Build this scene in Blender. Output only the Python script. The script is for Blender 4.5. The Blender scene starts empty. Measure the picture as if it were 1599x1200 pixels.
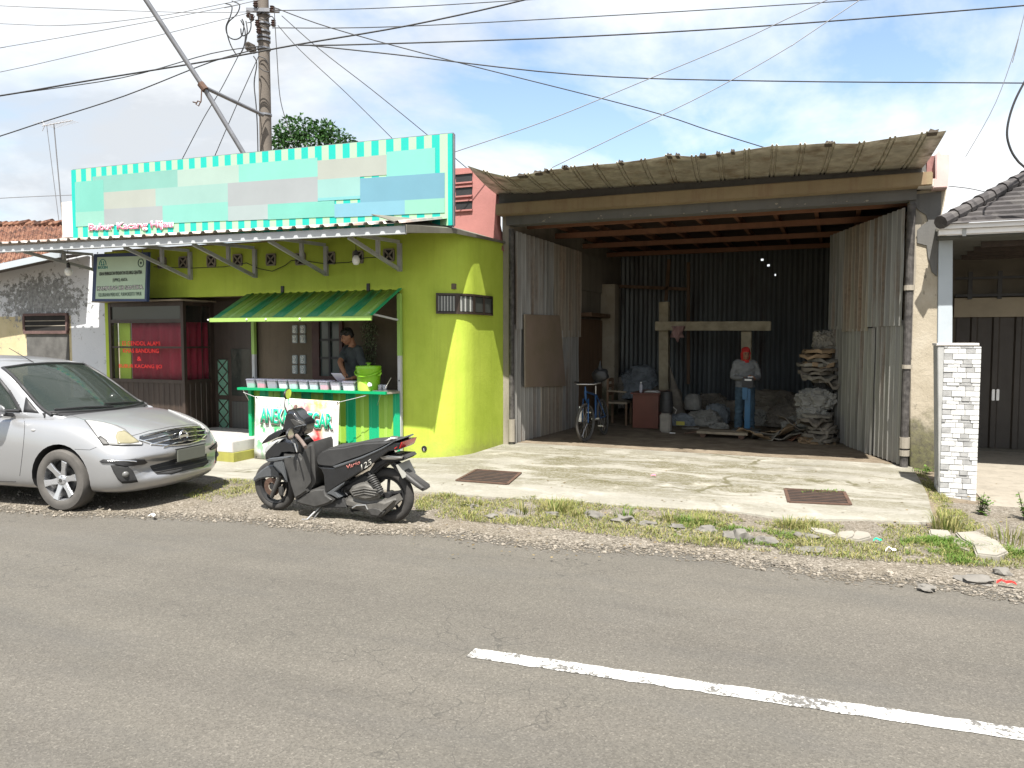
import bpy, bmesh, math, random
from mathutils import Vector, Matrix, noise as mnoise
from mathutils.bvhtree import BVHTree
random.seed(7)
R = math.radians
SC = bpy.context.scene
COL = SC.collection
# ------------------------------------------------------------------ camera
CAM_H, YAW, PITCH, FPX = 1.75, R(22.9), R(3.38), 1202.0
CPOS = Vector((0, 0, CAM_H))
cam = bpy.data.cameras.new('camera'); camo = bpy.data.objects.new('camera', cam); COL.objects.link(camo)
cam.lens = 36 * FPX / 1599; cam.sensor_width = 36; cam.clip_end = 2000; cam.clip_start = .05
camo.location = CPOS
camo.rotation_euler = (R(90) - PITCH, 0, YAW)
SC.camera = camo
CROT = Matrix.Rotation(YAW, 3, 'Z') @ Matrix.Rotation(R(90) - PITCH, 3, 'X')

def ray(u, v):
    return (CROT @ Vector(((u - 799.5) / FPX, -(v - 600) / FPX, -1))).normalized()
def PZ(u, v, z=0.0):
    d = ray(u, v); return CPOS + d * ((z - CAM_H) / d.z)
def PY(u, v, y):
    d = ray(u, v); return CPOS + d * (y / d.y)
def PX(u, v, x):
    d = ray(u, v); return CPOS + d * (x / d.x)

# ------------------------------------------------------------------ things and parts
def tag(o, label=None, cat=None, group=None, kind=None):
    if label: o['label'] = label
    if cat: o['category'] = cat
    if group: o['group'] = group
    if kind: o['kind'] = kind
    return o
def thing(name, label, cat, loc=(0, 0, 0), rotz=0.0, group=None, rot=None):
    o = bpy.data.objects.new(name, None); COL.objects.link(o)
    o.empty_display_size = .2
    o.location = loc; o.rotation_euler = rot if rot else (0, 0, rotz)
    return tag(o, label, cat, group)
def wmat(o):
    m = Matrix.Identity(4)
    while o is not None:
        m = o.matrix_basis @ m; o = o.parent
    return m
def copy_thing(o, parent=None):
    c = o.copy(); COL.objects.link(c)
    if parent is not None: c.parent = parent
    for ch in list(o.children): copy_thing(ch, c)
    return c

def smooth_mesh(me, angle=35):
    try:
        me.set_sharp_from_angle(angle=R(angle))
    except Exception: pass
    for p in me.polygons: p.use_smooth = True

def link(name, me, mats, parent=None, local=False, smooth=None):
    o = bpy.data.objects.new(name, me); COL.objects.link(o)
    if not isinstance(mats, (list, tuple)): mats = [mats]
    if len(me.materials) == 0:
        for m in mats: me.materials.append(m)
    if parent is not None:
        o.parent = parent
        if not local: me.transform(wmat(parent).inverted())
    if smooth is not None: smooth_mesh(me, smooth)
    return o
def struct(o, kind='structure'):
    o['kind'] = kind; return o

ICO = {}
class MB:
    """collects shapes into one mesh"""
    def __init__(s): s.bm = bmesh.new(); s.mi = 0
    def _f(s, vs):
        try:
            f = s.bm.faces.new(vs); f.material_index = s.mi; return f
        except ValueError: return None
    def box(s, lo, hi, M=None, bev=0):
        x0, y0, z0 = lo; x1, y1, z1 = hi
        vs = [Vector(p) for p in ((x0,y0,z0),(x1,y0,z0),(x1,y1,z0),(x0,y1,z0),(x0,y0,z1),(x1,y0,z1),(x1,y1,z1),(x0,y1,z1))]
        if M is not None: vs = [M @ v for v in vs]
        bv = [s.bm.verts.new(v) for v in vs]
        fs = [s._f([bv[i] for i in q]) for q in ((3,2,1,0),(4,5,6,7),(0,1,5,4),(1,2,6,5),(2,3,7,6),(3,0,4,7))]
        if bev:
            es = list({e for f in fs for e in f.edges})
            bmesh.ops.bevel(s.bm, geom=es, offset=bev, segments=2, affect='EDGES', clamp_overlap=True, material=-1)
        return s
    def bar(s, a, b, w, h=None, up=(0, 0, 1), bev=0):
        """box beam from a to b, w across, h along up"""
        a, b = Vector(a), Vector(b); h = h or w
        d = b - a; L = d.length; d.normalize(); up = Vector(up)
        if abs(d.dot(up)) > .98: up = Vector((0, 1, 0))
        r = d.cross(up).normalized(); u = r.cross(d)
        M = Matrix((d, r, u)).transposed().to_4x4(); M.translation = a
        return s.box((0, -w/2, -h/2), (L, w/2, h/2), M, bev)
    def tube(s, pts, r, seg=8, cap=True, closed=False):
        pts = [Vector(p) for p in pts]; n = len(pts)
        rs = r if isinstance(r, (list, tuple)) else [r] * n
        rings = []; prev = None
        for i, p in enumerate(pts):
            if closed: t = pts[(i+1) % n] - pts[i-1]
            else: t = pts[min(i+1, n-1)] - pts[max(i-1, 0)]
            if t.length < 1e-9: t = Vector((0, 0, 1))
            t.normalize()
            if prev is None:
                a = Vector((0, 0, 1)) if abs(t.z) < .9 else Vector((1, 0, 0))
                x = t.cross(a).normalized()
            else:
                x = prev - t * prev.dot(t)
                x = x.normalized() if x.length > 1e-6 else t.orthogonal().normalized()
            prev = x; y = t.cross(x)
            rings.append([s.bm.verts.new(p + (x * math.cos(k*2*math.pi/seg) + y * math.sin(k*2*math.pi/seg)) * rs[i]) for k in range(seg)])
        for i in range(n if closed else n - 1):
            A, B = rings[i], rings[(i+1) % n]
            for k in range(seg): s._f([A[k], A[(k+1) % seg], B[(k+1) % seg], B[k]])
        if cap and not closed:
            s._f(rings[0][::-1]); s._f(rings[-1])
        return s
    def lathe(s, prof, seg=24, M=None, cap=True):
        """prof: (radius, height) round local z"""
        rings = []
        for (r, z) in prof:
            ring = []
            for k in range(seg):
                a = 2 * math.pi * k / seg
                v = Vector((r * math.cos(a), r * math.sin(a), z))
                ring.append(s.bm.verts.new(M @ v if M is not None else v))
            rings.append(ring)
        for A, B in zip(rings, rings[1:]):
            for k in range(seg): s._f([A[k], A[(k+1) % seg], B[(k+1) % seg], B[k]])
        if cap and prof[0][0] > 1e-5: s._f(rings[0][::-1])
        if cap and prof[-1][0] > 1e-5: s._f(rings[-1])
        return s
    def prism(s, poly, vec, bev=0, seg=2):
        """poly: 3-d outline, extruded by vec"""
        vec = Vector(vec); poly = [Vector(p) for p in poly]
        A = [s.bm.verts.new(p) for p in poly]; B = [s.bm.verts.new(p + vec) for p in poly]
        n = len(poly); fs = [s._f(A[::-1]), s._f(B)]
        for i in range(n): fs.append(s._f([A[i], A[(i+1) % n], B[(i+1) % n], B[i]]))
        fs = [f for f in fs if f]
        bmesh.ops.recalc_face_normals(s.bm, faces=fs)
        if bev:
            es = set(fs[0].edges) | set(fs[1].edges)
            bmesh.ops.bevel(s.bm, geom=list(es), offset=bev, segments=seg, affect='EDGES', clamp_overlap=True, material=-1)
        return s
    def face(s, pts): s._f([s.bm.verts.new(Vector(p)) for p in pts]); return s
    def grid(s, rows, closed=False):
        V = [[s.bm.verts.new(Vector(p)) for p in r] for r in rows]
        for a, b in zip(V, V[1:]):
            n = len(a)
            for k in range(n if closed else n - 1): s._f([a[k], a[(k+1) % n], b[(k+1) % n], b[k]])
        return V
    def ball(s, c, r, sub=2, scale=(1, 1, 1), jit=0, seed=0, M=None):
        if sub not in ICO:
            t = bmesh.new(); bmesh.ops.create_icosphere(t, subdivisions=sub, radius=1)
            ICO[sub] = ([v.co.copy() for v in t.verts], [[v.index for v in f.verts] for f in t.faces]); t.free()
        bv = []
        for p in ICO[sub][0]:
            if jit: p = p * (1 + jit * mnoise.noise(p * 1.7 + Vector((seed * 3.1, seed * 1.7, 0))))
            p = Vector((p.x * scale[0] * r, p.y * scale[1] * r, p.z * scale[2] * r))
            if M is not None: p = M @ p
            bv.append(s.bm.verts.new(p + Vector(c)))
        for f in ICO[sub][1]: s._f([bv[i] for i in f])
        return s
    def xf(s, M): s.bm.transform(M); return s
    def build(s, name, mats, parent=None, local=False, smooth=None, recalc=True):
        if recalc: bmesh.ops.recalc_face_normals(s.bm, faces=s.bm.faces[:])
        me = bpy.data.meshes.new(name); s.bm.to_mesh(me); s.bm.free()
        return link(name, me, mats, parent, local, smooth)

def merge_into(o, mb, m):
    """add the collected shapes to an existing part as surface detail in a material of its own"""
    o.data.materials.append(m); k = len(o.data.materials) - 1
    bmesh.ops.recalc_face_normals(mb.bm, faces=mb.bm.faces[:])
    mb.bm.transform(wmat(o).inverted())
    for f in mb.bm.faces: f.material_index = k
    t = bpy.data.meshes.new('t'); mb.bm.to_mesh(t); mb.bm.free()
    b = bmesh.new(); b.from_mesh(o.data); b.from_mesh(t); b.to_mesh(o.data); b.free(); bpy.data.meshes.remove(t)
def bake(o):
    """apply an object's modifiers into its mesh"""
    bpy.context.view_layer.update()
    dg = bpy.context.evaluated_depsgraph_get()
    me = bpy.data.meshes.new_from_object(o.evaluated_get(dg))
    o.modifiers.clear(); o.data = me
    return o
def subsurf(o, n=2):
    m = o.modifiers.new('s', 'SUBSURF'); m.levels = n; m.render_levels = n
    bake(o)
    for p in o.data.polygons: p.use_smooth = True
    return o

def lerp(a, b, t): return a + (b - a) * t
def sstep(a, b, x):
    t = max(0, min(1, (x - a) / (b - a))); return t * t * (3 - 2 * t)

# ------------------------------------------------------------------ lettering
def text_mesh(body, h, width=None, ext=.003, off=0.0, align='CENTER', shear=0.0):
    cu = bpy.data.curves.new('lettering', 'FONT'); cu.body = body; cu.align_x = align
    cu.size = 1; cu.offset = off; cu.resolution_u = 3; cu.shear = shear; cu.extrude = 0
    o = bpy.data.objects.new('lettering', cu); COL.objects.link(o)
    bpy.context.view_layer.update()
    me = bpy.data.meshes.new_from_object(o.evaluated_get(bpy.context.evaluated_depsgraph_get()))
    bpy.data.objects.remove(o); bpy.data.curves.remove(cu)
    if len(me.vertices) == 0: return me
    xs = [v.co.x for v in me.vertices]; ys = [v.co.y for v in me.vertices]
    x0, x1, y0, y1 = min(xs), max(xs), min(ys), max(ys)
    sy = h / (y1 - y0); sx = (width / (x1 - x0)) if width else sy
    cx = (x0 + x1) / 2 if align == 'CENTER' else x0
    bm = bmesh.new(); bm.from_mesh(me)
    for v in bm.verts: v.co = Vector(((v.co.x - cx) * sx, (v.co.y - (y0 + y1) / 2) * sy, 0))
    r = bmesh.ops.extrude_face_region(bm, geom=bm.faces[:])
    for g in r['geom']:
        if isinstance(g, bmesh.types.BMVert): g.co.z += ext
    bmesh.ops.recalc_face_normals(bm, faces=bm.faces[:])
    bm.to_mesh(me); bm.free()
    return me
def face_mat(o, xdir=(1, 0, 0), up=(0, 0, 1)):
    x = Vector(xdir).normalized(); u = Vector(up); n = x.cross(u).normalized(); u = n.cross(x)
    M = Matrix((x, u, n)).transposed().to_4x4(); M.translation = Vector(o); return M
def text(body, pos, h, m, parent, width=None, ext=.003, off=0.0, xdir=(1, 0, 0), up=(0, 0, 1), name='lettering', shear=0.0, align='CENTER'):
    me = text_mesh(body, h, width, ext, off, align, shear)
    me.transform(face_mat(pos, xdir, up)); me.materials.clear()
    return link(name, me, m, parent)
# ------------------------------------------------------------------ materials
class N:
    """small node-tree writer"""
    def __init__(s, name):
        s.m = bpy.data.materials.new(name); s.m.use_nodes = True
        s.t = s.m.node_tree; s.t.nodes.clear()
        s.out = s.t.nodes.new('ShaderNodeOutputMaterial')
        s.p = s.t.nodes.new('ShaderNodeBsdfPrincipled')
        s.t.links.new(s.p.outputs[0], s.out.inputs[0])
        s._tc = None
    def new(s, t): return s.t.nodes.new(t)
    def put(s, sock, v):
        if v is None: return
        if isinstance(v, bpy.types.NodeSocket): s.t.links.new(v, sock)
        else:
            if isinstance(v, tuple) and len(v) == 3 and sock.type == 'RGBA': v = v + (1,)
            sock.default_value = v
    def obj(s):
        if s._tc is None: s._tc = s.new('ShaderNodeTexCoord')
        return s._tc.outputs['Object']
    def mapv(s, scale=(1, 1, 1), vec=None, loc=(0, 0, 0), rot=(0, 0, 0)):
        n = s.new('ShaderNodeMapping'); s.put(n.inputs['Vector'], vec or s.obj())
        n.inputs['Scale'].default_value = scale; n.inputs['Location'].default_value = loc; n.inputs['Rotation'].default_value = rot
        return n.outputs[0]
    def noise(s, scale=5, detail=4, rough=.55, vec=None, dist=0):
        n = s.new('ShaderNodeTexNoise'); s.put(n.inputs['Vector'], vec or s.obj())
        n.inputs['Scale'].default_value = scale; n.inputs['Detail'].default_value = detail
        n.inputs['Roughness'].default_value = rough; n.inputs['Distortion'].default_value = dist
        return n.outputs['Fac']
    def voro(s, scale=5, vec=None, feat='F1', out='Distance', rnd=1):
        n = s.new('ShaderNodeTexVoronoi'); n.feature = feat; s.put(n.inputs['Vector'], vec or s.obj())
        n.inputs['Scale'].default_value = scale; n.inputs['Randomness'].default_value = rnd
        return n.outputs[out]
    def ramp(s, fac, stops, interp='LINEAR'):
        n = s.new('ShaderNodeValToRGB'); s.put(n.inputs[0], fac); cr = n.color_ramp; cr.interpolation = interp
        while len(cr.elements) < len(stops): cr.elements.new(.5)
        for e, (p, c) in zip(cr.elements, stops):
            e.position = p
            if isinstance(c, (int, float)): c = (c, c, c)
            e.color = tuple(c) + (1,)
        return n.outputs[0]
    def mix(s, fac, a, b, mode='MIX'):
        n = s.new('ShaderNodeMix'); n.data_type = 'RGBA'; n.blend_type = mode
        s.put(n.inputs[0], fac); s.put(n.inputs[6], a); s.put(n.inputs[7], b)
        return n.outputs[2]
    def math(s, op, a, b=None, c=None):
        n = s.new('ShaderNodeMath'); n.operation = op
        s.put(n.inputs[0], a); s.put(n.inputs[1], b); s.put(n.inputs[2], c)
        return n.outputs[0]
    def sep(s, vec=None):
        n = s.new('ShaderNodeSeparateXYZ'); s.put(n.inputs[0], vec or s.obj()); return n.outputs
    def bump(s, h, strength=.3, dist=.02, normal=None):
        n = s.new('ShaderNodeBump'); s.put(n.inputs['Height'], h)
        n.inputs['Strength'].default_value = strength; n.inputs['Distance'].default_value = dist
        if normal: s.put(n.inputs['Normal'], normal)
        return n.outputs[0]
    def done(s, col=None, rough=.6, metal=0.0, normal=None, spec=.5, coat=0, alpha=None, trans=0, ior=1.45):
        p = s.p
        s.put(p.inputs['Base Color'], col); s.put(p.inputs['Roughness'], rough); s.put(p.inputs['Metallic'], metal)
        s.put(p.inputs['Normal'], normal); s.put(p.inputs['Specular IOR Level'], spec)
        p.inputs['Coat Weight'].default_value = coat; p.inputs['Coat Roughness'].default_value = .05
        p.inputs['Transmission Weight'].default_value = trans; p.inputs['IOR'].default_value = ior
        if alpha is not None: s.put(p.inputs['Alpha'], alpha)
        return s.m

def sc(c, k): return tuple(min(1, max(0, x * k)) for x in c)
def mat(name, col, rough=.6, metal=0, var=.18, vs=4, bump=.15, bs=60, spec=.5, coat=0, col2=None, stretch=(1, 1, 1)):
    n = N(name)
    v = n.mapv(stretch)
    f = n.noise(vs, 5, .6, v)
    a = sc(col, 1 - var); b = col2 or sc(col, 1 + var)
    c = n.ramp(f, [(.3, a), (.7, b)])
    nm = n.bump(n.noise(bs, 3, .6), bump, .004) if bump else None
    r = n.math('MULTIPLY_ADD', n.noise(vs * 2.3, 3), .25, max(0.02, rough - .12))
    return n.done(c, r, metal, nm, spec, coat)

def m_asphalt():
    n = N('asphalt')
    big = n.noise(.35, 4, .6); mid = n.noise(2.2, 4, .6, n.mapv((.5, 1.2, 1)))
    base = n.ramp(n.math('MULTIPLY_ADD', mid, .5, n.math('MULTIPLY', big, .5)), [(.3, (.090, .083, .071)), (.52, (.103, .095, .081)), (.75, (.116, .107, .092))])
    st = n.voro(120, out='Color')
    spk = n.ramp(n.sep(st)[0], [(0, .74), (.5, .97), (.86, 1.05), (.97, 1.25), (1, 1.45)])
    # dark patch bands worn along the road
    pt = n.ramp(n.math('MULTIPLY', n.noise(.9, 5, .65, n.mapv((.45, 1.6, 1), loc=(3, 1.3, 0))), 1), [(.5, 0), (.66, 1)])
    c = n.mix(1, base, spk, 'MULTIPLY')
    c = n.mix(n.math('MULTIPLY', pt, .3), c, (.066, .065, .062))
    lane = n.ramp(n.noise(1.2, 4, .55, n.mapv((.07, 1.3, 1), loc=(2, 5, 0))), [(.40, (.93, .93, .935)), (.55, (1, 1, 1)), (.68, (1.05, 1.045, 1.04))])
    c = n.mix(1, c, lane, 'MULTIPLY')
    oil = n.ramp(n.noise(2.3, 5, .7, n.mapv(loc=(8, 3, 2))), [(.66, 0), (.76, .35)])
    c = n.mix(oil, c, (.055, .053, .05))
    # fine cracks, only where a large noise allows them
    wob = n.new('ShaderNodeVectorMath'); wob.operation = 'ADD'
    nz = n.new('ShaderNodeTexNoise'); nz.inputs['Scale'].default_value = 3; n.put(nz.inputs['Vector'], n.obj())
    sca = n.new('ShaderNodeVectorMath'); sca.operation = 'SCALE'; n.put(sca.inputs[0], nz.outputs['Color']); sca.inputs['Scale'].default_value = .5
    n.put(wob.inputs[0], n.obj()); n.put(wob.inputs[1], sca.outputs[0])
    cr = n.voro(3.2, wob.outputs[0], 'DISTANCE_TO_EDGE')
    crk = n.ramp(cr, [(0, 1), (.012, 0)])
    where = n.ramp(n.noise(.7, 3, .5, n.mapv((.6, 1, 1), loc=(9, 4, 0))), [(.52, 0), (.62, 1)])
    c = n.mix(n.math('MULTIPLY', n.math('MULTIPLY', crk, where), .5), c, (.03, .03, .028))
    h = n.math('ADD', n.math('MULTIPLY', n.voro(120), .5), n.noise(230, 2))
    return n.done(c, .82, 0, n.bump(h, .4, .005), .3)
def m_paint_line():
    n = N('worn_white_road_paint')
    f = n.noise(38, 5, .75); g = n.noise(5, 3, .6)
    w = n.ramp(n.math('MULTIPLY_ADD', g, .45, n.math('MULTIPLY', f, .75)), [(.535, 0), (.6, 1)])
    c = n.mix(w, (.105, .10, .092), n.ramp(n.noise(9, 4), [(.3, (.42, .41, .39)), (.7, (.58, .58, .56))]))
    return n.done(c, .7, 0, n.bump(n.noise(160, 3), .5, .005))
def m_gravel():
    n = N('gravel_shoulder')
    a = n.voro(58, out='Color'); d = n.voro(58); a2 = n.voro(95, out='Color')
    k = n.sep(a); k2 = n.sep(a2)
    c = n.ramp(n.math('MULTIPLY_ADD', k[0], .55, n.math('MULTIPLY', k2[1], .45)), [(.1, (.08, .07, .055)), (.45, (.15, .133, .107)), (.75, (.225, .2, .167)), (1, (.34, .315, .275))])
    dirt = n.ramp(n.noise(1.3, 5, .65), [(.4, 0), (.65, 1)])
    c = n.mix(n.math('MULTIPLY', dirt, .45), c, (.15, .125, .092))
    h = n.math('ADD', n.math('SUBTRACT', .6, d), n.math('MULTIPLY', n.voro(95), -.5))
    at = n.new('ShaderNodeAttribute'); at.attribute_name = 'spread'
    # single stones thin out over the tarmac: a stone shows where its own random number is under the local density
    th = n.math('ADD', n.math('MULTIPLY', k[2], .5), n.math('MULTIPLY', n.noise(6, 5, .7), .75))
    al = n.math('GREATER_THAN', n.math('MULTIPLY', at.outputs['Fac'], 1.25), th)
    return n.done(c, .9, 0, n.bump(h, .8, .015), .2, alpha=al)
def m_apron():
    n = N('old_concrete_apron')
    big = n.noise(.8, 6, .68); fine = n.noise(26, 4, .7)
    c = n.ramp(n.math('MULTIPLY_ADD', fine, .35, n.math('MULTIPLY', big, .65)), [(.3, (.16, .152, .127)), (.5, (.228, .217, .184)), (.72, (.30, .288, .25))])
    moss = n.ramp(n.noise(1.6, 8, .72, n.mapv((.55, 1.5, 1), loc=(1.2, 0, 0)), .6), [(.46, 0), (.52, .8), (.66, 1)])
    grit = n.ramp(n.noise(32, 5, .8), [(.40, .25), (.54, 1)])
    yy = n.sep()
    band = n.math('MULTIPLY', n.ramp(n.math('MULTIPLY_ADD', yy[1], .25, -1.9), [(.05, .15), (.3, 1), (.75, 1), (1, .35)]), n.ramp(n.math('MULTIPLY_ADD', yy[0], .14, 1), [(.15, .15), (.5, 1), (.95, .9), (1, .7)]))
    c = n.mix(n.math('MULTIPLY', n.math('MULTIPLY', moss, grit), n.math('MULTIPLY', band, 1.0)), c, (.085, .075, .034))
    pale = n.ramp(n.noise(2.1, 6, .7, n.mapv(loc=(5, 7, 1))), [(.55, 0), (.7, .6)])
    c = n.mix(pale, c, (.38, .36, .315))
    wob = n.new('ShaderNodeVectorMath'); wob.operation = 'ADD'
    nz = n.new('ShaderNodeTexNoise'); nz.inputs['Scale'].default_value = 1.6; nz.inputs['Detail'].default_value = 6; n.put(nz.inputs['Vector'], n.obj())
    s2 = n.new('ShaderNodeVectorMath'); s2.operation = 'SCALE'; n.put(s2.inputs[0], nz.outputs['Color']); s2.inputs['Scale'].default_value = .8
    n.put(wob.inputs[0], n.obj()); n.put(wob.inputs[1], s2.outputs[0])
    e = n.voro(.4, wob.outputs[0], 'DISTANCE_TO_EDGE')
    crk = n.ramp(e, [(0, 1), (.008, .85), (.016, 0)])
    crk = n.math('MULTIPLY', crk, n.ramp(n.noise(1.1, 3), [(.46, 0), (.56, 1)]))
    c = n.mix(n.math('MULTIPLY', crk, .9), c, (.09, .082, .045))
    h = n.math('ADD', n.math('MULTIPLY', fine, .4), n.math('MULTIPLY', crk, -.8))
    h = n.math('ADD', h, n.math('MULTIPLY', moss, .3))
    return n.done(c, .88, 0, n.bump(h, .6, .012), .25)
def m_soil():
    n = N('packed_dirt')
    f = n.noise(3, 7, .7)
    c = n.ramp(f, [(.3, (.105, .084, .06)), (.55, (.19, .156, .115)), (.75, (.26, .22, .17))])
    return n.done(c, .95, 0, n.bump(n.noise(60, 4, .7), .8, .015), .15)
def m_plaster(name, col, stain=(.1, .09, .07), amt=.5, vs=1.6, streak=True, spec=.3, rough=.75):
    """painted plaster with rain streaks and scuffs"""
    n = N(name)
    f = n.noise(vs, 6, .65)
    c = n.ramp(f, [(.3, sc(col, .86)), (.7, sc(col, 1.1))])
    s1 = n.ramp(n.noise(2.2, 5, .7, n.mapv((3.2, 3.2, .22) if streak else (1, 1, 1))), [(.5, 0), (.75, 1)])
    c = n.mix(n.math('MULTIPLY', s1, amt * .5), c, stain)
    s2 = n.ramp(n.noise(9, 6, .75, n.mapv(loc=(2, 5, 8))), [(.6, 0), (.72, 1)])
    c = n.mix(n.math('MULTIPLY', s2, amt * .35), c, stain)
    return n.done(c, rough, 0, n.bump(n.noise(28, 6, .65), .25, .012), spec)
def m_peel():
    """whitewash over cream, flaked to dark mortar by the window"""
    n = N('flaking_whitewash')
    x, y, z = n.sep(n.mapv(loc=(-14.5, 10.5, 0)))
    white = n.ramp(n.noise(1.2, 5), [(.3, (.52, .545, .58)), (.7, (.6, .615, .64))])
    cream = n.ramp(n.noise(2.6, 5), [(.3, (.4, .34, .2)), (.7, (.5, .44, .28))])
    low = n.ramp(n.math('MULTIPLY_ADD', n.noise(3, 4, .6), .22, z), [(.0, 0), (.5, 0)])
    # cream below z ~2.25 and left of x ~ -13.6 (object at origin)
    zz = n.math('ADD', n.math('MULTIPLY', n.math('SUBTRACT', n.noise(4, 5, .7), .5), .12), z)
    mz = n.math('LESS_THAN', zz, 2.2); mx = n.math('LESS_THAN', x, -13.75)
    c = n.mix(n.math('MULTIPLY', mz, mx), white, cream)
    # flake zone: gaussian-like round the window head
    dx = n.math('MULTIPLY', n.math('ADD', x, 14.6), .62); dz = n.math('MULTIPLY', n.math('SUBTRACT', z, 2.5), 1.5)
    d = n.math('SQRT', n.math('ADD', n.math('POWER', dx, 2), n.math('POWER', dz, 2)))
    zone = n.ramp(n.math('ADD', d, n.math('MULTIPLY', n.math('SUBTRACT', n.noise(3.3, 5, .7), .5), .5)), [(0, .64), (.5, .60), (.9, .50), (1, .26)])
    fl = n.math('GREATER_THAN', n.math('ADD', n.noise(7, 9, .82, n.mapv((1, 1, 1.1))), zone), 1.05)
    fl2 = n.math('GREATER_THAN', n.noise(6.5, 8, .78, n.mapv(loc=(3, 3, 3))), .60)
    k = n.math('MAXIMUM', fl, n.math('MULTIPLY', fl2, n.math('MAXIMUM', n.math('MULTIPLY', mz, mx), .75)))
    c = n.mix(k, c, n.ramp(n.noise(14, 4), [(.3, (.12, .125, .125)), (.7, (.30, .305, .30))]))
    return n.done(c, .8, 0, n.bump(n.math('MULTIPLY_ADD', k, -.6, n.noise(25, 5)), .4, .012), .25)
def m_zinc(name, base=(.2, .205, .2), rust=(.15, .085, .045), amt=.5, dark=.4, period=.1, axis=0, zones=()):
    """corrugated sheet: per-sheet tints, long rust runs and pale ridges"""
    n = N(name)
    st = n.mapv((6, 6, .35))
    f = n.noise(1.0, 6, .7, st)
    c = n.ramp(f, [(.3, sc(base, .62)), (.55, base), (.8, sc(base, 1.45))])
    r = n.ramp(n.noise(.8, 5, .65, n.mapv((4.5, 4.5, .5), loc=(4, 2, 9))), [(.62 - .28 * amt, 0), (.78 - .2 * amt, 1)])
    c = n.mix(n.math('MULTIPLY', r, .85), c, n.ramp(n.noise(16, 4), [(.3, sc(rust, .6)), (.7, sc(rust, 1.3))]))
    at = n.new('ShaderNodeAttribute'); at.attribute_name = 'ridge'; rg = at.outputs['Fac']
    c = n.mix(n.ramp(rg, [(0, 0), (.55, 0), (1, .42)]), c, sc(base, 1.9))
    c = n.mix(n.math('MULTIPLY', n.ramp(n.math('MULTIPLY', rg, -1), [(0, 0), (.3, 0), (1, .55)]), n.ramp(n.noise(1.1, 4, .6, n.mapv((5, 5, .5))), [(.35, .5), (.65, 1)])), c, sc(rust, .75))
    return n.done(c, n.ramp(r, [(0, .42), (1, .8)]), n.ramp(r, [(0, .35), (1, .05)]), n.bump(n.noise(40, 4, .7), .2, .006), .5)
def m_leaf(name, a, b, rough=.5):
    n = N(name)
    g = n.new('ShaderNodeNewGeometry')
    c = n.ramp(g.outputs['Random Per Island'], [(0, a), (.5, sc(tuple((p + q) / 2 for p, q in zip(a, b)), 1)), (1, b)])
    m = n.done(c, rough, 0, None, .4)
    n.p.inputs['Subsurface Weight'].default_value = 0
    tr = n.new('ShaderNodeBsdfTranslucent'); n.put(tr.inputs[0], c)
    mx = n.new('ShaderNodeMixShader'); mx.inputs[0].default_value = .3
    n.t.links.new(n.p.outputs[0], mx.inputs[1]); n.t.links.new(tr.outputs[0], mx.inputs[2]); n.t.links.new(mx.outputs[0], n.out.inputs[0])
    return m
def m_glass(name, tint=(.02, .024, .022), rough=.04, alpha=None, spec=.5):
    n = N(name)
    return n.done(tint, n.ramp(n.noise(3, 4), [(.3, rough), (.8, rough + .06)]), 0, None, spec, alpha=alpha, ior=1.5)
def m_stripes(name, stops, period, axis=0, off=0.0, rough=.45, dirt=.12, metal=0, interp='CONSTANT'):
    n = N(name)
    x = n.sep()[axis]
    f = n.math('FRACT', n.math('MULTIPLY_ADD', x, 1 / period, off))
    c = n.ramp(f, stops, interp)
    d = n.ramp(n.noise(3, 6, .7), [(.45, 0), (.75, 1)])
    c = n.mix(n.math('MULTIPLY', d, dirt), c, (.08, .08, .05))
    return n.done(c, rough, metal, n.bump(n.noise(30, 3), .08, .004), .5)

def m_pillar():
    n = N('pale_lime_plaster_with_moss')
    x, y, z = n.sep()
    c = n.ramp(n.noise(1.6, 6, .7), [(.3, (.27, .235, .175)), (.55, (.34, .30, .235)), (.75, (.40, .365, .30))])
    s = n.ramp(n.noise(11, 7, .8, n.mapv((1, 1, .6))), [(.6, 0), (.66, .8)])
    c = n.mix(s, c, (.10, .09, .07))
    w = n.ramp(n.math('ADD', n.math('MULTIPLY', n.math('SUBTRACT', n.noise(5, 6, .75), .5), .9), z), [(.15, 1), (.52, .85), (.8, 0)])
    c = n.mix(n.math('MULTIPLY', w, .9), c, n.ramp(n.noise(13, 5, .7), [(.35, (.03, .03, .022)), (.6, (.085, .085, .035)), (.75, (.12, .11, .08))]))
    return n.done(c, .92, 0, n.bump(n.noise(16, 7, .75), .5, .02), .2)
def m_green():
    n = N('lime_green_plaster')
    x, y, z = n.sep()
    c = n.ramp(n.noise(1.3, 6, .65), [(.3, (.33, .425, .045)), (.7, (.43, .53, .07))])
    st = n.ramp(n.noise(2.6, 6, .75, n.mapv((4, 4, .18))), [(.5, 0), (.78, 1)])
    c = n.mix(n.math('MULTIPLY', st, .3), c, (.16, .19, .03))
    pt = n.ramp(n.noise(.9, 5, .6, n.mapv(loc=(7, 2, 1))), [(.52, 0), (.68, 1)])
    c = n.mix(n.math('MULTIPLY', pt, .22), c, (.24, .33, .02))
    low = n.ramp(n.math('ADD', z, n.math('MULTIPLY', n.math('SUBTRACT', n.noise(4, 6, .75), .5), .7)), [(.02, 1), (.22, .25), (.4, 0)])
    c = n.mix(n.math('MULTIPLY', low, .5), c, (.2, .19, .07))
    sp = n.ramp(n.noise(24, 4, .7), [(.68, 0), (.73, 1)])
    c = n.mix(n.math('MULTIPLY', sp, .3), c, (.12, .13, .04))
    e = n.voro(.75, None, 'DISTANCE_TO_EDGE')
    return n.done(c, .7, 0, n.bump(n.noise(22, 7, .7), .35, .012), .3)
MT = {}
def A(k, m): MT[k] = m; return m
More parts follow.
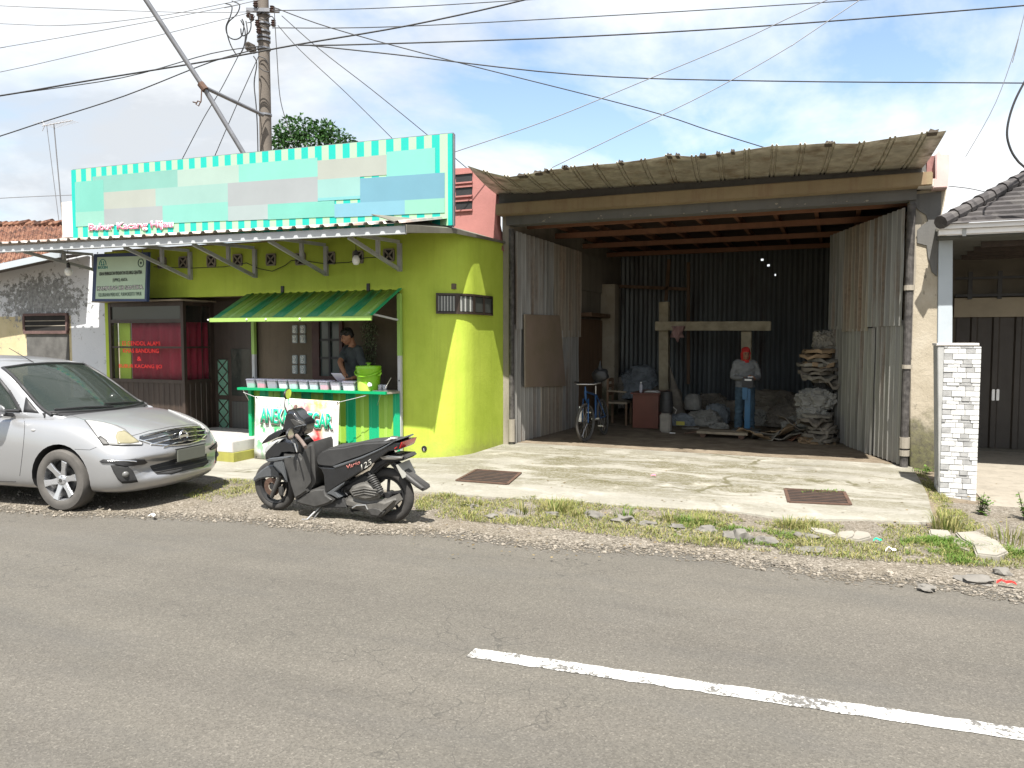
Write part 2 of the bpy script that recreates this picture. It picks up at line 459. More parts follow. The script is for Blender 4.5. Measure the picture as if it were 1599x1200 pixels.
A('asphalt', m_asphalt()); A('line', m_paint_line()); A('gravel', m_gravel()); A('apron', m_apron()); A('soil', m_soil())
A('green', m_green())
A('brown', m_plaster('brown_interior_plaster', (.135, .108, .078), (.03, .025, .02), .4))
A('pink', m_plaster('faded_pink_plaster', (.34, .15, .135), (.2, .08, .06), .6))
A('white', m_plaster('old_white_plaster', (.55, .52, .48), (.3, .2, .15), .6))
A('olive', m_plaster('olive_step_paint', (.3, .29, .07), (.12, .11, .05), .7))
A('tilewhite', mat('glazed_white_tile', (.45, .43, .415), .3, var=.06))
A('peel', m_peel())
A('conc', m_plaster('bare_concrete', (.25, .225, .185), (.06, .055, .04), .9, rough=.9))
A('concdark', m_plaster('dark_plaster', (.115, .113, .108), (.03, .03, .03), .6, rough=.9))
A('concpale', m_pillar())
A('beam', m_plaster('peeling_cream_beam', (.23, .18, .11), (.14, .06, .045), .9, rough=.9))
A('steelgrey', mat('grey_painted_steel', (.33, .34, .34), .5, .1, var=.15, vs=6))
A('fascia', mat('pale_grey_fascia', (.42, .44, .45), .5, var=.1, vs=2))
A('zincdoor', m_zinc('zinc_door_sheet', (.205, .2, .188), (.13, .085, .052), .42))
A('zincrust', m_zinc('rusted_zinc_sheet', (.215, .19, .155), (.17, .115, .075), .6))
A('zincroof', m_zinc('weathered_canopy_sheet', (.42, .395, .325), (.13, .095, .06), .6))
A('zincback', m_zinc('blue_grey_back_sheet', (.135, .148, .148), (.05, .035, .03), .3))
A('zinceave', m_zinc('pale_eave_sheet', (.3, .28, .26), (.22, .13, .09), .5))
A('rustwood', m_plaster('red_brown_timber', (.215, .105, .064), (.05, .03, .02), .6, rough=.85))
A('wood', mat('old_grey_timber', (.24, .20, .145), .85, var=.3, vs=5, bump=.5, bs=40, stretch=(1, 1, .3)))
A('woodcream', mat('pale_rough_timber', (.36, .31, .215), .85, var=.28, vs=5, bump=.5, bs=40))
A('woodbrown', mat('brown_plywood', (.14, .085, .05), .7, var=.25, vs=3, stretch=(3, 3, .4)))
A('darkwood', mat('dark_brown_timber', (.035, .024, .018), .5, var=.3, vs=5, stretch=(3, 3, .4)))
A('maroonframe', mat('maroon_window_frame', (.07, .03, .025), .5, var=.25))
A('desk', mat('red_brown_laminate', (.15, .05, .032), .45, var=.12))
A('black', mat('matt_black_plastic', (.022, .022, .023), .5, var=.2, bs=120, bump=.1))
A('softblack', mat('worn_black_rubber', (.028, .028, .028), .8, var=.3, bs=90, bump=.3))
A('dusty', mat('dusty_dark_plastic', (.045, .044, .042), .55, var=.3, vs=7))
A('gloss', mat('gloss_black_paint', (.010, .011, .013), .16, var=.3, bump=.0, coat=1.0))
A('greygloss', mat('dark_grey_paint', (.07, .075, .08), .28, var=.15, bump=0, coat=.4))
A('engine', mat('dusty_engine_casting', (.12, .115, .105), .55, .35, var=.3, vs=9))
A('steel', mat('worn_bare_steel', (.45, .44, .42), .35, .9, var=.2))
A('chrome', mat('chrome', (.75, .76, .78), .1, 1, var=.06, bump=0))
A('alloy', mat('silver_alloy', (.55, .56, .58), .28, .8, var=.08, bump=0))
A('tyre', mat('tyre_rubber', (.035, .033, .031), .85, var=.3, vs=8, bump=.3))
A('tyredust', mat('dusty_tyre_rubber', (.075, .07, .064), .9, var=.25, vs=6, bump=.3))
def m_carpaint():
    n = N('silver_metallic_paint')
    fl = n.noise(900, 1)
    c = n.mix(n.ramp(n.noise(1.5, 4), [(.35, .0), (.75, .25)]), (.33, .335, .345), (.27, .26, .245))
    c = n.mix(n.math('MULTIPLY', fl, .12), c, (.55, .55, .55))
    return n.done(c, .34, .6, n.bump(fl, .03, .001), .5, coat=.7)
A('silver', m_carpaint())
A('carglass', m_glass('tinted_car_glass', (.03, .037, .033), .03, spec=.6))
A('lens', m_glass('clear_headlight_lens', (.30, .30, .295), .05))
A('foglens', m_glass('dark_fog_lens', (.12, .12, .115), .08))
A('lensdark', mat('headlight_chrome_bowl', (.6, .6, .58), .15, .7, var=.15))
A('seatcloth', mat('grey_seat_cloth', (.13, .125, .115), .9, var=.15))
A('amber', mat('amber_lens', (.7, .32, .06), .2, var=.1, bump=0))
A('redlens', mat('red_tail_lens', (.55, .02, .02), .18, var=.15, bump=0, coat=.5))
A('redplastic', mat('red_plastic', (.6, .03, .025), .35, var=.1, bump=0))
A('plate', mat('plain_plate_grey', (.13, .135, .115), .5, var=.06, bump=0))
A('plategrey', mat('plain_plate_pale_grey', (.29, .285, .255), .5, var=.05, bump=0))
A('wire', mat('black_cable', (.02, .02, .021), .6, var=.1, bump=0))
A('wiregrey', mat('grey_cable', (.12, .12, .125), .5, var=.1, bump=0))
A('pole', m_plaster('grey_concrete_pole', (.135, .117, .10), (.1, .085, .07), .8, rough=.85))
A('galv', mat('galvanised_pipe', (.2, .205, .22), .45, .5, var=.2))
A('porcelain', mat('brown_porcelain', (.07, .045, .04), .25, var=.1, bump=0))
A('leafdark', m_leaf('dark_glossy_leaf', (.012, .04, .010), (.055, .14, .03)))
A('leafmid', m_leaf('weed_leaf', (.05, .12, .015), (.14, .22, .045)))
A('grass', m_leaf('dry_and_green_grass', (.10, .145, .022), (.33, .29, .12), .7))
A('grassgreen', m_leaf('fresh_grass', (.06, .14, .015), (.15, .22, .04), .7))
A('bark', mat('bark', (.09, .07, .05), .9, var=.3, bump=.6, bs=30))
A('rock', mat('grey_river_stone', (.135, .126, .112), .85, var=.3, vs=5, bump=.5, bs=25))
A('slabw', mat('pale_broken_concrete', (.235, .218, .185), .9, var=.15, vs=4, bump=.6, bs=30))
A('iron', mat('rusty_iron_grate', (.085, .05, .035), .8, .2, var=.35, vs=10, bump=.4))
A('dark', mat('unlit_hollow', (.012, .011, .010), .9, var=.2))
def m_rooftile(name, a, b, c):
    n = N(name)
    r = n.sep(n.voro(7, n.mapv((1, .75, 1)), out='Color'))[0]
    col = n.ramp(n.math('MULTIPLY_ADD', n.noise(5, 5, .7), .6, n.math('MULTIPLY', r, .4)), [(.25, a), (.5, b), (.75, c)])
    return n.done(col, .85, 0, n.bump(n.noise(40, 4), .4, .01), .2)
A('rooftile', m_rooftile('old_clay_tile', (.035, .022, .018), (.135, .062, .040), (.21, .115, .075)))
A('slate', m_rooftile('grey_concrete_tile', (.04, .038, .038), (.065, .06, .06), (.09, .085, .082)))
A('tealgreen', mat('emerald_green_paint', (.0, .27, .105), .4, var=.1, vs=3))
A('limepost', mat('lime_post_paint', (.27, .42, .1), .5, var=.12))
A('greypost', mat('pale_grey_post', (.42, .42, .43), .5, var=.1))
A('tub', m_glass('cloudy_plastic_tub', (.66, .66, .74), .25, alpha=.38))
A('lidw', mat('translucent_lid', (.60, .58, .70), .3, var=.05, bump=0))
A('jug', mat('lime_jug_plastic', (.20, .44, .02), .3, var=.04, bump=0))
A('jugsun', mat('jug_lime_painted_sunlit', (.40, .55, .10), .3, var=.04, bump=0))  # jug lime lightened to stand for sunlight on it
A('skin', mat('brown_skin', (.30, .145, .085), .5, var=.1, vs=8, bump=.05))
A('hair', mat('black_hair', (.012, .010, .009), .5, var=.3, vs=40, bump=.6, bs=160))
A('tee', mat('charcoal_cotton', (.045, .052, .055), .9, var=.12, vs=8, bump=.2, bs=200))
A('greyshirt', mat('grey_cotton', (.19, .195, .195), .9, var=.12, vs=8, bump=.2, bs=200))
A('jeans', mat('faded_blue_denim', (.06, .10, .135), .9, var=.4, vs=5, bump=.3, bs=160))
A('trousers', mat('dark_trousers', (.02, .02, .022), .9, var=.15))
A('redcloth', mat('red_cloth', (.45, .03, .025), .9, var=.2, vs=9, bump=.3))
A('curtain', mat('crimson_curtain', (.30, .013, .04), .8, var=.15, vs=3, stretch=(3, 3, .5)))
A('signboard', mat('pale_green_sign_face', (.46, .60, .45), .5, var=.12, vs=1.2, bump=0))
A('navy', mat('navy_frame', (.03, .05, .12), .5, var=.15))
A('ink', mat('dark_green_ink', (.012, .04, .03), .6, var=.1, bump=0))
A('inkblack', mat('black_ink', (.01, .01, .012), .6, var=.1, bump=0))
A('inkwhite', mat('white_ink', (.75, .75, .73), .6, var=.04, bump=0))
A('inkteal', mat('teal_ink', (.02, .2, .2), .6, var=.1, bump=0))
A('inkpink', mat('pink_ink', (.72, .17, .26), .6, var=.06, bump=0))
A('inkred', mat('red_window_lettering', (.95, .035, .03), .4, var=.04, bump=0))
A('inkgreen', mat('bright_green_ink', (.01, .46, .24), .6, var=.06, bump=0))
A('inkmint', mat('light_green_ink', (.22, .62, .3), .6, var=.06, bump=0))
A('maroonink', mat('maroon_ink', (.10, .012, .025), .6, var=.1, bump=0))
A('sack', mat('dirty_white_sack', (.22, .215, .195), .8, var=.25, vs=5, bump=.6, bs=22))
A('sackblue', mat('blue_grey_sack', (.19, .21, .225), .8, var=.25, vs=5, bump=.6, bs=22))
A('sackbrown', mat('grey_brown_sack', (.17, .15, .122), .85, var=.3, vs=5, bump=.6, bs=22))
A('card', mat('brown_cardboard', (.27, .19, .115), .9, var=.25, vs=5, bump=.2))
A('cardgrey', mat('grey_cardboard', (.19, .175, .145), .9, var=.25, vs=5, bump=.2))
A('bluepaint', mat('blue_enamel', (.02, .11, .22), .35, var=.15))
A('bikeblue', mat('bicycle_blue_enamel', (.02, .07, .18), .3, var=.15, bump=0))
A('cloth', mat('dusty_pink_cloth', (.35, .22, .2), .9, var=.2))
A('bulbglass', mat('milky_bulb', (.75, .75, .72), .25, var=.03, bump=0))
A('yellow', mat('yellow_card', (.5, .45, .1), .7, var=.1))
A('brownboard', mat('faded_brown_board', (.19, .15, .10), .7, var=.1, vs=2, bump=.05, col2=(.22, .165, .13)))
A('paleglass', m_glass('frosted_glass_block', (.32, .36, .36), .25))
A('winglass', m_glass('dusty_window_glass', (.07, .09, .085), .12))
A('slatgrey', mat('grey_louvre_metal', (.28, .29, .28), .5, .2, var=.15))
A('bluegrey', mat('blue_grey_paint', (.36, .40, .43), .5, var=.08, vs=2))
A('whitefascia', mat('white_gutter', (.72, .72, .73), .4, var=.05))
A('creampaint', mat('cream_paint', (.26, .225, .165), .6, var=.1))
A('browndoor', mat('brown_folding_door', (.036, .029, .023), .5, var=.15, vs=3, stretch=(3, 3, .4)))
# ------------------------------------------------------------------ light and sky
SUN_DIR = Vector((.40, -1.40, 2.65)).normalized()     # towards the sun
sl = bpy.data.lights.new('sun', 'SUN'); sl.energy = 5.0; sl.angle = R(.5); sl.color = (1, .96, .89)
so = bpy.data.objects.new('sun', sl); COL.objects.link(so)
so.rotation_euler = SUN_DIR.to_track_quat('Z', 'Y').to_euler(); so.location = (0, -10, 20)
W = bpy.data.worlds.new('World'); SC.world = W; W.use_nodes = True
def build_world():
    t = W.node_tree; t.nodes.clear()
    new = t.nodes.new; L = t.links.new
    out = new('ShaderNodeOutputWorld'); bg = new('ShaderNodeBackground'); L(bg.outputs[0], out.inputs[0])
    sky = new('ShaderNodeTexSky'); sky.sky_type = 'NISHITA'; sky.sun_disc = False
    sky.sun_elevation = math.asin(SUN_DIR.z); sky.sun_rotation = math.atan2(SUN_DIR.x, SUN_DIR.y)
    sky.air_density = 1.2; sky.dust_density = 1.5
    bg.inputs[1].default_value = .1
    tc = new('ShaderNodeTexCoord')
    def mth(op, a, b=None):
        n = new('ShaderNodeMath'); n.operation = op
        for i, v in enumerate((a, b)):
            if v is None: continue
            if isinstance(v, (int, float)): n.inputs[i].default_value = v
            else: L(v, n.inputs[i])
        return n.outputs[0]
    sp = new('ShaderNodeSeparateXYZ'); L(tc.outputs['Generated'], sp.inputs[0])
    zz = mth('ADD', mth('MAXIMUM', sp.outputs[2], 0), .28)
    cb = new('ShaderNodeCombineXYZ'); L(mth('DIVIDE', sp.outputs[0], zz), cb.inputs[0]); L(mth('DIVIDE', sp.outputs[1], zz), cb.inputs[1])
    def noise(scale, detail, rough, loc, dist=0):
        mp = new('ShaderNodeMapping'); L(cb.outputs[0], mp.inputs[0]); mp.inputs['Location'].default_value = loc
        n = new('ShaderNodeTexNoise'); L(mp.outputs[0], n.inputs['Vector'])
        n.inputs['Scale'].default_value = scale; n.inputs['Detail'].default_value = detail; n.inputs['Roughness'].default_value = rough
        n.inputs['Distortion'].default_value = dist
        return n.outputs['Fac']
    def ramp(f, stops):
        n = new('ShaderNodeValToRGB'); L(f, n.inputs[0]); cr = n.color_ramp
        while len(cr.elements) < len(stops): cr.elements.new(.5)
        for e, (p, c) in zip(cr.elements, stops):
            e.position = p; e.color = ((c,) * 3 if isinstance(c, (int, float)) else c) + (1,)
        return n.outputs[0]
    def mix(f, a, b):
        n = new('ShaderNodeMix'); n.data_type = 'RGBA'
        for i, v in ((0, f), (6, a), (7, b)):
            if isinstance(v, (int, float)): n.inputs[i].default_value = v
            elif isinstance(v, tuple): n.inputs[i].default_value = v + (1,)
            else: L(v, n.inputs[i])
        return n.outputs[2]
    cover = ramp(noise(1.15, 8, .58, (6.1, 3.3, 0), .3), [(.38, 0), (.50, .75), (.60, 1)])
    body = noise(1.0, 7, .6, (3.2, 1.7, 4), .2)
    # a grey cloud bank low in the west
    dt = new('ShaderNodeVectorMath'); dt.operation = 'DOT_PRODUCT'; L(tc.outputs['Generated'], dt.inputs[0]); dt.inputs[1].default_value = Vector((-.74, .64, .22)).normalized()
    bank = ramp(dt.outputs['Value'], [(.88, 0), (.975, 1)])
    body = mth('SUBTRACT', body, mth('MULTIPLY', bank, .17))
    K = 10.0          # the Background runs at 0.1, cloud radiance is set in scene units here
    cloud = ramp(body, [(.30, (.35, .37, .395)), (.44, (.50, .515, .53)), (.60, (.60, .60, .595))])
    mul = new('ShaderNodeVectorMath'); mul.operation = 'SCALE'; L(cloud, mul.inputs[0]); mul.inputs['Scale'].default_value = K * .92
    skyc = new('ShaderNodeVectorMath'); skyc.operation = 'SCALE'; L(sky.outputs[0], skyc.inputs[0]); skyc.inputs['Scale'].default_value = 1.0
    c = mix(cover, skyc.outputs[0], mul.outputs[0])
    L(c, bg.inputs[0])
build_world()
SC.view_settings.view_transform = 'Standard'; SC.view_settings.look = 'None'
SC.view_settings.exposure = 1.28; SC.view_settings.gamma = 1
SC.render.engine = 'CYCLES'
SC.cycles.max_bounces = 6; SC.cycles.diffuse_bounces = 3; SC.cycles.glossy_bounces = 3; SC.cycles.transparent_max_bounces = 12
SC.cycles.use_denoising = True
SC.cycles.caustics_reflective = False; SC.cycles.caustics_refractive = False

# ------------------------------------------------------------------ ground
def hgt(x, y):
    return -.15 * sstep(-4.6, -7.4, x) * sstep(7.2, 8.6, y) if y > 7 else 0.0
def nz(x, y, s=1.0, k=0.0): return mnoise.noise(Vector((x * s, y * s, k)))
m = MB(); m.face([(-400, -400, -.22), (400, -400, -.22), (400, 400, -.22), (-400, 400, -.22)])
struct(m.build('ground', MT['soil']))
def road_edge(x):
    pts = [(-60, 4.2), (-12, 4.75), (-7.8, 5.12), (-5.5, 5.6), (-3.5, 5.9), (-.9, 6.12), (.8, 6.03), (4, 6.0), (60, 6.0)]
    for (a, ya), (b, yb) in zip(pts, pts[1:]):
        if x <= b: return lerp(ya, yb, (x - a) / (b - a))
    return 6.0
m = MB()
xs = [-60, -40, -25] + [-18 + .5 * i for i in range(61)] + [20, 35, 60]
m.grid([[(x, y, .0) for x in xs] for y in (-6.5, -3, 0, 2, 4, 6.6)])
struct(m.build('road', MT['asphalt']))
# gravel shoulder laid over the tarmac's broken edge
m = MB(); rows = []
xs = [-60, -30, -20] + [-16 + .12 * i for i in range(190)] + [8, 12, 30, 60]
for k, t in enumerate([0, .05, .1, .15, .2, .25, .4, .6, .8, 1]):
    row = []
    for x in xs:
        y0 = road_edge(x) - .42 + .16 * nz(x, 3, 1.1); y1 = 9.2
        y = lerp(y0, y1, t); z = .004 + (.014 + .016 * nz(x, y, 2.1)) * sstep(.5, 1.3, y - y0)
        row.append((x, y, z + (hgt(x, y))))
    rows.append(row)
m.grid(rows); gs_ = struct(m.build('gravel_shoulder', MT['gravel'], smooth=60))
at_ = gs_.data.attributes.new('spread', 'FLOAT', 'POINT')
for v in gs_.data.vertices: at_.data[v.index].value = max(0, min(1, (v.co.y - (road_edge(v.co.x) - .42 + .16 * nz(v.co.x, 3, 1.1))) / .95))
# loose stones lying on it
m = MB(); rnd = random.Random(3)
for i in range(1900):
    x = rnd.uniform(-8.5, 2.0); e = road_edge(x); y = e + abs(rnd.gauss(.0, .5)) - .1 + .12 * nz(x, 3, 1.1)
    if y > 7.5 : continue
    r = rnd.choice([.006, .008, .008, .01, .012, .014, .02]); s = rnd.uniform(.5, .9)
    m.ball((x, y, .016 if y > e + .5 else .003 + r * .3), r, 1, (1, rnd.uniform(.6, 1), s), .5, i)
struct(m.build('pebbles', mat('loose_limestone_pebbles', (.19, .168, .138), .9, var=.45, vs=9), smooth=30), 'stuff')
# concrete apron
def apron_front(x):
    pts = [(-13, 7.3), (-7.06, 7.33), (-4.3, 7.46), (-2, 7.72), (0, 7.86), (.6, 7.95), (.95, 8.15), (2, 8.3)]
    for (a, ya), (b, yb) in zip(pts, pts[1:]):
        if x <= b: return lerp(ya, yb, (x - a) / (b - a)) + .13 * nz(x, 0, 1.3) + .06 * nz(x, 4, 4) + .03 * nz(x, 4, 11)
    return 7.95
m = MB(); rows = []
xs = [-13 + .09 * i for i in range(155)] + [.95]
def apron_z(x, y): return .045 + hgt(x, y) + .008 * nz(x, y, .9)
def rx(x, y): return min(x, lerp(.86, 1.06, (y - 7.9) / 3.6) + .03 * nz(y, 2, 3)) if x > .5 else x
rows.append([(rx(x, 7.9), apron_front(x) - .02, -.06) for x in xs])
for t in (0, .02, .08, .2, .35, .5, .65, .8, .9, 1):
    rows.append([(rx(x, lerp(apron_front(x), 11.6, t)), lerp(apron_front(x), 11.6, t), apron_z(x, lerp(apron_front(x), 11.6, t)) - (.012 if t == 0 else 0)) for x in xs])
V = m.grid(rows)
m.grid([[(r[-1].co) for r in V], [(r[-1].co + Vector((.02, 0, -.2))) for r in V]])
struct(m.build('concrete_apron', MT['apron'], smooth=40))
# dirt floor of the workshop
m = MB(); m.box((-5.3, 11.62, -.2), (1.5, 18.8, .044)); struct(m.build('workshop_floor', MT['soil']))
# neighbour's forecourt and the dirt slope beside the apron
m = MB(); rows = []
for y in [7.9 + .3 * i for i in range(13)]:
    rows.append([(x, y + .1 * nz(x, y, 2), lerp(.03, -.03, sstep(.9, 1.45, x)) + .02 * nz(x, y, 3)) for x in (.8, .95, 1.1, 1.25, 1.4, 1.6)])
m.grid(rows); struct(m.build('dirt_verge', MT['soil'], smooth=60))
m = MB(); m.box((1.5, 8.3, -.2), (9, 14, -.012)); struct(m.build('forecourt', MT['conc']))
# worn centre-line dash
m = MB(); a, b = PZ(735, 1020), PZ(1720, 1166); rows = [[], [], []]
n = 160
for i in range(n + 1):
    p = a.lerp(b, i / n); w = .062
    for k, s in enumerate((1, 0, -1)):
        rows[k].append((p.x, p.y + s * (w + .012 * nz(p.x, s, 9) + .006 * nz(p.x, s, 30)), .004))
m.grid(rows); struct(m.build('road_marking', MT['line']))

# ------------------------------------------------------------------ drain grates
def grate(pxs, label):
    c = [PZ(u, v, .05) for u, v in pxs]          # near-left, near-right, far-right, far-left
    o = c[0]; L = thing('drain_grate', label, 'drain grate', (o.x, o.y, .05), group='iron drain grates in the concrete apron')
    m = MB(); m.face([p + Vector((0, 0, .0015)) for p in c]); m.build('drain_pit', MT['dark'], L)
    m = MB()
    for i in range(4): m.bar(c[i] + Vector((0, 0, .005)), c[(i+1) % 4] + Vector((0, 0, .005)), .035, .010)
    m.build('frame', MT['iron'], L)
    m = MB(); n = 8
    for i in range(n):
        t = (i + .7) / (n + .4)
        m.bar(c[0].lerp(c[3], t) + Vector((0, 0, .0045)), c[1].lerp(c[2], t) + Vector((0, 0, .0045)), .024, .003)
    m.build('bars', MT['iron'], L)
grate([(713, 751), (792, 757), (813, 739), (744, 734)], 'square rusty drain grate in the apron near the lime green wall')
grate([(1232, 785), (1328, 789), (1318, 769), (1226, 764)], 'square rusty drain grate in the apron with green weed along its back edge')

# ------------------------------------------------------------------ stones, broken concrete and litter
def rock(u, v, w, h, label, seed, mt='rock', group='half buried grey stones in the grass verge', name='stone', cat='stone'):
    p = PZ(u, v, .03); d = (p - CPOS).length; r = w * d / FPX / 2
    m = MB(); m.ball(p + Vector((0, 0, -.12 * r)), r * 1.05, 3, (1, .75, h * 1.0), .7, seed)
    tag(m.build(name, MT[mt], smooth=50), label, cat, group)
rocks = [(1153, 840, 38, .75, 'largest rounded grey stone in the verge below the right drain grate'),
 (1197, 846, 30, .55, 'grey stone just right of the largest rounded stone'),
 (1258, 838, 36, .35, 'flat grey stone in the grass below the right drain grate'),
 (1262, 858, 46, .25, 'wide flat brown stone sunk at the gravel edge below the right grate'),
 (925, 806, 30, .5, 'grey stone in the grass right of the tall grass tuft'),
 (972, 812, 34, .5, 'rounded grey stone in the verge below the middle of the workshop door'),
 (1012, 818, 26, .4, 'low grey stone in the grass left of centre of the verge'),
 (1056, 822, 24, .4, 'small grey stone in the grass between two grass tufts'),
 (1104, 828, 28, .45, 'grey stone left of the largest rounded stone'),
 (802, 801, 26, .5, 'grey stone at the apron edge left of the tall grass tuft'),
 (770, 806, 26, .35, 'low dark stone in the grass right of the scooter'),
 (862, 803, 20, .45, 'small grey stone in front of the tall grass tuft'),
 (736, 790, 22, .4, 'small stone at the apron edge right of the scooter tail'),
 (1565, 893, 20, .6, 'small rounded stone at the gravel edge near the red scrap'),
 (1522, 903, 40, .3, 'flat brown stone in the gravel left of the red scrap'),
 (1447, 917, 20, .45, 'small stone in the gravel at the road edge')]
for i, (u, v, w, h, lb) in enumerate(rocks): rock(u, v, w, h, lb, i + 1)
def slab(poly, z, th, label, mt='slabw', seed=0):
    pts = [PZ(u, v, z) for u, v in poly]
    m = MB(); m.prism([p - Vector((0, 0, th)) for p in pts], (0, 0, th), .012)
    bmesh.ops.triangulate(m.bm, faces=[f for f in m.bm.faces if len(f.verts) > 4])
    o = m.build('concrete_fragment', MT[mt]); tag(o, label, 'concrete fragment', 'broken pieces of concrete at the verge')
slab([(1492, 831), (1525, 829), (1560, 845), (1575, 861), (1558, 868), (1524, 864), (1519, 851), (1500, 840)], .07, .1, 'largest pale broken concrete slab lying in the verge at the right')
slab([(1488, 838), (1500, 841), (1518, 853), (1516, 862), (1498, 856), (1487, 846)], .05, .09, 'darker broken slab tucked against the largest pale slab', 'conc')
slab([(1450, 826), (1482, 828), (1486, 836), (1472, 840), (1452, 834)], .05, .08, 'pale concrete piece left of the large broken slab')
slab([(1308, 830), (1334, 828), (1334, 838), (1322, 842), (1308, 838)], .05, .07, 'pale concrete piece, left one of the cracked pair below the right grate')
slab([(1336, 828), (1358, 831), (1361, 838), (1342, 843), (1328, 841)], .05, .07, 'pale concrete piece, right one of the cracked pair below the right grate')
slab([(1262, 823), (1292, 826), (1308, 834), (1296, 836), (1270, 830)], .05, .06, 'thin pale concrete sliver at the apron edge below the right grate')
def scrap(u, v, pts, label, name, m_, cat, z=.035):
    c = PZ(u, v, z); m = MB(); rows = [[], []]
    n = len(pts)
    for i, (dx, dy, dz) in enumerate(pts):
        rows[0].append(c + Vector((dx, dy, dz))); rows[1].append(c + Vector((dx * .9, dy + .03, dz * .6 + .012)))
    m.grid(rows)
    o = m.build(name, m_); md = o.modifiers.new('t', 'SOLIDIFY'); md.thickness = .002; bake(o)
    tag(o, label, cat)
scrap(1572, 913, [(-.06, 0, .0), (-.03, .01, .02), (0, 0, .008), (.03, -.01, .02), (.06, 0, .004)], 'crumpled red plastic strip at the gravel edge', 'plastic_strip', MT['redplastic'], 'litter')
scrap(1370, 846, [(-.03, 0, .0), (-.01, .01, .02), (.02, 0, .008), (.035, -.01, .015)], 'small green plastic scrap in the grass', 'plastic_scrap', MT['inkgreen'], 'litter')
scrap(1391, 862, [(-.04, 0, .0), (-.015, .02, .035), (.015, 0, .012), (.04, -.01, .02)], 'crumpled white paper lying in the grass', 'paper_scrap', MT['inkwhite'], 'litter')
scrap(235, 807, [(-.04, 0, .0), (-.015, .02, .015), (.02, 0, .012), (.05, -.01, .005)], 'white paper scrap on the gravel in front of the silver car', 'paper_scrap', MT['inkwhite'], 'litter')
scrap(1020, 744, [(-.03, 0, .0), (-.01, .02, .01), (.02, 0, .012), (.03, -.01, .005)], 'small pink scrap on the concrete apron', 'paper_scrap', MT['inkpink'], 'litter', .06)

# ------------------------------------------------------------------ grass and weeds
def inpoly(x, y, poly):
    c = False; j = len(poly) - 1
    for i in range(len(poly)):
        xi, yi = poly[i]; xj, yj = poly[j]
        if (yi > y) != (yj > y) and x < (xj - xi) * (y - yi) / (yj - yi) + xi: c = not c
        j = i
    return c
def blade(m, p, h, w, az, bend):
    d = Vector((math.cos(az), math.sin(az), 0)); s = Vector((-d.y, d.x, 0)) * w
    a = p; b = p + Vector((0, 0, h * .55)) + d * bend * .35; c = p + Vector((0, 0, h * (1 - .3 * min(1, bend / max(h, .01))))) + d * bend
    v = [m.bm.verts.new(q) for q in (a - s, a + s, b + s * .8, b - s * .8, c)]
    m._f([v[0], v[1], v[2], v[3]]); m._f([v[3], v[2], v[4]])
def grass_patch(name, polys, n, hr, mt, seed, thr=-.05, ns=1.6, label=None, zf=.02):
    m = MB(); rnd = random.Random(seed); k = 0
    for poly_px, share in polys:
        poly = [(PZ(u, v).x, PZ(u, v).y) for u, v in poly_px]
        xs = [p[0] for p in poly]; ys = [p[1] for p in poly]; cnt = 0; tries = 0
        while cnt < n * share and tries < n * share * 8:
            tries += 1
            x, y = rnd.uniform(min(xs), max(xs)), rnd.uniform(min(ys), max(ys))
            if not inpoly(x, y, poly): continue
            dn = nz(x, y, ns, seed) + .5 * nz(x, y, ns * 3, seed)
            if dn < thr: continue
            h = rnd.uniform(*hr) * (.45 + 1.1 * max(0, dn)) * (1.5 if rnd.random() < .06 else 1); az = rnd.uniform(0, 6.28)
            blade(m, Vector((x, y, zf + hgt(x, y))), h, rnd.uniform(.0016, .0042), az, h * rnd.uniform(.3, 1.9)); cnt += 1
    o = m.build(name, MT[mt], recalc=False); o['kind'] = 'stuff'
    return o
verge = [(645, 780), (720, 773), (780, 772), (900, 788), (1100, 803), (1250, 819), (1440, 826), (1500, 850), (1620, 860), (1620, 895), (1450, 886), (1250, 872), (1050, 852), (850, 828), (700, 815), (650, 805)]
grass_patch('grass', [(verge, .82), ([(285, 778), (345, 752), (402, 750), (402, 772), (330, 788)], .06), ([(1424, 742), (1446, 745), (1490, 792), (1535, 828), (1500, 842), (1466, 815), (1450, 780)], .12)], 26000, (.02, .07), 'grass', 2, -.3, 2.2)
grass_patch('grass', [([(1405, 850), (1470, 838), (1530, 862), (1599, 868), (1599, 888), (1500, 886), (1420, 876)], .7), ([(1060, 815), (1250, 840), (1250, 862), (1050, 842)], .3)], 4200, (.025, .085), 'grassgreen', 5, -.12, 2.4)
# dead leaves and chaff blown over the apron and the verge
m = MB(); rnd = random.Random(17)
for i in range(520):
    u, v = rnd.uniform(640, 1560), rnd.uniform(715, 880)
    p = PZ(u, v, .0); 
    if p.y > 11.3: continue
    on_ap = p.y > apron_front(p.x) + .1 and p.x < .85
    if on_ap and rnd.random() < .45: continue
    p.z = (apron_z(p.x, p.y) + .004) if on_ap else .035
    L = rnd.uniform(.012, .035); a = rnd.uniform(0, 6.28); d = Vector((math.cos(a), math.sin(a), rnd.uniform(-.1, .3))) * L; s_ = Vector((-d.y, d.x, rnd.uniform(-.1, .2) * L)) * .45
    m.face([p, p + d * .5 + s_, p + d, p + d * .5 - s_])
struct(m.build('dead_leaves', m_leaf('dead_leaf', (.10, .07, .03), (.26, .20, .10), .8), recalc=False), 'stuff')
def tuft(u, v, n, h, spread, mt, label, seed, z=.03):
    p = PZ(u, v, z); m = MB(); rnd = random.Random(seed)
    for i in range(n):
        a = rnd.uniform(0, 6.28); r = spread * math.sqrt(rnd.random())
        hh = h * rnd.uniform(.5, 1.1); blade(m, p + Vector((r * math.cos(a), r * math.sin(a), -.01)), hh, rnd.uniform(.003, .005), a + rnd.uniform(-.6, .6), hh * rnd.uniform(.15, .8))
    tag(m.build('grass_tuft', MT[mt], recalc=False), label, 'grass tuft', 'tall tufts of grass along the apron edge')
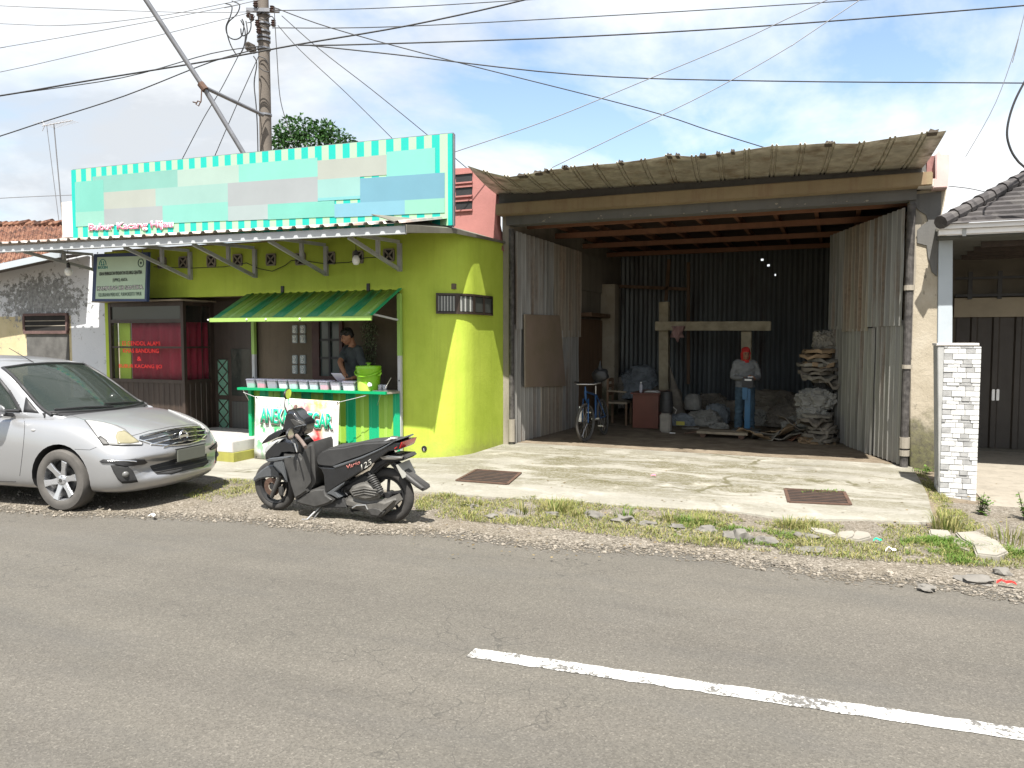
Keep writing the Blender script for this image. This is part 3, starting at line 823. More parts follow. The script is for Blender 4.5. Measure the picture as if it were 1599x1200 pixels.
for u, v, n, h, s, mt, lb in [(865, 797, 120, .15, .18, 'grass', 'tallest dry grass tuft at the apron edge in front of the left drain grate'),
  (815, 799, 60, .13, .13, 'grass', 'grass tuft just left of the tallest dry tuft'), (905, 805, 50, .11, .1, 'grass', 'low grass tuft just right of the tallest dry tuft'),
  (1045, 812, 60, .13, .11, 'grass', 'dry brown grass tuft at the apron edge below the workshop door'), (975, 806, 45, .12, .1, 'grassgreen', 'thin green tuft at the apron edge between stones'),
  (1232, 822, 70, .12, .12, 'grass', 'grass tuft at the apron edge below the right drain grate'), (1100, 818, 60, .12, .1, 'grass', 'grass tuft at the apron edge left of the largest stone'),
  (1478, 826, 110, .22, .13, 'grass', 'tall yellow grass tuft at the right corner of the apron'), (1575, 845, 80, .19, .2, 'grass', 'loose tall grass tuft at the far right edge of the verge'),
  (735, 788, 50, .1, .12, 'grass', 'low grass tuft at the apron edge right of the scooter')]:
    tuft(u, v, n, h, s, mt, lb, int(u))
def weed(u, v, h, n, label, seed, z=0.0, mt='leafmid', sp=.13):
    p = PZ(u, v, z); rnd = random.Random(seed)
    t = thing('weed', label, 'plant', p)
    ms, ml = MB(), MB()
    for i in range(n):
        a = rnd.uniform(0, 6.28); top = p + Vector((sp * math.cos(a) * rnd.random(), sp * math.sin(a) * rnd.random(), h * rnd.uniform(.5, 1)))
        ms.tube([p, p.lerp(top, .5) + Vector((0, 0, .02)), top], [.004, .003, .002], 5)
        for k in range(13):
            q = p.lerp(top, rnd.uniform(.25, 1)); az = rnd.uniform(0, 6.28); L = rnd.uniform(.03, .06)
            d = Vector((math.cos(az), math.sin(az), rnd.uniform(-.3, .5))).normalized(); s = d.cross(Vector((0, 0, 1))).normalized() * L * .3
            ml.face([q, q + d * L * .5 + s, q + d * L, q + d * L * .5 - s])
    ms.build('stem', MT['bark'], t); ml.build('leaves', MT[mt], t, recalc=False)
weed(1531, 808, .26, 9, 'leafy green weed growing below the tiled pillar', 4)
weed(1600, 815, .3, 7, 'leafy weed at the right edge of the forecourt', 5)
weed(1447, 738, .08, 5, 'small weed at the foot of the right concrete pillar', 6, .03)
grass_patch('weeds', [([(1252, 772), (1318, 772), (1318, 777), (1252, 777)], .45), ([(740, 700), (800, 694), (800, 703), (750, 710)], .2), ([(1424, 738), (1450, 738), (1450, 745), (1424, 745)], .35)], 330, (.02, .05), 'grassgreen', 9, -.9, zf=.05)
# ------------------------------------------------------------------ the open workshop
YG = 11.5
def sheet(m, o, uv, vv, nrm, pitch, amp, nv=3, trap=False, fn=None, ucuts=None):
    """corrugated sheet from corner o spanning vectors uv (across the ribs) and vv (along the ribs)"""
    o, uv, vv, nrm = Vector(o), Vector(uv), Vector(vv), Vector(nrm).normalized()
    W_ = uv.length; k = max(1, int(W_ / pitch)); us = []
    for i in range(k + 1):
        if trap:
            for f, a in (((0, 0), (.62, 0), (.70, 1), (.92, 1)) if trap is True else ((0, 0), (.72, 0), (.75, 1), (.79, 1), (.82, 0), (.88, 0), (.91, 1), (.95, 1), (.98, 0))): us.append((i + f, a))
        else:
            for f in (0, .25, .5, .75): us.append((i + f, math.sin(f * 2 * math.pi)))
    us = [(x * pitch, a) for x, a in us if x * pitch <= W_] + [(W_, 0)]
    rows = []
    for j in range(nv + 1):
        t = j / nv; row = []
        for x, a in us:
            p = o + uv * (x / W_) + vv * t + nrm * amp * a
            if fn: p = fn(p, x / W_, t)
            row.append(p)
        rows.append(row)
    lay = m.bm.verts.layers.float.get('ridge') or m.bm.verts.layers.float.new('ridge')
    V = m.grid(rows)
    for r in V:
        for v, (x, a) in zip(r, us): v[lay] = a

G = thing('workshop', 'open fronted scrap workshop with rusty corrugated canopy and folded back zinc doors', 'workshop', (-2, YG, 0))
# walls
m = MB(); m.box((-5.02, 11.9, -.1), (-4.9, 18.5, 3.838)); m.build('side_wall', MT['conc'], G)
m = MB(); m.box((1.0, 11.92, -.1), (1.12, 18.5, 3.85)); m.build('side_wall', MT['conc'], G)
m = MB(); rnd = random.Random(11)
def back_fn(p, a, t): return p
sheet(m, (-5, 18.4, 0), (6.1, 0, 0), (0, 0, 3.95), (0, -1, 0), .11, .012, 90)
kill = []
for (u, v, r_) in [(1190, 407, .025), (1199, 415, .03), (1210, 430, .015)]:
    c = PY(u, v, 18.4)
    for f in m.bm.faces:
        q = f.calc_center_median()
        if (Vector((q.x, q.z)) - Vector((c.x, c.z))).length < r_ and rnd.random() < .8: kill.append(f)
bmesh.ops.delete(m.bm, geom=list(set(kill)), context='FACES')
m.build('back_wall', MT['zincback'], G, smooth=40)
m = MB(); p = PY(1190, 411, 18.4)
# roof over the hall, battens and beams
m = MB(); m.box((-5.05, 11.6, 3.84), (1.15, 18.6, 3.9)); m.build('roof', mat('dark_roof_boarding', (.05, .032, .024), .9, var=.3), G)
for y in (12.3, 13.7, 15.4, 17.2):
    m = MB(); m.box((-4.9, y - .05, 3.61), (1.0, y + .05, 3.7)); m.build('beam', MT['rustwood'], G)
for i in range(10):
    x = -4.7 + i * .62
    m = MB(); m.box((x - .03, 11.7, 3.74), (x + .03, 18.3, 3.84)); m.build('rafter', MT['rustwood'], G)
for (u0, v0, u1, v1, y) in [(960, 447, 1075, 452, 17.9), (1075, 410, 1075, 600, 17.9), (1045, 405, 1040, 470, 17.9)]:
    m = MB(); m.bar(PY(u0, v0, y), PY(u1, v1, y), .07, .07, (0, 1, 0)); m.build('brace', MT['woodbrown'], G)
# concrete pillars
m = MB(); m.box((PY(784, 500, 11.42).x, 11.42, -.05), (PY(796, 500, 11.42).x, 11.85, 3.75), bev=.012); m.build('pillar', MT['conc'], G)
m = MB(); pl = [PY(u, v, 11.42) for u, v in ((1421, 300), (1479, 293), (1474, 322), (1468, 345), (1466, 375), (1464, 560), (1462, 745), (1421, 742))]
m.prism(pl, (0, .45, 0), .01); pil = m.build('pillar', MT['concpale'], G)
m = MB(); m.prism([PY(u, v, 11.4) for u, v in ((1421, 305), (1470, 299), (1469, 340), (1465, 392), (1463, 432), (1455, 425), (1449, 402), (1447, 384), (1432, 380), (1432, 360), (1440, 352), (1449, 346), (1446, 336), (1436, 330), (1428, 322), (1421, 325))], (0, .025, 0), .004); m.build('plaster_and_shadow_patch', MT['concdark'], pil)  # dark plaster, with the canopy's cast shadow painted into the same patch
m = MB(); m.prism([PY(u, v, 11.407) for u, v in ((1422, 320), (1434, 330), (1440, 345), (1436, 362), (1430, 372), (1431, 420), (1427, 470), (1424, 560), (1420, 560))], (0, .02, 0), .003); m.build('scorched_edge', MT['conc'], pil)
# parapets
m = MB(); m.prism([PY(u, v, 11.36) for u, v in ((690, 264), (737, 262), (762, 280), (776, 302), (776, 350), (785, 392), (745, 380), (690, 372))], (0, .16, 0), .008)
pw = m.build('parapet', MT['pink'], G)
for v0, v1 in ((270, 287), (291, 308), (313, 330)):
    a, b = PY(712, v1, 11.35), PY(737, v0, 11.35)
    m = MB(); m.box((a.x, 11.345, a.z), (b.x, 11.37, b.z)); m.build('vent', MT['black'], pw)
    m = MB()
    for z in (a.z, b.z): m.box((a.x - .02, 11.325, z - .012), (b.x + .01, 11.36, z + .012))
    m.build('vent_sill', MT['pink'], pw)
m = MB(); m.prism([PY(u, v, 11.2) for u, v in ((1461, 241), (1466, 235), (1470, 241), (1482, 241), (1483, 262), (1480, 293), (1457, 294), (1457, 279), (1461, 279))], (0, .3, 0), .01); pr = m.build('parapet', mat('pale_pink_plaster', (.5, .36, .34), .85, var=.12, vs=4, bump=.3), G)
m = MB(); m.prism([PY(u, v, 11.3) for u, v in ((1444, 252), (1452, 244), (1460, 243), (1461, 279), (1446, 279))], (0, .2, 0), .01); m.build('broken_parapet', mat('dull_red_plaster', (.22, .11, .10), .9, var=.3, vs=9, bump=.4), G)
m = MB(); m.prism([PY(u, v, 11.18) for u, v in ((1432, 270), (1443, 268), (1444, 280), (1458, 279), (1458, 291), (1430, 291))], (0, .3, 0), .01); m.build('cornice', MT['white'], G)
# front beams
xl, xr = -5.0, PY(1446, 300, 11.3).x
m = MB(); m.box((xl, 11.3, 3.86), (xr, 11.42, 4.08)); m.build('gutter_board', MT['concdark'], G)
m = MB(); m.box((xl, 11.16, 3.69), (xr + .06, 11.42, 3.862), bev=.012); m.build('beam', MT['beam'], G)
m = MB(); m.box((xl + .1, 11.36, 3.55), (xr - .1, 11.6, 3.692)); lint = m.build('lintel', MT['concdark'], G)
# splashes of mortar stuck along the lintel
m = MB(); rnd = random.Random(5)
for i in range(26):
    x = rnd.uniform(-4.3, .4); z = 3.56 + abs(rnd.gauss(0, .03)); r_ = rnd.uniform(.004, .014)
    m.ball((x, 11.36, z), r_, 1, (1.6, .4, 1), .6, i)
merge_into(lint, m, MT['conc'])
# canopy sheet
FE = [PY(u, v, 9.85) for u, v in ((730, 259), (752, 266), (775, 272), (800, 277), (832, 272), (870, 263), (905, 259), (955, 256), (1000, 250), (1050, 243), (1082, 245), (1125, 240), (1200, 228), (1270, 227), (1300, 224), (1325, 227), (1345, 222), (1400, 215), (1478, 204))]
def front_at(x):
    for a, b in zip(FE, FE[1:]):
        if x <= b.x: return lerp(a.z, b.z, (x - a.x) / max(1e-4, b.x - a.x))
    return FE[-1].z
BL, BR = PY(772, 305, 11.38), PY(1436, 266, 11.38)
def can_fn(p, a, t):
    x = lerp(FE[0].x, FE[-1].x, a); xb = lerp(BL.x, BR.x, a)
    zf = front_at(x) + .012 * nz(x, 1, 2.3); zb = lerp(BL.z, BR.z, a) + .01
    sag = -.035 * math.sin(math.pi * t)
    y = 9.85 + .07 * nz(x, 7, 1.7) + .03 * nz(math.floor(x / .34), 3, 3.3)
    off = p.z - 100
    return Vector((lerp(x, xb, t), lerp(y, 11.62, t), lerp(zf, zb, t) + sag + off))
m = MB(); sheet(m, (0, 0, 100), (6.3, 0, 0), (0, 1, 0), (0, 0, 1), .34, .022, 8, 'rib', can_fn)
can = m.build('canopy', MT['zincroof'], G, smooth=15)
md = can.modifiers.new('t', 'SOLIDIFY'); md.thickness = .004; bake(can)
m = MB(); rnd = random.Random(21)
for i in range(13):
    a = rnd.uniform(.02, .98); x = lerp(FE[0].x, FE[-1].x, a); w = rnd.uniform(.02, .07)
    q = Vector((x, 9.82, front_at(x) + .004))
    m.prism([q + Vector((-w, 0, -.01)), q + Vector((-w * .5, 0, .02 + rnd.random() * .015)), q + Vector((w * .3, 0, .012)), q + Vector((w, 0, .02)), q + Vector((w * .8, 0, -.012))], (0, .12, -.012))
merge_into(can, m, mat('charred_sheet_edge', (.07, .058, .045), .9, var=.3))
# doors
def door(h, f, top_h, top_f, strips, lname, seed):
    """a leaf swung inwards: hinge edge h, free edge f on the floor"""
    h, f = Vector(h), Vector(f); uv = f - h; up = Vector((0, 0, 1)); nrm = uv.cross(up).normalized()
    if nrm.y > 0: nrm = -nrm
    if abs(nrm.x) > .7 and nrm.dot(CPOS - h) < 0: nrm = -nrm
    m = MB(); L = uv.length
    for t in (.02, .5, .98): m.bar(h + uv * t - nrm * .05 + up * .06, h + uv * t - nrm * .05 + up * (lerp(top_h, top_f, t) - .05), .05, .05, nrm)
    for z in (.25, 1.7, 3.2): m.bar(h + uv * .01 - nrm * .05 + up * z, h + uv * .99 - nrm * .05 + up * z, .05, .05, nrm)
    d = m.build('door', MT['wood'], G); tag(d, lname)
    for i, (a, b, z0, z1, mt, off) in enumerate(strips):
        m = MB(); o = h + uv * a + up * z0 + nrm * off
        zt = lambda t: lerp(top_h, top_f, t) if z1 is None else z1
        ta, tb = zt(a), zt(b)
        def fn(p, u, t, o=o, ta=ta, tb=tb, z0=z0):
            q = p - o; zz = lerp(z0, lerp(ta, tb, u), t)
            return Vector((p.x, p.y, zz + .006 * nz(u * 9, z0, 3, seed))) + nrm * .014 * nz(u * 4 + z0, t * 2, 1.5, seed + i)
        sheet(m, o, uv * (b - a), (0, 0, 1), nrm, .15, .026, 8, False, fn)
        m.build('zinc_sheet', MT[mt], d, smooth=50)
    return d
zl = PY(807, 361, 11.5).z
hl = Vector((PY(803, 697, 11.5).x, 11.5, 0)); fl = Vector((-4.60, 14.2, 0))
dl = door(hl, fl, zl, zl - .06, [(0, .36, .05, 1.98, 'zincdoor', 0), (.34, .70, .05, 1.75, 'zincrust', .012), (.68, 1, .05, 1.9, 'zincdoor', 0),
     (0, .30, 1.9, None, 'zincdoor', .022), (.28, .56, 1.7, None, 'zincdoor', .03), (.54, 1.0, 1.78, None, 'zincrust', .024)], 'left zinc door leaf with brown rusted sheets', 3)
hr = Vector((PY(1404, 733, 11.5).x, 11.5, 0)); fr = Vector((-.12, 14.1, 0)); zr = PY(1406, 325, 11.5).z
DH, DF = hl.copy(), fl.copy()
dr = door(hr, fr, zr, zr + .0, [(0, .34, .06, 2.0, 'zincdoor', 0), (.32, .66, .05, 1.9, 'zincdoor', .012), (.64, 1, .06, 1.95, 'zincdoor', 0),
     (0, .42, 1.92, None, 'zincdoor', .022), (.40, .78, 1.86, None, 'zincrust', .03), (.76, 1, 1.9, None, 'zincdoor', .02)], 'right zinc door leaf standing open', 8)
# hinge poles
def hinge(u, v0, v1, y, r, sleeves):
    a, b = PY(u, v1, y), PY(u, v0, y)
    m = MB(); m.tube([(a.x, y, 0), (a.x, y, b.z)], r, 12); p = m.build('hinge_pole', mat('flaking_black_pipe', (.06, .055, .052), .7, .2, var=.6, vs=14, bump=.5), G)
    for s0, s1 in sleeves:
        z0, z1 = PY(u, s1, y).z, PY(u, s0, y).z
        m = MB(); m.tube([(a.x, y, z0), (a.x, y, z1)], r * 1.3, 12); m.build('sleeve', MT['conc'], p)
hinge(799, 358, 697, 11.42, .045, [(655, 690)])
hinge(1411, 320, 733, 11.38, .05, [(683, 700), (703, 712), (446, 454), (570, 576)])
# boards, post and shelving along the left inner wall
m = MB(); m.box((-4.88, 16.6, .04), (-4.55, 16.95, 2.95), bev=.01); m.build('post', MT['concpale'], G)
m = MB(); m.box((-4.88, 14.4, 2.75), (-4.84, 18.2, 3.5)); m.build('plywood_panel', MT['conc'], G)
m = MB(); m.box((-4.88, 14.5, .04), (-4.80, 16.5, 2.15)); m.build('plywood_panel', MT['woodbrown'], G)
m = MB(); m.box((-4.87, 15.1, 2.2), (-4.62, 16.5, 2.28)); m.build('shelf', MT['woodbrown'], G)
# ------------------------------------------------------------------ the lime green shop
YS = 9.8
XL, XR, XS = PY(166, 500, YS).x, -5.93, -4.98        # left end, right of the stall opening, side wall
PF = .195                                             # porch floor
S = thing('green_shop', 'lime green drinks shop with a rounded corner and grey eave roof', 'shop', (-8.5, YS, 0))
ZB = PY(628, 455, YS).z; ZT = 3.27
m = MB(); m.box((XL, YS, ZB), (XR, YS + .14, ZT)); m.build('wall', MT['green'], S)
m = MB(); m.box((XL - .02, YS - .01, -.2), (XL + .1, YS + .15, ZB)); m.build('corner_post', MT['green'], S)
# rounded corner wall
def corner(rr, n=10):
    pts = [(XR, YS + (.55 - rr)), (-5.53, YS + (.55 - rr))]
    for i in range(1, n): a = R(90 * i / n); pts.append((-5.53 + rr * math.sin(a), YS + .55 - rr * math.cos(a)))
    pts += [(-5.53 + rr, YS + .55), (-5.53 + rr, 11.43)]
    return pts
o_, i_ = corner(.55), corner(.43)
m = MB(); ring = [o_ + i_[::-1]][0]
m.grid([[(x, y, -.2) for x, y in ring], [(x, y, 1.0) for x, y in ring], [(x, y, 2.2) for x, y in ring], [(x, y, ZT) for x, y in ring]], True)
m.face([(x, y, ZT) for x, y in ring]); cw = m.build('corner_wall', MT['green'], S, smooth=40)
# strip window following the curve
zA, zB2 = PY(684, 487, YS).z, PY(684, 461, YS).z
def arc(off):
    out = []; x0 = PY(682, 470, YS - .01).x
    pts = corner(.55 + off, 16); pts = [(x0, pts[0][1])] + [p for p in pts if p[0] > x0 + .01]
    yend = PX(770, 470, -5.53 + .55 + off).y
    pts = pts[:-1] + [(-5.53 + .55 + off, yend)]
    return pts
def along(pts, n):
    L = [0]
    for a, b in zip(pts, pts[1:]): L.append(L[-1] + math.hypot(b[0]-a[0], b[1]-a[1]))
    out = []
    for k in range(n + 1):
        t = L[-1] * k / n
        for j in range(len(L) - 1):
            if t <= L[j+1] + 1e-6:
                f = (t - L[j]) / max(1e-6, L[j+1] - L[j]); out.append((lerp(pts[j][0], pts[j+1][0], f), lerp(pts[j][1], pts[j+1][1], f))); break
    return out
def strip(off0, off1, z0, z1, a=0, b=1, n=24):
    A_, B_ = along(arc(off0), n), along(arc(off1), n); i0, i1 = int(a * n), int(b * n)
    A_, B_ = A_[i0:i1+1], B_[i0:i1+1]; ring = B_ + A_[::-1]
    m = MB(); m.grid([[(x, y, z0) for x, y in ring], [(x, y, z1) for x, y in ring]], True)
    m.face([(x, y, z0) for x, y in ring]); m.face([(x, y, z1) for x, y in ring]); return m
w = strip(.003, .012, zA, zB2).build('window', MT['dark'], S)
strip(.003, .035, zB2, zB2 + .03).build('frame', MT['darkwood'], w); strip(.003, .035, zA - .03, zA).build('frame', MT['darkwood'], w)
for k in range(5):
    a = k / 4; strip(.004, .034, zA, zB2, max(0, a - .03), min(1, a + .03) if k < 4 else 1, 96).build('mullion', MT['darkwood'], w)
for k in range(4):
    mm = strip(.013, .02, zA + .01, zB2 - .01, k / 4 + .03, k / 4 + .22, 96); mm.build('louvre_glass', m_stripes('ribbed_louvre_%d' % k, [(0, (.06, .065, .06)), (.55, (.42, .43, .40)), (.75, (.12, .12, .12))], .035, 0, 0, .3, .2), w)
# drain pipe end low on the wall
m = MB(); c = PY(662, 701, YS - .012); m.tube([(c.x, YS + .03, c.z), (c.x, YS - .012, c.z)], .042, 14); dp = m.build('drain_hole', MT['dark'], S)
m = MB(); m.tube([(c.x, YS - .01, c.z - .035), (c.x, YS - .02, c.z + .0)], .008, 6); m.build('wire_end', MT['greypost'], dp)
# plinth and porch floor
m = MB(); m.box((XL - .05, 8.95, -.3), (-8.32, 12.0, .03)); m.box((-8.32, 9.46, -.3), (-7.3, 12.0, .0301)); m.box((-7.3, 9.76, -.3), (XR, 12, .0302)); m.build('step', MT['olive'], S)
m = MB(); m.box((XL - .03, 8.965, .03), (-8.35, 9.75, PF), bev=.008); m.box((XL - .03, 9.753, .032), (XR, 12.0, PF)); m.build('porch_floor', MT['tilewhite'], S)
# inner walls and ceiling
m = MB(); m.box((XL - .05, 10.47, PF), (-5.1, 10.6, 2.6)); m.build('porch_wall', MT['brown'], S)
m = MB(); m.box((XL, YS + .15, ZB + .02), (-5.1, 10.46, ZB + .1)); m.build('porch_ceiling', MT['brown'], S)
m = MB(); m.box((XR + .02, YS + .13, PF), (XR + .1, 10.46, ZB + .02)); m.build('porch_wall', MT['brown'], S)
m = MB(); m.box((XL, 10.62, -.2), (-5.08, 12.3, 3.24)); m.build('rear_block', MT['white'], S)
# air blocks under the eave
def vent(u, v):
    c = PY(u, v, YS); h = .085
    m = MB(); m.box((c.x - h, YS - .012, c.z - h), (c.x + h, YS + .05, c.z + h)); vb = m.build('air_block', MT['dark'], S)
    m = MB()
    for a in (-1, 1):
        m.bar((c.x - h * .8, YS - .017, c.z - a * h * .8), (c.x + h * .8, YS - .017, c.z + a * h * .8), .022, .012, (0, 1, 0))
    m.build('cross', MT['conc'], vb)
    m = MB()
    for x0, z0, x1, z1 in ((-1, -1, 1, -1), (-1, 1, 1, 1), (-1, -.85, -1, .85), (1, -.85, 1, .85)):
        m.bar((c.x + x0 * h, YS - .016, c.z + z0 * h), (c.x + x1 * h, YS - .016, c.z + z1 * h), .02, .022, (0, 1, 0))
    m.build('rim', MT['conc'], vb)
for u, v in ((254, 411), (287, 410), (331, 408), (372, 406.5), (424, 406), (470, 405), (516, 403.5), (560, 402), (608, 399)): vent(u, v)
# eave roof
ea, eb = PY(-60, 391, 8.45), PY(634, 366, 8.45)
FX0, FX1 = -13.6, -4.98
def ez(x): return lerp(3.16, 3.06, (x + 12.8) / 7.8)
m = MB()
m.bm.verts.ensure_lookup_table()
fv = [(FX0, 8.43, ez(FX0)), (FX1 - .04, 8.43, ez(FX1))]
m.prism([(FX0, 8.42, ez(FX0) - .005), (FX1 - .02, 8.42, ez(FX1) - .005), (FX1 - .02, 8.42, ez(FX1) + .10), (FX0, 8.42, ez(FX0) + .10)], (0, .04, 0), .006); fs = m.build('fascia', MT['fascia'], S)
m = MB()
def eave_fn(p, a, t):
    x = lerp(FX0, FX1, a); return Vector((x, lerp(8.36, 9.72, t), lerp(ez(x) + .125, 3.44, t) + (p.z - 50)))
sheet(m, (FX0, 8.4, 50), (FX1 - FX0, 0, 0), (0, 1, 0), (0, 0, 1), .225, .032, 4, True, eave_fn)
er = m.build('eave_roof', MT['zinceave'], S, smooth=30)
md = er.modifiers.new('t', 'SOLIDIFY'); md.thickness = .003; bake(er)
# the eave carries on round the side wall
m = MB(); pts = [(FX1, 8.4, ez(FX1) + .105), (FX1 + .05, 9.6, 3.27), (FX1 + .03, 11.42, 3.30)]
m.grid([[(x, y, z) for x, y, z in pts], [(x - .5, y, z + .16) for x, y, z in pts], ])
m.grid([[(x, y, z) for x, y, z in pts], [(x, y, z - .10 * (1 - k * .35)) for k, (x, y, z) in enumerate(pts)]])
sd = m.build('side_eave', mat('grey_olive_eave_board', (.13, .125, .10), .8, var=.25, vs=3), S)
md = sd.modifiers.new('t', 'SOLIDIFY'); md.thickness = .012; bake(sd)
m = MB(); m.box((XL, YS + .16, ZT), (-5.1, 12.3, ZT + .05)); m.build('roof_slab', MT['conc'], S)
# steel brackets
def bracket(uw, vw0, vw1):
    b = PY(uw, vw1, YS - .03); t = PY(uw, vw0, YS - .03); x = b.x; zt = ez(x) + .06
    g = MB(); g.bar((x, YS - .025, b.z), (x, YS - .025, zt), .06, .05, (0, 1, 0)); br = g.build('bracket', MT['steelgrey'], S)
    g = MB(); g.bar((x, YS - .06, b.z + .03), (x, 8.5, ez(x) + .0), .05, .035, (1, 0, 0)); g.build('diagonal_strut', MT['steelgrey'], br)
    g = MB(); g.bar((x, YS - .055, zt + .02), (x, 8.47, ez(x) + .045), .05, .045); g.build('arm', MT['steelgrey'], br)
    ym = 9.2; zb = lerp(b.z + .03, ez(x), (YS - .06 - ym) / (YS - .06 - 8.5))
    g = MB(); g.bar((x, ym, zb), (x, ym, ez(x) + .06), .055, .04, (0, 1, 0)); g.build('hanger', MT['steelgrey'], br)
for u, v0, v1 in ((147, 385, 424), (297, 385, 437), (398, 380, 434), (509, 378, 431), (624, 372, 424)): bracket(u, v0, v1)
m = MB(); m.tube([(FX0 + .3, 9.15, 3.27), (FX1 - .2, 9.15, 3.2)], .025, 6); m.build('purlin', MT['steelgrey'], S)
# parapet wall carrying the roof sign
m = MB(); m.box((PY(100, 340, 9.66).x, 9.62, ZT + .06), (PY(703, 300, 9.66).x, 9.76, 3.9)); m.build('parapet', MT['pink'], S)
m = MB(); a = PY(101, 372, 9.6); b = PY(119, 315, 9.6); m.box((a.x, 9.56, a.z), (b.x, 9.61, b.z)); m.build('parapet_end', MT['white'], S)
# glazed display box at the left end of the porch
BX0, BX1, BYF, BYB = PY(169, 500, 9.72).x, PY(284, 500, 9.72).x, 9.72, 10.4
zt, zb = PY(285, 474, BYF).z, PY(285, 597, BYF).z
D = thing('display_window', 'dark timber display window with red lettering and crimson curtain beside the black door', 'window', ((BX0 + BX1) / 2, BYF, PF))
zr = PY(285, 543, BYF).z; zq = PY(285, 501, BYF).z
m = MB()
for z, h in ((zt, .07), (zq, .06), (zb, .06)):
    m.box((BX0 + .05, BYF, z - h / 2), (BX1 - .03, BYF + .06, z + h / 2))
m.box((BX0 + .05, BYF + .01, zr - .015), (BX1 - .03, BYF + .05, zr + .015))
for x in (BX0, BX1 - .03): m.box((x, BYF - .003, PF), (x + .06, BYF + .06, zt + .035))
m.box((BX1 - .03, BYF + .06, zb - .03), (BX1 + .03, BYB, zb + .03)); m.box((BX1 - .03, BYF + .06, zt - .03), (BX1 + .03, BYB, zt + .03))
m.box((BX1 - .02, BYF + .06, zr - .015), (BX1 + .02, BYB, zr + .015)); m.box((BX1 - .033, BYB - .08, PF), (BX1 + .033, BYB, zt + .035))
m.build('frame', MT['darkwood'], D)
m = MB(); sheet(m, (BX0 + .05, BYF + .03, PF), (BX1 - BX0 - .1, 0, 0), (0, 0, zb - PF), (0, -1, 0), .12, .008, 1, True); sheet(m, (BX1, BYF + .06, PF), (0, BYB - BYF - .1, 0), (0, 0, zb - PF), (1, 0, 0), .12, .008, 1, True)
m.build('lower_panel', MT['darkwood'], D)
gl = m_glass('clear_shop_glass', (.05, .055, .05), .03, .13)
for z0, z1 in ((zq + .03, zt - .035),): 
    m = MB(); m.box((BX0 + .05, BYF + .02, z0), (BX1 - .03, BYF + .026, z1)); m.build('transom_glass', m_glass('grimy_transom_glass', (.03, .035, .03), .08), D)
m = MB(); m.box((BX0 + .05, BYF + .02, zb + .03), (BX1 - .03, BYF + .026, zq - .03)); gp = m.build('pane', gl, D)
m = MB(); m.box((BX1 - .003, BYF + .06, zb + .03), (BX1 + .003, BYB - .08, zt - .03)); m.build('pane', gl, D)
for s, v, h, u0, u1 in (('ES CENDOL ALAMI', 536.5, .075, 191, 250), ('KHAS BANDUNG', 548, .075, 192, 248), ('&', 560.5, .075, 214, 221), ('BUBUR KACANG IJO', 573, .085, 186, 253)):
    a, b = PY(u0, v, BYF + .018), PY(u1, v, BYF + .018)
    text(s, (a + b) / 2, h, MT['inkred'], gp, width=(b - a).length, ext=.002, off=.012)
def curtain(x0, y0, x1, y1, z0, z1, k, amp, seed):
    m = MB(); rows = []; n = 60; d = Vector((x1 - x0, y1 - y0, 0)); nn = Vector((d.y, -d.x, 0)).normalized()
    for j in range(7):
        t = j / 6; rows.append([Vector((x0, y0, lerp(z0, z1, t))) + d * (i / n) + nn * amp * (1 - .4 * t) * math.sin(i / n * k + seed + .8 * nz(i / n * 3, t, 1, seed)) for i in range(n + 1)])
    m.grid(rows); o = m.build('curtain', MT['curtain'], D, smooth=60); md = o.modifiers.new('t', 'SOLIDIFY'); md.thickness = .003; bake(o)
curtain(PY(208, 550, 9.85).x, 9.85, BX1 - .06, 9.85, zb, zq - .02, 34, .022, 1); curtain(BX1 - .08, 9.85, BX1 - .08, BYB - .02, zb, zq - .02, 22, .02, 5)
m = MB(); m.box((BX0 + .06, 9.88, zb - .02), (PY(204, 550, 9.88).x, 9.9, zq - .02)); m.build('inner_panel', mat('bright_lime_board', (.50, .72, .08), .6, var=.05), D)
m = MB(); m.box((BX0 + .06, 10.2, PF), (BX1 - .06, 10.22, zt)); m.build('back_panel', MT['darkwood'], D)
m = MB(); m.box((BX0 - .25, BYF - .12, zt + .045), (BX1 + .1, BYB, zt + .065)); m.build('top_board', MT['wood'], D)
# black door with green lattice panes
DX0, DX1 = PY(331, 600, 10.4).x, PY(400, 600, 10.4).x
K = thing('lattice_door', 'black timber door with green diamond lattice panes beside the food stall', 'door', ((DX0 + DX1) / 2, 10.4, PF))
m = MB(); m.box((DX0, 10.4, PF), (DX1, 10.45, 2.4)); m.build('door_leaf', mat('dark_stained_plywood', (.045, .034, .027), .45, var=.25, vs=3, stretch=(3, 3, .4)), K)
m = MB()
for x in (DX0, DX1 - .05): m.box((x - .02, 10.36, PF), (x + .06, 10.44, 2.42))
m.build('frame', MT['darkwood'], K)
z_ = lambda v: PY(340, v, 10.4).z
for v0, v1 in ((562, 617), (624, 680)):
    a, b = PY(341, 600, 10.39).x, PY(356, 600, 10.39).x
    m = MB(); m.box((a, 10.385, z_(v1)), (b, 10.396, z_(v0))); gp2 = m.build('green_pane', mat('pale_green_glass', (.13, .26, .19), .2, var=.1, bump=0), K)
    m = MB(); n = 3
    for k in range(n):
        za, zc = lerp(z_(v1), z_(v0), k / n), lerp(z_(v1), z_(v0), (k + 1) / n)
        m.bar((a, 10.38, za), (b, 10.38, zc), .016, .01, (0, 1, 0)); m.bar((b, 10.376, za), (a, 10.376, zc), .016, .01, (0, 1, 0))
    m.build('lattice', MT['darkwood'], gp2)
a, b = PY(362, 600, 10.39).x, PY(394, 600, 10.39).x
m = MB(); m.box((a, 10.385, z_(617)), (b, 10.396, z_(545))); m.build('dark_pane', mat('smoked_door_glass', (.03, .034, .03), .1, var=.2, bump=0), K)
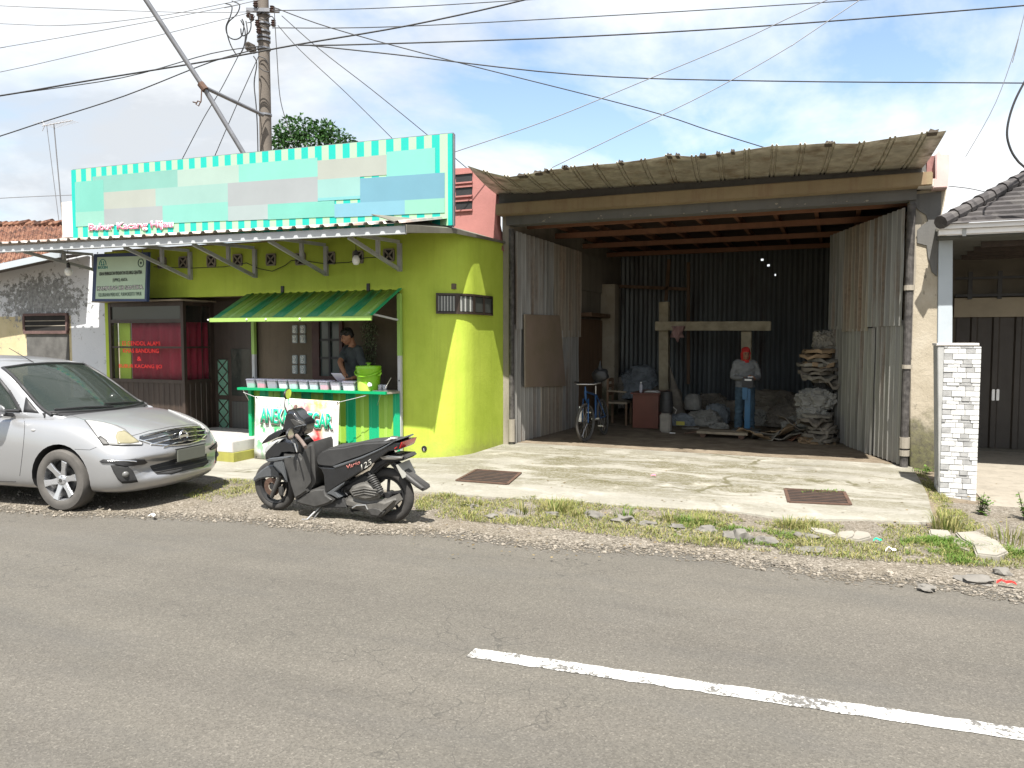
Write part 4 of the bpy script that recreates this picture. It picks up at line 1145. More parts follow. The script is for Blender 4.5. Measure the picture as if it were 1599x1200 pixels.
m = MB(); m.box((a, 10.385, z_(678)), (b, 10.396, z_(626))); m.build('lower_pane', m_stripes('grey_slats', [(0, (.055, .057, .055)), (.9, (.02, .02, .02))], .07, 0, 0, .4, .3), K)
# window on the porch wall
wx0, wx1 = PY(489, 550, 10.44).x, PY(536, 550, 10.44).x; wz0, wz1 = PY(500, 593, 10.44).z, PY(500, 497, 10.44).z
m = MB()
m.box((wx0, 10.41, wz0), (wx0 + .14, 10.47, wz1)); m.box((wx1 - .06, 10.41, wz0), (wx1, 10.47, wz1)); m.box((wx0 + .14, 10.412, wz1 - .06), (wx1 - .06, 10.47, wz1)); m.box((wx0 + .14, 10.412, wz0), (wx1 - .06, 10.47, wz0 + .06))
w = m.build('window', MT['maroonframe'], S)
m = MB(); m.box((wx0 + .14, 10.45, wz0 + .06), (wx1 - .06, 10.46, wz1 - .06)); m.build('pane', MT['winglass'], w)
m = MB(); xm = (wx0 + .14 + wx1 - .06) / 2
m.box((xm - .02, 10.42, wz0 + .06), (xm + .02, 10.455, wz1 - .06))
for k in (1, 2):
    z = lerp(wz0 + .06, wz1 - .06, k / 3); m.box((wx0 + .14, 10.424, z - .018), (xm - .02, 10.455, z + .018)); m.box((xm + .02, 10.424, z - .018), (wx1 - .06, 10.455, z + .018))
m.build('glazing_bars', MT['black'], w)
for (v0, v1) in ((507, 537), (554, 585)):
    for iu, (u0, u1) in enumerate(((456, 464), (468, 477))):
        for k in range(2):
            va, vb = lerp(v0, v1, k / 2) + 1, lerp(v0, v1, (k + 1) / 2) - 1
            a, b = PY(u0, vb, 10.45), PY(u1, va, 10.45)
            m = MB(); m.box((a.x, 10.445, a.z), (b.x, 10.48, b.z), bev=.01); bk = m.build('glass_block', MT['paleglass'], S)
            m = MB(); cx, cz = (a.x + b.x) / 2, (a.z + b.z) / 2; ww, hh = (b.x - a.x) * .3, (b.z - a.z) * .35
            m.tube([(cx + ww * math.cos(t) * math.sin(2 * t), 10.442, cz + hh * math.cos(t)) for t in [i * .3 for i in range(21)]], .008, 5)
            m.build('moulding', MT['inkwhite'], bk)
# straps of the stall awning on the wall
for u, v0, v1 in ((441, 447, 460), (575, 443, 456)):
    a, b = PY(u, v1, YS - .012), PY(u, v0, YS - .012); m = MB(); m.bar(a, b, .05, .02, (0, 1, 0)); m.build('wall_strap', MT['black'], S)
# thin cable looped along the wall
m = MB(); pts = []
for u, v in ((240, 417), (300, 419), (350, 417), (385, 411), (405, 420), (425, 424), (445, 415), (455, 407), (478, 408), (505, 412), (545, 410), (570, 403), (590, 402)): pts.append(PY(u, v, YS - .035))
m.tube(pts, .006, 5); m.build('cable', MT['wire'], S)

# ------------------------------------------------------------------ roof sign
ctl, ctr, cbr, cbl = PY(111, 266, 9.5), PY(706, 208.5, 9.5), PY(706, 352, 9.5), PY(114, 373, 9.5)
B = thing('roof_sign', 'long teal and mint striped banner sign on the shop roof', 'sign', ((ctl.x + ctr.x) / 2, 9.5, cbl.z))
bo = B.location
m = MB(); m.prism([cbl, cbr, ctr, ctl], (0, .02, 0))
stripe = m_stripes('teal_and_mint_stripes', [(0, (.006, .36, .30)), (.5, (.30, .53, .30))], .245, 0, .15, .5, .1)
bo_ = m.build('banner', stripe, B)
m = MB(); 
for a, b in ((cbl, cbr), (ctl, ctr), (cbl, ctl), (cbr, ctr)): m.bar(a + Vector((0, .045, 0)), b + Vector((0, .045, 0)), .035, .035)
for t in (.2, .4, .6, .8): m.bar(cbl.lerp(cbr, t) + Vector((0, .05, 0)), ctl.lerp(ctr, t) + Vector((0, .05, 0)), .035, .035)
m.build('frame', MT['galv'], B)
FK = [0]
def field(t0, t1, s0, s1, c):
    FK[0] += 1
    # a printed field bleached to one flat pale tone
    y = Vector((0, -.0035 - .0003 * FK[0], 0)); q = [on(0, 0, t, s) + y for t, s in ((t0, s1), (t1, s1), (t1, s0), (t0, s0))]
    key = 'bleached_print_%d_%d_%d' % tuple(round(x * 100) for x in c)
    mt = bpy.data.materials.get(key) or mat(key, c, .55, var=.05, vs=1.5, bump=0)
    m = MB(); m.prism(q, (0, .0015, 0)); m.build('bleached_field', mt, bo_)
def on(a, b, t, s): return ctl.lerp(ctr, t).lerp(cbl.lerp(cbr, t), s)
tl, gy, gv, bl, mn = (.15, .31, .27), (.27, .29, .26), (.235, .255, .262), (.105, .235, .30), (.12, .34, .285)
for f_ in ((.07, .33, .125, .36, tl), (.33, .50, .135, .36, (.26, .345, .305)), (.50, .70, .135, .36, (.15, .375, .32)), (.70, .86, .17, .40, gy), (.86, .965, .14, .42, (.14, .38, .33)),
        (.012, .105, .18, .62, mn), (.105, .265, .36, .60, gy), (.265, .47, .36, .60, (.205, .33, .30)), (.47, .70, .36, .66, gv), (.70, .80, .40, .62, (.19, .34, .32)), (.80, .985, .42, .70, bl),
        (.012, .105, .62, .83, (.18, .36, .30)), (.105, .285, .60, .83, gv), (.285, .47, .60, .84, (.15, .36, .31)), (.47, .575, .66, .845, (.25, .30, .30)), (.575, .74, .66, .85, mn), (.70, .80, .62, .655, (.13, .33, .34)), (.74, .90, .70, .86, (.135, .29, .36)), (.90, .985, .70, .86, (.17, .37, .29))): field(*f_)
sl_ = (cbr - cbl).normalized(); upv = (ctl - cbl).normalized()
p0 = PY(203, 354.5, 9.49)
wd = (PY(268, 350, 9.49) - PY(138, 357, 9.49)).length
text('Bubur Kacang Hijau', p0 + Vector((0, -.004, 0)), .16, MT['inkwhite'], bo_, width=wd * 1.02, ext=.002, off=.05, xdir=sl_, up=upv)
text('Bubur Kacang Hijau', p0 + Vector((0, -.008, 0)), .145, MT['inkpink'], bo_, width=wd, ext=.002, off=.018, xdir=sl_, up=upv)
# ------------------------------------------------------------------ hanging board by the eave
HB = thing('hanging_board', 'pale green community board in a navy frame hanging under the eave', 'sign', PY(186, 470, 9.3))
hy = 9.3
q = [PY(u, v, hy) for u, v in ((143, 471), (229, 471), (231, 394), (146, 397))]
m = MB(); m.prism(q, (0, .06, 0), .006); m.build('frame', MT['navy'], HB)
q2 = [PY(u, v, hy - .004) for u, v in ((149, 467), (225.5, 467), (228, 400), (152, 402))]
m = MB(); m.prism(q2, (0, .02, 0)); face = m.build('face', MT['signboard'], HB)
yy = hy - .006
def put(s, u0, u1, v, h, mt, off=0.0, dy=0.0):
    a, b = PY(u0, v, yy - dy), PY(u1, v, yy - dy); text(s, (a + b) / 2, h, MT[mt], face, width=(b - a).length, ext=.0015, off=off)
put('USAHA PENINGKATAN PENDAPATAN KELUARGA SEJAHTERA', 155, 222, 427.5, .075, 'inkblack', .02)
put('(UPPKS) ANITA', 176, 199, 438, .07, 'inkblack', .01)
put('KAMPUNG KB SANTIKA', 151.5, 224, 449.8, .075, 'inkblack', .075)
put('KAMPUNG KB SANTIKA', 152.5, 223, 449.8, .062, 'inkwhite', .0, .003)
put('KELURAHAN MERSI KEC. PURWOKERTO TIMUR', 154, 221, 460, .06, 'ink', .0)
put('BKKBN', 153, 168, 418, .045, 'inkteal', .02)
c = PY(160.5, 413, yy); m = MB(); m.tube([(c.x + .075 * math.cos(a), yy, c.z + .08 * math.sin(a)) for a in [R(-10 + 200 * i / 14) for i in range(15)]], .006, 5)
for dx in (-.028, .022): m.ball((c.x + dx, yy, c.z + .035), .012, 1); m.prism([(c.x + dx - .022, yy, c.z - .02), (c.x + dx + .022, yy, c.z - .02), (c.x + dx, yy, c.z + .03)], (0, .004, 0))
m.build('emblem', MT['inkteal'], face)
c = PY(220, 411, yy); m = MB(); m.tube([(c.x + .062 * math.cos(i * .45), yy, c.z + .065 * math.sin(i * .45)) for i in range(14)], .007, 5, closed=True); m.ball((c.x, yy, c.z), .022, 1, (1, .3, 1)); m.build('emblem', MT['ink'], face)
m = MB()
for u in (152, 222): 
    a = PY(u, 396, hy + .03); m.tube([a, (a.x, 9.34, 3.2)], .008, 6)
m.build('hanger', MT['galv'], HB)
def bulb(u, v, y, label, r=.05):
    p = PY(u, v, y); t = thing('light_bulb', label, 'light bulb', p, group='bulbs hanging under the eave')
    m = MB(); m.lathe([(.0, -.075), (r * .6, -.07), (r, -.03), (r * .95, .02), (r * .5, .06)], 12, Matrix.Translation(p)); m.build('bulb', MT['bulbglass'], t, smooth=60)
    m = MB(); m.lathe([(r * .5, .06), (r * .5, .12), (r * .25, .14)], 10, Matrix.Translation(p)); m.tube([p + Vector((0, 0, .13)), p + Vector((0, 0, .36))], .005, 5); m.build('socket', MT['black'], t)
bulb(107, 424, 9.1, 'white bulb hanging under the left end of the eave', .06)
bulb(556, 406, 9.3, 'white bulb hanging in front of the air blocks above the stall', .055)

# ------------------------------------------------------------------ flaking house on the left
LH = thing('flaking_house', 'whitewashed house with flaking wall and old clay tile roof left of the green shop', 'house', (-14.5, 10.5, 0))
m = MB(); x1 = PY(167, 500, 10.5).x - .03
m.prism([(-19, 10.5, -.2), (x1, 10.5, -.2), (x1, 10.5, 3.25), (-13.9, 10.5, 3.45), (-15.5, 10.5, 3.2), (-19, 10.5, 2.7)], (0, .14, 0)); m.build('wall', MT['peel'], LH)
a, b = PY(39, 517, 10.46), PY(102, 493, 10.46)
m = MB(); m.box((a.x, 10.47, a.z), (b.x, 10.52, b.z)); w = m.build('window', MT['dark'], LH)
m = MB()
for lo, hi in (((a.x - .04, 10.45, a.z - .06), (b.x + .04, 10.5, a.z)), ((a.x - .04, 10.45, b.z), (b.x + .04, 10.5, b.z + .05)), ((a.x - .06, 10.452, a.z), (a.x, 10.5, b.z)), ((b.x, 10.452, a.z), (b.x + .06, 10.5, b.z))): m.box(lo, hi)
m.build('frame', mat('weathered_maroon_frame', (.09, .055, .05), .85, var=.4, vs=8, bump=.5), w)
m = MB()
for k in (1, 2): z = lerp(a.z, b.z, k / 3); m.box((a.x, 10.462, z - .008), (b.x, 10.469, z + .008))
m.build('slats', MT['conc'], w)
m = MB(); m.box((a.x + .0, 10.485, 0.2), (b.x + .03, 10.52, a.z - .07)); m.build('boarded_panel', mat('grey_patched_mortar', (.085, .083, .078), .9, var=.3, vs=5, bump=.4), LH)
P4 = [PY(-140, 440, 9.9), PY(92, 399, 9.9), PY(100, 352, 13.2), PY(-120, 354, 13.2)]
m = MB(); rows = []; nr, nc = 64, 170
for j in range(nr + 1):
    t = j / nr; row = []
    A_, B_ = P4[0].lerp(P4[3], t), P4[1].lerp(P4[2], t)
    for i in range(nc + 1):
        s = i / nc; p = A_.lerp(B_, s)
        p.z += .022 * math.sin(i * 2 * math.pi / 5) + .03 * (1 - (j % 4) / 4) + .018 * nz(i // 5, j // 4, .77) + .035 * nz(s * 3, t, 2)
        row.append(p)
    rows.append(row)
m.grid(rows); rt = m.build('roof', MT['rooftile'], LH, smooth=35)
m = MB(); rnd = random.Random(8)
for i in range(26):
    p = P4[3].lerp(P4[2], (i + .5) / 26) + Vector((0, 0, .04 + rnd.uniform(-.02, .03))); m.tube([p - Vector((.13, 0, .02)), p + Vector((.13, 0, .02))], [.085, .07], 8)
m.build('ridge_tiles', MT['rooftile'], rt)
m = MB(); a, b = PY(-140, 452, 9.86), PY(93, 402, 9.86); m.prism([a, b, b + Vector((0, 0, .12)), a + Vector((0, 0, .12))], (0, .03, 0)); m.build('eave_board', MT['bluegrey'], LH)
m = MB(); m.prism([a + Vector((0, .05, .02)), b + Vector((0, .05, .02)), b + Vector((0, .62, .12)), a + Vector((0, .62, .12))], (0, 0, .02)); m.build('soffit', MT['darkwood'], LH)
m = MB(); m.box((-19, 10.7, -.2), (-18.9, 15, 2.6)); m.box((-12.6, 10.7, -.2), (-12.5, 15, 3.2)); m.build('side_wall', MT['white'], LH)
# aerial
AE = thing('tv_aerial', 'thin television aerial on two leaning masts above the clay tiles', 'aerial', PY(98, 350, 13.3))
m = MB(); m.tube([PY(98, 350, 13.3), PY(84, 194, 13.3)], .014, 6); m.build('mast', MT['wiregrey'], AE)
m = MB(); m.tube([PY(92, 346, 13.3), PY(73, 197, 13.3)], .008, 6); m.build('stay', MT['wiregrey'], AE)
m = MB(); m.tube([PY(66, 197, 13.3), PY(113, 188.5, 13.3)], .012, 6)
for k in range(9):
    c = PY(lerp(70, 112, k / 8), lerp(196, 189, k / 8), 13.3); L = .28 - .015 * k; m.tube([c + Vector((-.02, -L, .0)), c + Vector((.02, L, .0))], .006, 5)
for dv in (-8, 8): m.tube([PY(66, 197 + dv, 13.3), PY(70, 196.5, 13.3)], .008, 5)
m.build('antenna_boom', MT['greypost'], AE)

# ------------------------------------------------------------------ neighbour on the right
NH = thing('grey_house', 'grey tiled bungalow with white gutter and brown folding doors at the right edge', 'house', (2.2, 11.0, 0))
yf = 11.4
a = PY(1466, 375, yf)
m = MB(); m.prism([PY(u, v, yf) for u, v in ((1465.5, 374), (1488, 374), (1487, 541), (1464, 541))], (0, .3, 0), .006); m.build('column', MT['bluegrey'], NH)
m = MB(); gz0, gz1 = PY(1466, 367, 11.0), PY(1466, 352, 11.0)
m.box((gz0.x, 11.0, gz0.z), (9, 11.12, gz1.z - .06)); m.build('gutter', MT['whitefascia'], NH)
m = MB(); m.box((gz0.x - .02, 10.94, gz1.z - .055), (9, 11.16, gz1.z)); m.build('gutter_lip', MT['whitefascia'], NH)
m = MB(); p = PY(1506, 360, 10.99); m.box((p.x - .02, 10.985, gz0.z - .03), (p.x + .02, 11.0, gz1.z - .06)); m.build('gutter_joint', MT['steelgrey'], NH)
m = MB(); m.box((gz0.x + .02, 11.13, gz0.z - .03), (9, 14.4, gz0.z - .0)); m.build('soffit', mat('dark_grey_soffit', (.07, .072, .065), .8, var=.15), NH)
# hipped roof: near slope and hip
e0, e1 = PY(1468, 350, 10.9), PY(1900, 335, 10.9); e0.z = e1.z = gz1.z - .035; e1.x = 9
r0 = PY(1640, 258, 12.4); 
m = MB(); rows = []; nr = 12
for j in range(nr + 1):
    for off in (0, .03):
        if j == nr and off: continue
        t = j / nr
        A_ = e0.lerp(Vector((e0.x + (r0.x - e0.x), 10.1 + (r0.z - e0.z) * 1.9, r0.z)), t); B_ = Vector((9, A_.y, A_.z))
        rows.append([A_ + Vector((0, 0, off)), B_ + Vector((0, 0, off))] if off == 0 else [A_.lerp(e0, -0) + Vector((0, 0, off)), B_ + Vector((0, 0, off))])
# stepped courses
rows = []
Rz = r0.z - e0.z
for j in range(nr):
    t0, t1 = j / nr, (j + 1) / nr
    for t, dz in ((t0, .035), (t1, .0)):
        x = lerp(e0.x, r0.x, t); y = 10.88 + 1.9 * Rz * t; z = e0.z + Rz * t + dz
        rows.append([(x + (9 - x) * s, y, z) for s in [i / 20 for i in range(21)]])
m.grid(rows); rf = m.build('roof', MT['slate'], NH)
m = MB(); rows = []
for j in range(nr):
    for t, dz in ((j / nr, .035), ((j + 1) / nr, 0)):
        x = lerp(e0.x, r0.x, t); y = 10.88 + 1.9 * Rz * t; z = e0.z + Rz * t + dz
        rows.append([(x, y, z), (x, 15, z)])
m.grid(rows); m.build('roof_hip_side', MT['slate'], rf)
m = MB()
for k in range(9):
    t0, t1 = k / 9, (k + 1.12) / 9
    q0 = Vector((lerp(e0.x, r0.x, t0), 10.86 + 1.9 * Rz * t0, e0.z + Rz * t0 + .05)); q1 = Vector((lerp(e0.x, r0.x, t1), 10.86 + 1.9 * Rz * t1, e0.z + Rz * t1 + .04))
    m.tube([q0, q1], [.085, .07], 10)
m.build('hip_ridge', MT['slate'], rf)
m = MB(); m.tube([PY(1548, 302, 11.7), PY(1557, 297, 11.7)], .01, 5); m.build('roof_bracket', MT['galv'], NH)
# carport inside
yb = 14.2
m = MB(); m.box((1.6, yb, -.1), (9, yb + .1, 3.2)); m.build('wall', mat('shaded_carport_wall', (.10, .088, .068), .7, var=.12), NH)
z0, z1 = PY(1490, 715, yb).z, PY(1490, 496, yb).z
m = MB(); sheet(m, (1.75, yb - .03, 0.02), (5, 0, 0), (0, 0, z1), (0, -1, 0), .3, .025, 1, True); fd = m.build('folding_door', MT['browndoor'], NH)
for u in (1551, 1558):
    p = PY(u, 617, yb - .07); m = MB(); m.box((p.x - .02, p.y - .01, p.z - .09), (p.x + .02, p.y + .02, p.z + .09), bev=.006); m.build('handle', MT['alloy'], fd)
m = MB(); m.box((1.7, yb - .12, z1), (9, yb - .001, z1 + .3)); m.build('lintel', MT['creampaint'], NH)
zt0 = PY(1500, 462, yb - .2).z; zt1 = PY(1500, 435, yb - .2).z
m = MB(); 
for z in (zt0, zt1): m.box((1.7, yb - .2, z - .02), (9, yb - .16, z + .02))
for i in range(14): x = 1.9 + i * .4; m.box((x - .03, yb - .198, zt0 - .06), (x + .03, yb - .162, zt1 + .1))
m.build('trellis', MT['black'], NH)
m = MB()
for i in range(4): m.box((1.7, 11.7 + .6 * i, gz0.z - .1), (9, 11.76 + .6 * i, gz0.z - .032))
m.build('ceiling_battens', MT['darkwood'], NH)
# split-face tiled gate pillar
GP = [PY(u, v, 9.68) for u, v in ((1466, 790), (1524, 782), (1527, 540.5), (1464, 540.5))]
o = Vector((GP[0].x, 9.68, 0))
TP = thing('gate_pillar', 'gate pillar clad in white and grey split face tiles', 'pillar', (GP[1].x - .25, 9.68, 0))
m = MB(); m.prism(GP, (0, .42, 0), .006); shf = m.build('shaft', mat('tile_grout', (.30, .30, .29), .9, var=.15), TP)
m = MB(); rnd = random.Random(14); gw = GP[1].x - GP[0].x; z = GP[0].z; ztop = GP[3].z - .005; rr = 0
tile = [[(.0, .24, 1), (.24, .62, 0), (.62, 1, 0)], [(0, .38, 0), (.38, .60, 0), (.60, .84, 1), (.84, 1, 0)], [(0, .10, 1), (.10, .45, 0), (.45, .78, 1), (.78, 1, 0)], [(0, .3, 0), (.3, .52, 0), (.52, .74, 1), (.74, 1, 0)]]
tile2 = [[(.02, .26, 1)], [(.6, .82, 1)]]
while z < ztop - .01:
    h = (.064, .056, .034, .05)[rr % 4]; z1 = min(z + h, ztop)
    for a, b, g in tile[rr % 4]:
        m.mi = g; d = rnd.uniform(.004, .016); x0, x1 = GP[0].x + gw * a + .0015, GP[0].x + gw * b - .0015
        m.box((x0, 9.68 - d, z + .0015), (x1, 9.682, z1 - .0015), None, .003)
    z = z1; rr += 1
m.build('stone_cladding', [mat('white_split_stone', (.46, .46, .45), .6, var=.14, vs=12, bump=.6, bs=45), mat('grey_split_stone', (.27, .27, .265), .6, var=.25, vs=12, bump=.6, bs=45)], shf)
m = MB(); rr = 0; z = GP[0].z
while z < ztop - .01:
    h = (.064, .056, .034, .05)[rr % 4]; z1 = min(z + h, ztop); y = 9.69
    while y < 10.09:
        w = rnd.uniform(.09, .2); m.mi = 1 if rnd.random() < .2 else 0; d = rnd.uniform(.003, .012)
        m.box((GP[0].x - d, y + .0015, z + .0015), (GP[0].x + .002, min(y + w, 10.09) - .0015, z1 - .0015)); y += w
    z = z1; rr += 1
m.build('stone_cladding', [bpy.data.materials['white_split_stone'], bpy.data.materials['grey_split_stone']], shf)
m = MB(); m.prism([GP[3] + Vector((-.01, -.012, .002)), GP[2] + Vector((.012, -.012, .002)), GP[2] + Vector((.012, -.012, .03)), GP[3] + Vector((-.01, -.012, .03))], (0, .445, 0), .005); m.build('cap', MT['white'], TP)
# ------------------------------------------------------------------ pole, wires, tree
FWD = CROT @ Vector((0, 0, -1))
def PD(u, v, d):
    r = ray(u, v); return CPOS + r * (d / r.dot(FWD))
pb = PD(413, 120, 15.6); px_, py_ = pb.x, pb.y
UP = thing('utility_pole', 'grey concrete utility pole crowded with cables behind the shop sign', 'utility pole', (px_, py_, 0))
pz = lambda v: PD(413, v, 15.6).z
m = MB(); m.tube([(px_, py_, -.1), (px_, py_, 5), (px_, py_, 9.6)], [.15, .125, .105], 18); m.build('shaft', MT['pole'], UP, smooth=40)
for v in (26, 40, 52, 60, 66, 78, 179):
    m = MB(); m.tube([(px_, py_, pz(v) - .018), (px_, py_, pz(v) + .018)], .135, 18); m.build('band', MT['galv'], UP)
m = MB(); a = PD(388, 78, 15.4); m.box((a.x - .02, a.y - .1, pz(87)), (px_ - .08, a.y + .16, pz(74)), bev=.03); m.build('junction_box', MT['pole'], UP)
m = MB(); m.bar(PD(385, 16, 15.4), PD(436, 17, 15.4), .07, .07); m.build('crossarm', MT['galv'], UP)
for u, v in ((399, 6), (393, 27), (388, 22), (402, 36), (404, 47), (425, 14), (427, 36)):
    c = PD(u, v, 15.35); m = MB(); m.lathe([(.0, -.07), (.035, -.07), (.055, -.04), (.03, -.02), (.055, .0), (.03, .02), (.05, .045), (.0, .06)], 10, Matrix.Translation(c)); m.build('insulator', MT['porcelain'], UP, smooth=40)
def loop(pts, d, r=.012, parent=UP, name='cable_loop'):
    P_ = [PD(u, v, d) for u, v in pts]; Q = []
    for i in range(len(P_) - 1):
        p0, p1, p2, p3 = P_[max(i-1, 0)], P_[i], P_[i+1], P_[min(i+2, len(P_)-1)]
        for k in range(6):
            t = k / 6; Q.append(.5 * ((2 * p1) + (p2 - p0) * t + (2 * p0 - 5 * p1 + 4 * p2 - p3) * t * t + (3 * p1 - p0 - 3 * p2 + p3) * t ** 3))
    Q.append(P_[-1]); m = MB(); m.tube(Q, r, 5); return m.build(name, MT['wire'], parent)
loop([(352, 6), (362, 10), (360, 25), (353, 42), (356, 56), (366, 62), (377, 57), (381, 40), (378, 30)], 15.2)
loop([(362, 2), (374, 8), (370, 22), (357, 35), (354, 48), (360, 70), (369, 86)], 15.25)
loop([(376, 32), (382, 45), (383, 62), (379, 78), (372, 88)], 15.1); loop([(390, 23), (392, 40), (388, 52), (378, 56), (376, 45)], 15.2)
loop([(384, 33), (386, 50), (382, 70), (375, 85)], 15.3); loop([(398, 25), (393, 34), (386, 36)], 15.2, .008)
loop([(405, 28), (413, 31), (424, 26), (430, 34)], 15.4, .01); loop([(404, 36), (414, 42), (426, 38)], 15.4, .01); loop([(405, 22), (415, 18), (426, 20)], 15.4, .01)
loop([(396, 88), (401, 100), (397, 130), (400, 165), (402, 200), (403, 245)], 15.3, .012)
loop([(404, 88), (414, 92), (419, 100)], 15.4, .01); loop([(404, 105), (412, 111), (420, 113)], 15.4, .01)
# guy strut and its arm
GS = thing('guy_strut', 'slanting grey steel strut pipe braced to the utility pole', 'strut', PD(384, 246, 14.6))
m = MB(); m.tube([PD(200, -42, 13.6), PD(318, 137, 14.3), PD(384, 246, 14.6)], .045, 10); m.build('pipe', MT['galv'], GS, smooth=40)
m = MB(); m.tube([PD(320, 137, 14.3), PD(411, 180, 15.4)], .036, 10); m.build('brace', MT['galv'], GS, smooth=40)
m = MB(); m.tube([PD(313, 131, 14.28), PD(321, 141, 14.28)], .065, 10); m.build('clamp', MT['iron'], GS)
m = MB(); m.tube([PD(315, 138, 14.25), PD(314, 158, 14.25), PD(310, 166, 14.25), (PD(306, 163, 14.25)), PD(309, 158, 14.25), PD(314, 160, 14.25)], .012, 6); m.tube([PD(301, 159.5, 14.25), PD(307, 161, 14.25)], .012, 6); m.build('hook', MT['iron'], GS)
# overhead cables
def wire(pts, d, r, label, mt='wire'):
    P_ = [PD(p[0], p[1], p[2] if len(p) > 2 else d) for p in pts]; Q = []
    out = lambda p: p[0] < 0 or p[0] > 1599 or p[1] < 0
    ext = lambda a, b, L: a + (a - b).normalized() * L
    if out(pts[-1]): P_.append(ext(P_[-1], P_[-2], 2 if 'loop' in label else 14))
    if out(pts[0]): P_.insert(0, ext(P_[0], P_[1], 3 if 'loop' in label else 14))
    for i in range(len(P_) - 1):
        p0, p1, p2, p3 = P_[max(i-1, 0)], P_[i], P_[i+1], P_[min(i+2, len(P_)-1)]
        for k in range(5):
            t = k / 5; Q.append(.5 * ((2 * p1) + (p2 - p0) * t + (2 * p0 - 5 * p1 + 4 * p2 - p3) * t * t + (3 * p1 - p0 - 3 * p2 + p3) * t ** 3))
    Q.append(P_[-1]); m = MB(); m.tube(Q, r * .82, 5, cap=False)
    tag(m.build('overhead_cable', MT[mt]), label, 'cable', 'overhead cables strung from the utility pole')
D0 = 15
wire([(-140, 168), (0, 150), (135, 127), (330, 95), (465, 70), (640, 40), (820, 0), (960, -40)], D0, .020, 'thickest black cable rising from the left edge past the pole to the top')
wire([(465, 71), (560, 70), (900, 58), (1250, 37), (1760, -4)], D0, .018, 'thick cable running right from the pole to the upper right corner')
wire([(480, 71), (620, 86), (900, 117), (1200, 127), (1720, 131)], D0, .016, 'long cable sagging right from the pole at mid sky height')
wire([(428, 12), (520, 45), (700, 94), (1000, 170), (1110, 205), (1217, 238)], D0, .013, 'cable falling from the pole top to the middle of the workshop canopy')
wire([(425, 44), (620, 42), (1000, 22), (1400, -3)], D0, .012, 'thin level cable leaving the pole right at insulator height')
wire([(425, 17), (620, 12), (960, -8)], D0, .011, 'thin cable leaving the pole right along the top edge')
wire([(-120, 250), (0, 213), (70, 190), (195, 150), (330, 97), (410, 75)], D0, .014, 'cable from the low left edge past the aerial up to the pole')
wire([(-120, 170), (0, 150), (190, 122), (330, 84), (410, 72)], D0, .012, 'cable just above the thickest one left of the pole')
wire([(709, 238), (850, 190), (1000, 129), (1160, 62), (1330, -18)], 12, .009, 'thin cable from the end of the shop sign to the top right', 'wiregrey')
wire([(862, 262), (980, 205), (1100, 148), (1230, 75), (1370, -18)], 12, .009, 'thin cable from the workshop canopy rising to the top right', 'wiregrey')
wire([(1620, -60), (1590, 60), (1555, 160), (1508, 245)], 10, .006, 'faint thin cable hanging at the far right', 'wiregrey')
wire([(1640, 60), (1600, 128), (1582, 165), (1573, 200), (1575, 225), (1588, 250), (1620, 280)], 9, .016, 'thick black cable loop at the right edge')
wire([(1481, 291), (1515, 295), (1550, 303)], 10.9, .007, 'short cable from the right parapet to the grey roof')
wire([(284, 250), (318, 185), (345, 140), (372, 88)], D0, .010, 'thin dropper from pole to sign, leftmost of the pair left of the pole')
wire([(335, 245), (365, 175), (385, 130), (404, 88)], D0, .010, 'thin dropper from pole to sign, nearer the pole of the pair on its left')
wire([(428, 12), (432, 80), (437, 150), (447, 190), (456, 215)], D0, .010, 'dropper falling from the pole into the tree crown')
wire([(434, 40), (470, 80), (540, 145), (612, 216)], D0, .009, 'thin service line from pole to sign, left one of the two right of the tree')
wire([(440, 25), (500, 78), (580, 140), (660, 205), (735, 268)], D0, .010, 'service line from pole to the pink parapet')
wire([(-100, 34), (100, 40), (250, 25), (330, 10), (420, -8)], D0, .008, 'thin cable crossing the upper left corner, rising to the top edge', 'wiregrey')
wire([(-100, 90), (0, 75), (180, 44), (370, 8), (450, -10)], D0, .008, 'thin cable at upper left, second below the corner', 'wiregrey')
wire([(-80, 130), (60, 100), (250, 55), (375, 24), (400, 16)], D0, .008, 'thin cable at upper left, third below the corner', 'wiregrey')
wire([(-100, 5), (60, 12), (300, 20), (405, 18)], D0, .008, 'thin nearly level cable at upper left ending on the pole', 'wiregrey')
wire([(-100, 316), (0, 310), (60, 307), (112, 305)], 14.5, .008, 'low thin cable at left running to the end of the roof sign', 'wiregrey')
# tree behind the sign
TC = PD(492, 212, 19); TR = thing('tree', 'bushy dark green tree crown rising behind the striped roof sign', 'tree', (TC.x, TC.y, 0))
m = MB(); m.tube([(TC.x, TC.y, -.1), (TC.x + .05, TC.y, 3), (TC.x, TC.y, 5.4)], [.14, .11, .08], 10)
for dx, dz in ((-.6, 1.0), (-.2, .9), (.35, .8), (.8, .6), (.1, 1.1)): m.tube([(TC.x, TC.y, 5.2), (TC.x + dx * .5, TC.y + .1, 5.2 + dz * .7), (TC.x + dx, TC.y, 5.4 + dz)], [.05, .035, .015], 6)
m.build('trunk', MT['bark'], TR)
m = MB(); rnd = random.Random(12); pxm = 19 / FPX
cl = [(455, 205, 20), (447, 218, 18), (470, 200, 17), (478, 212, 20), (500, 206, 16), (512, 203, 13), (495, 220, 20), (520, 216, 18), (538, 220, 13), (460, 226, 20), (545, 224, 8), (440, 205, 10), (505, 228, 22), (435, 226, 10)]
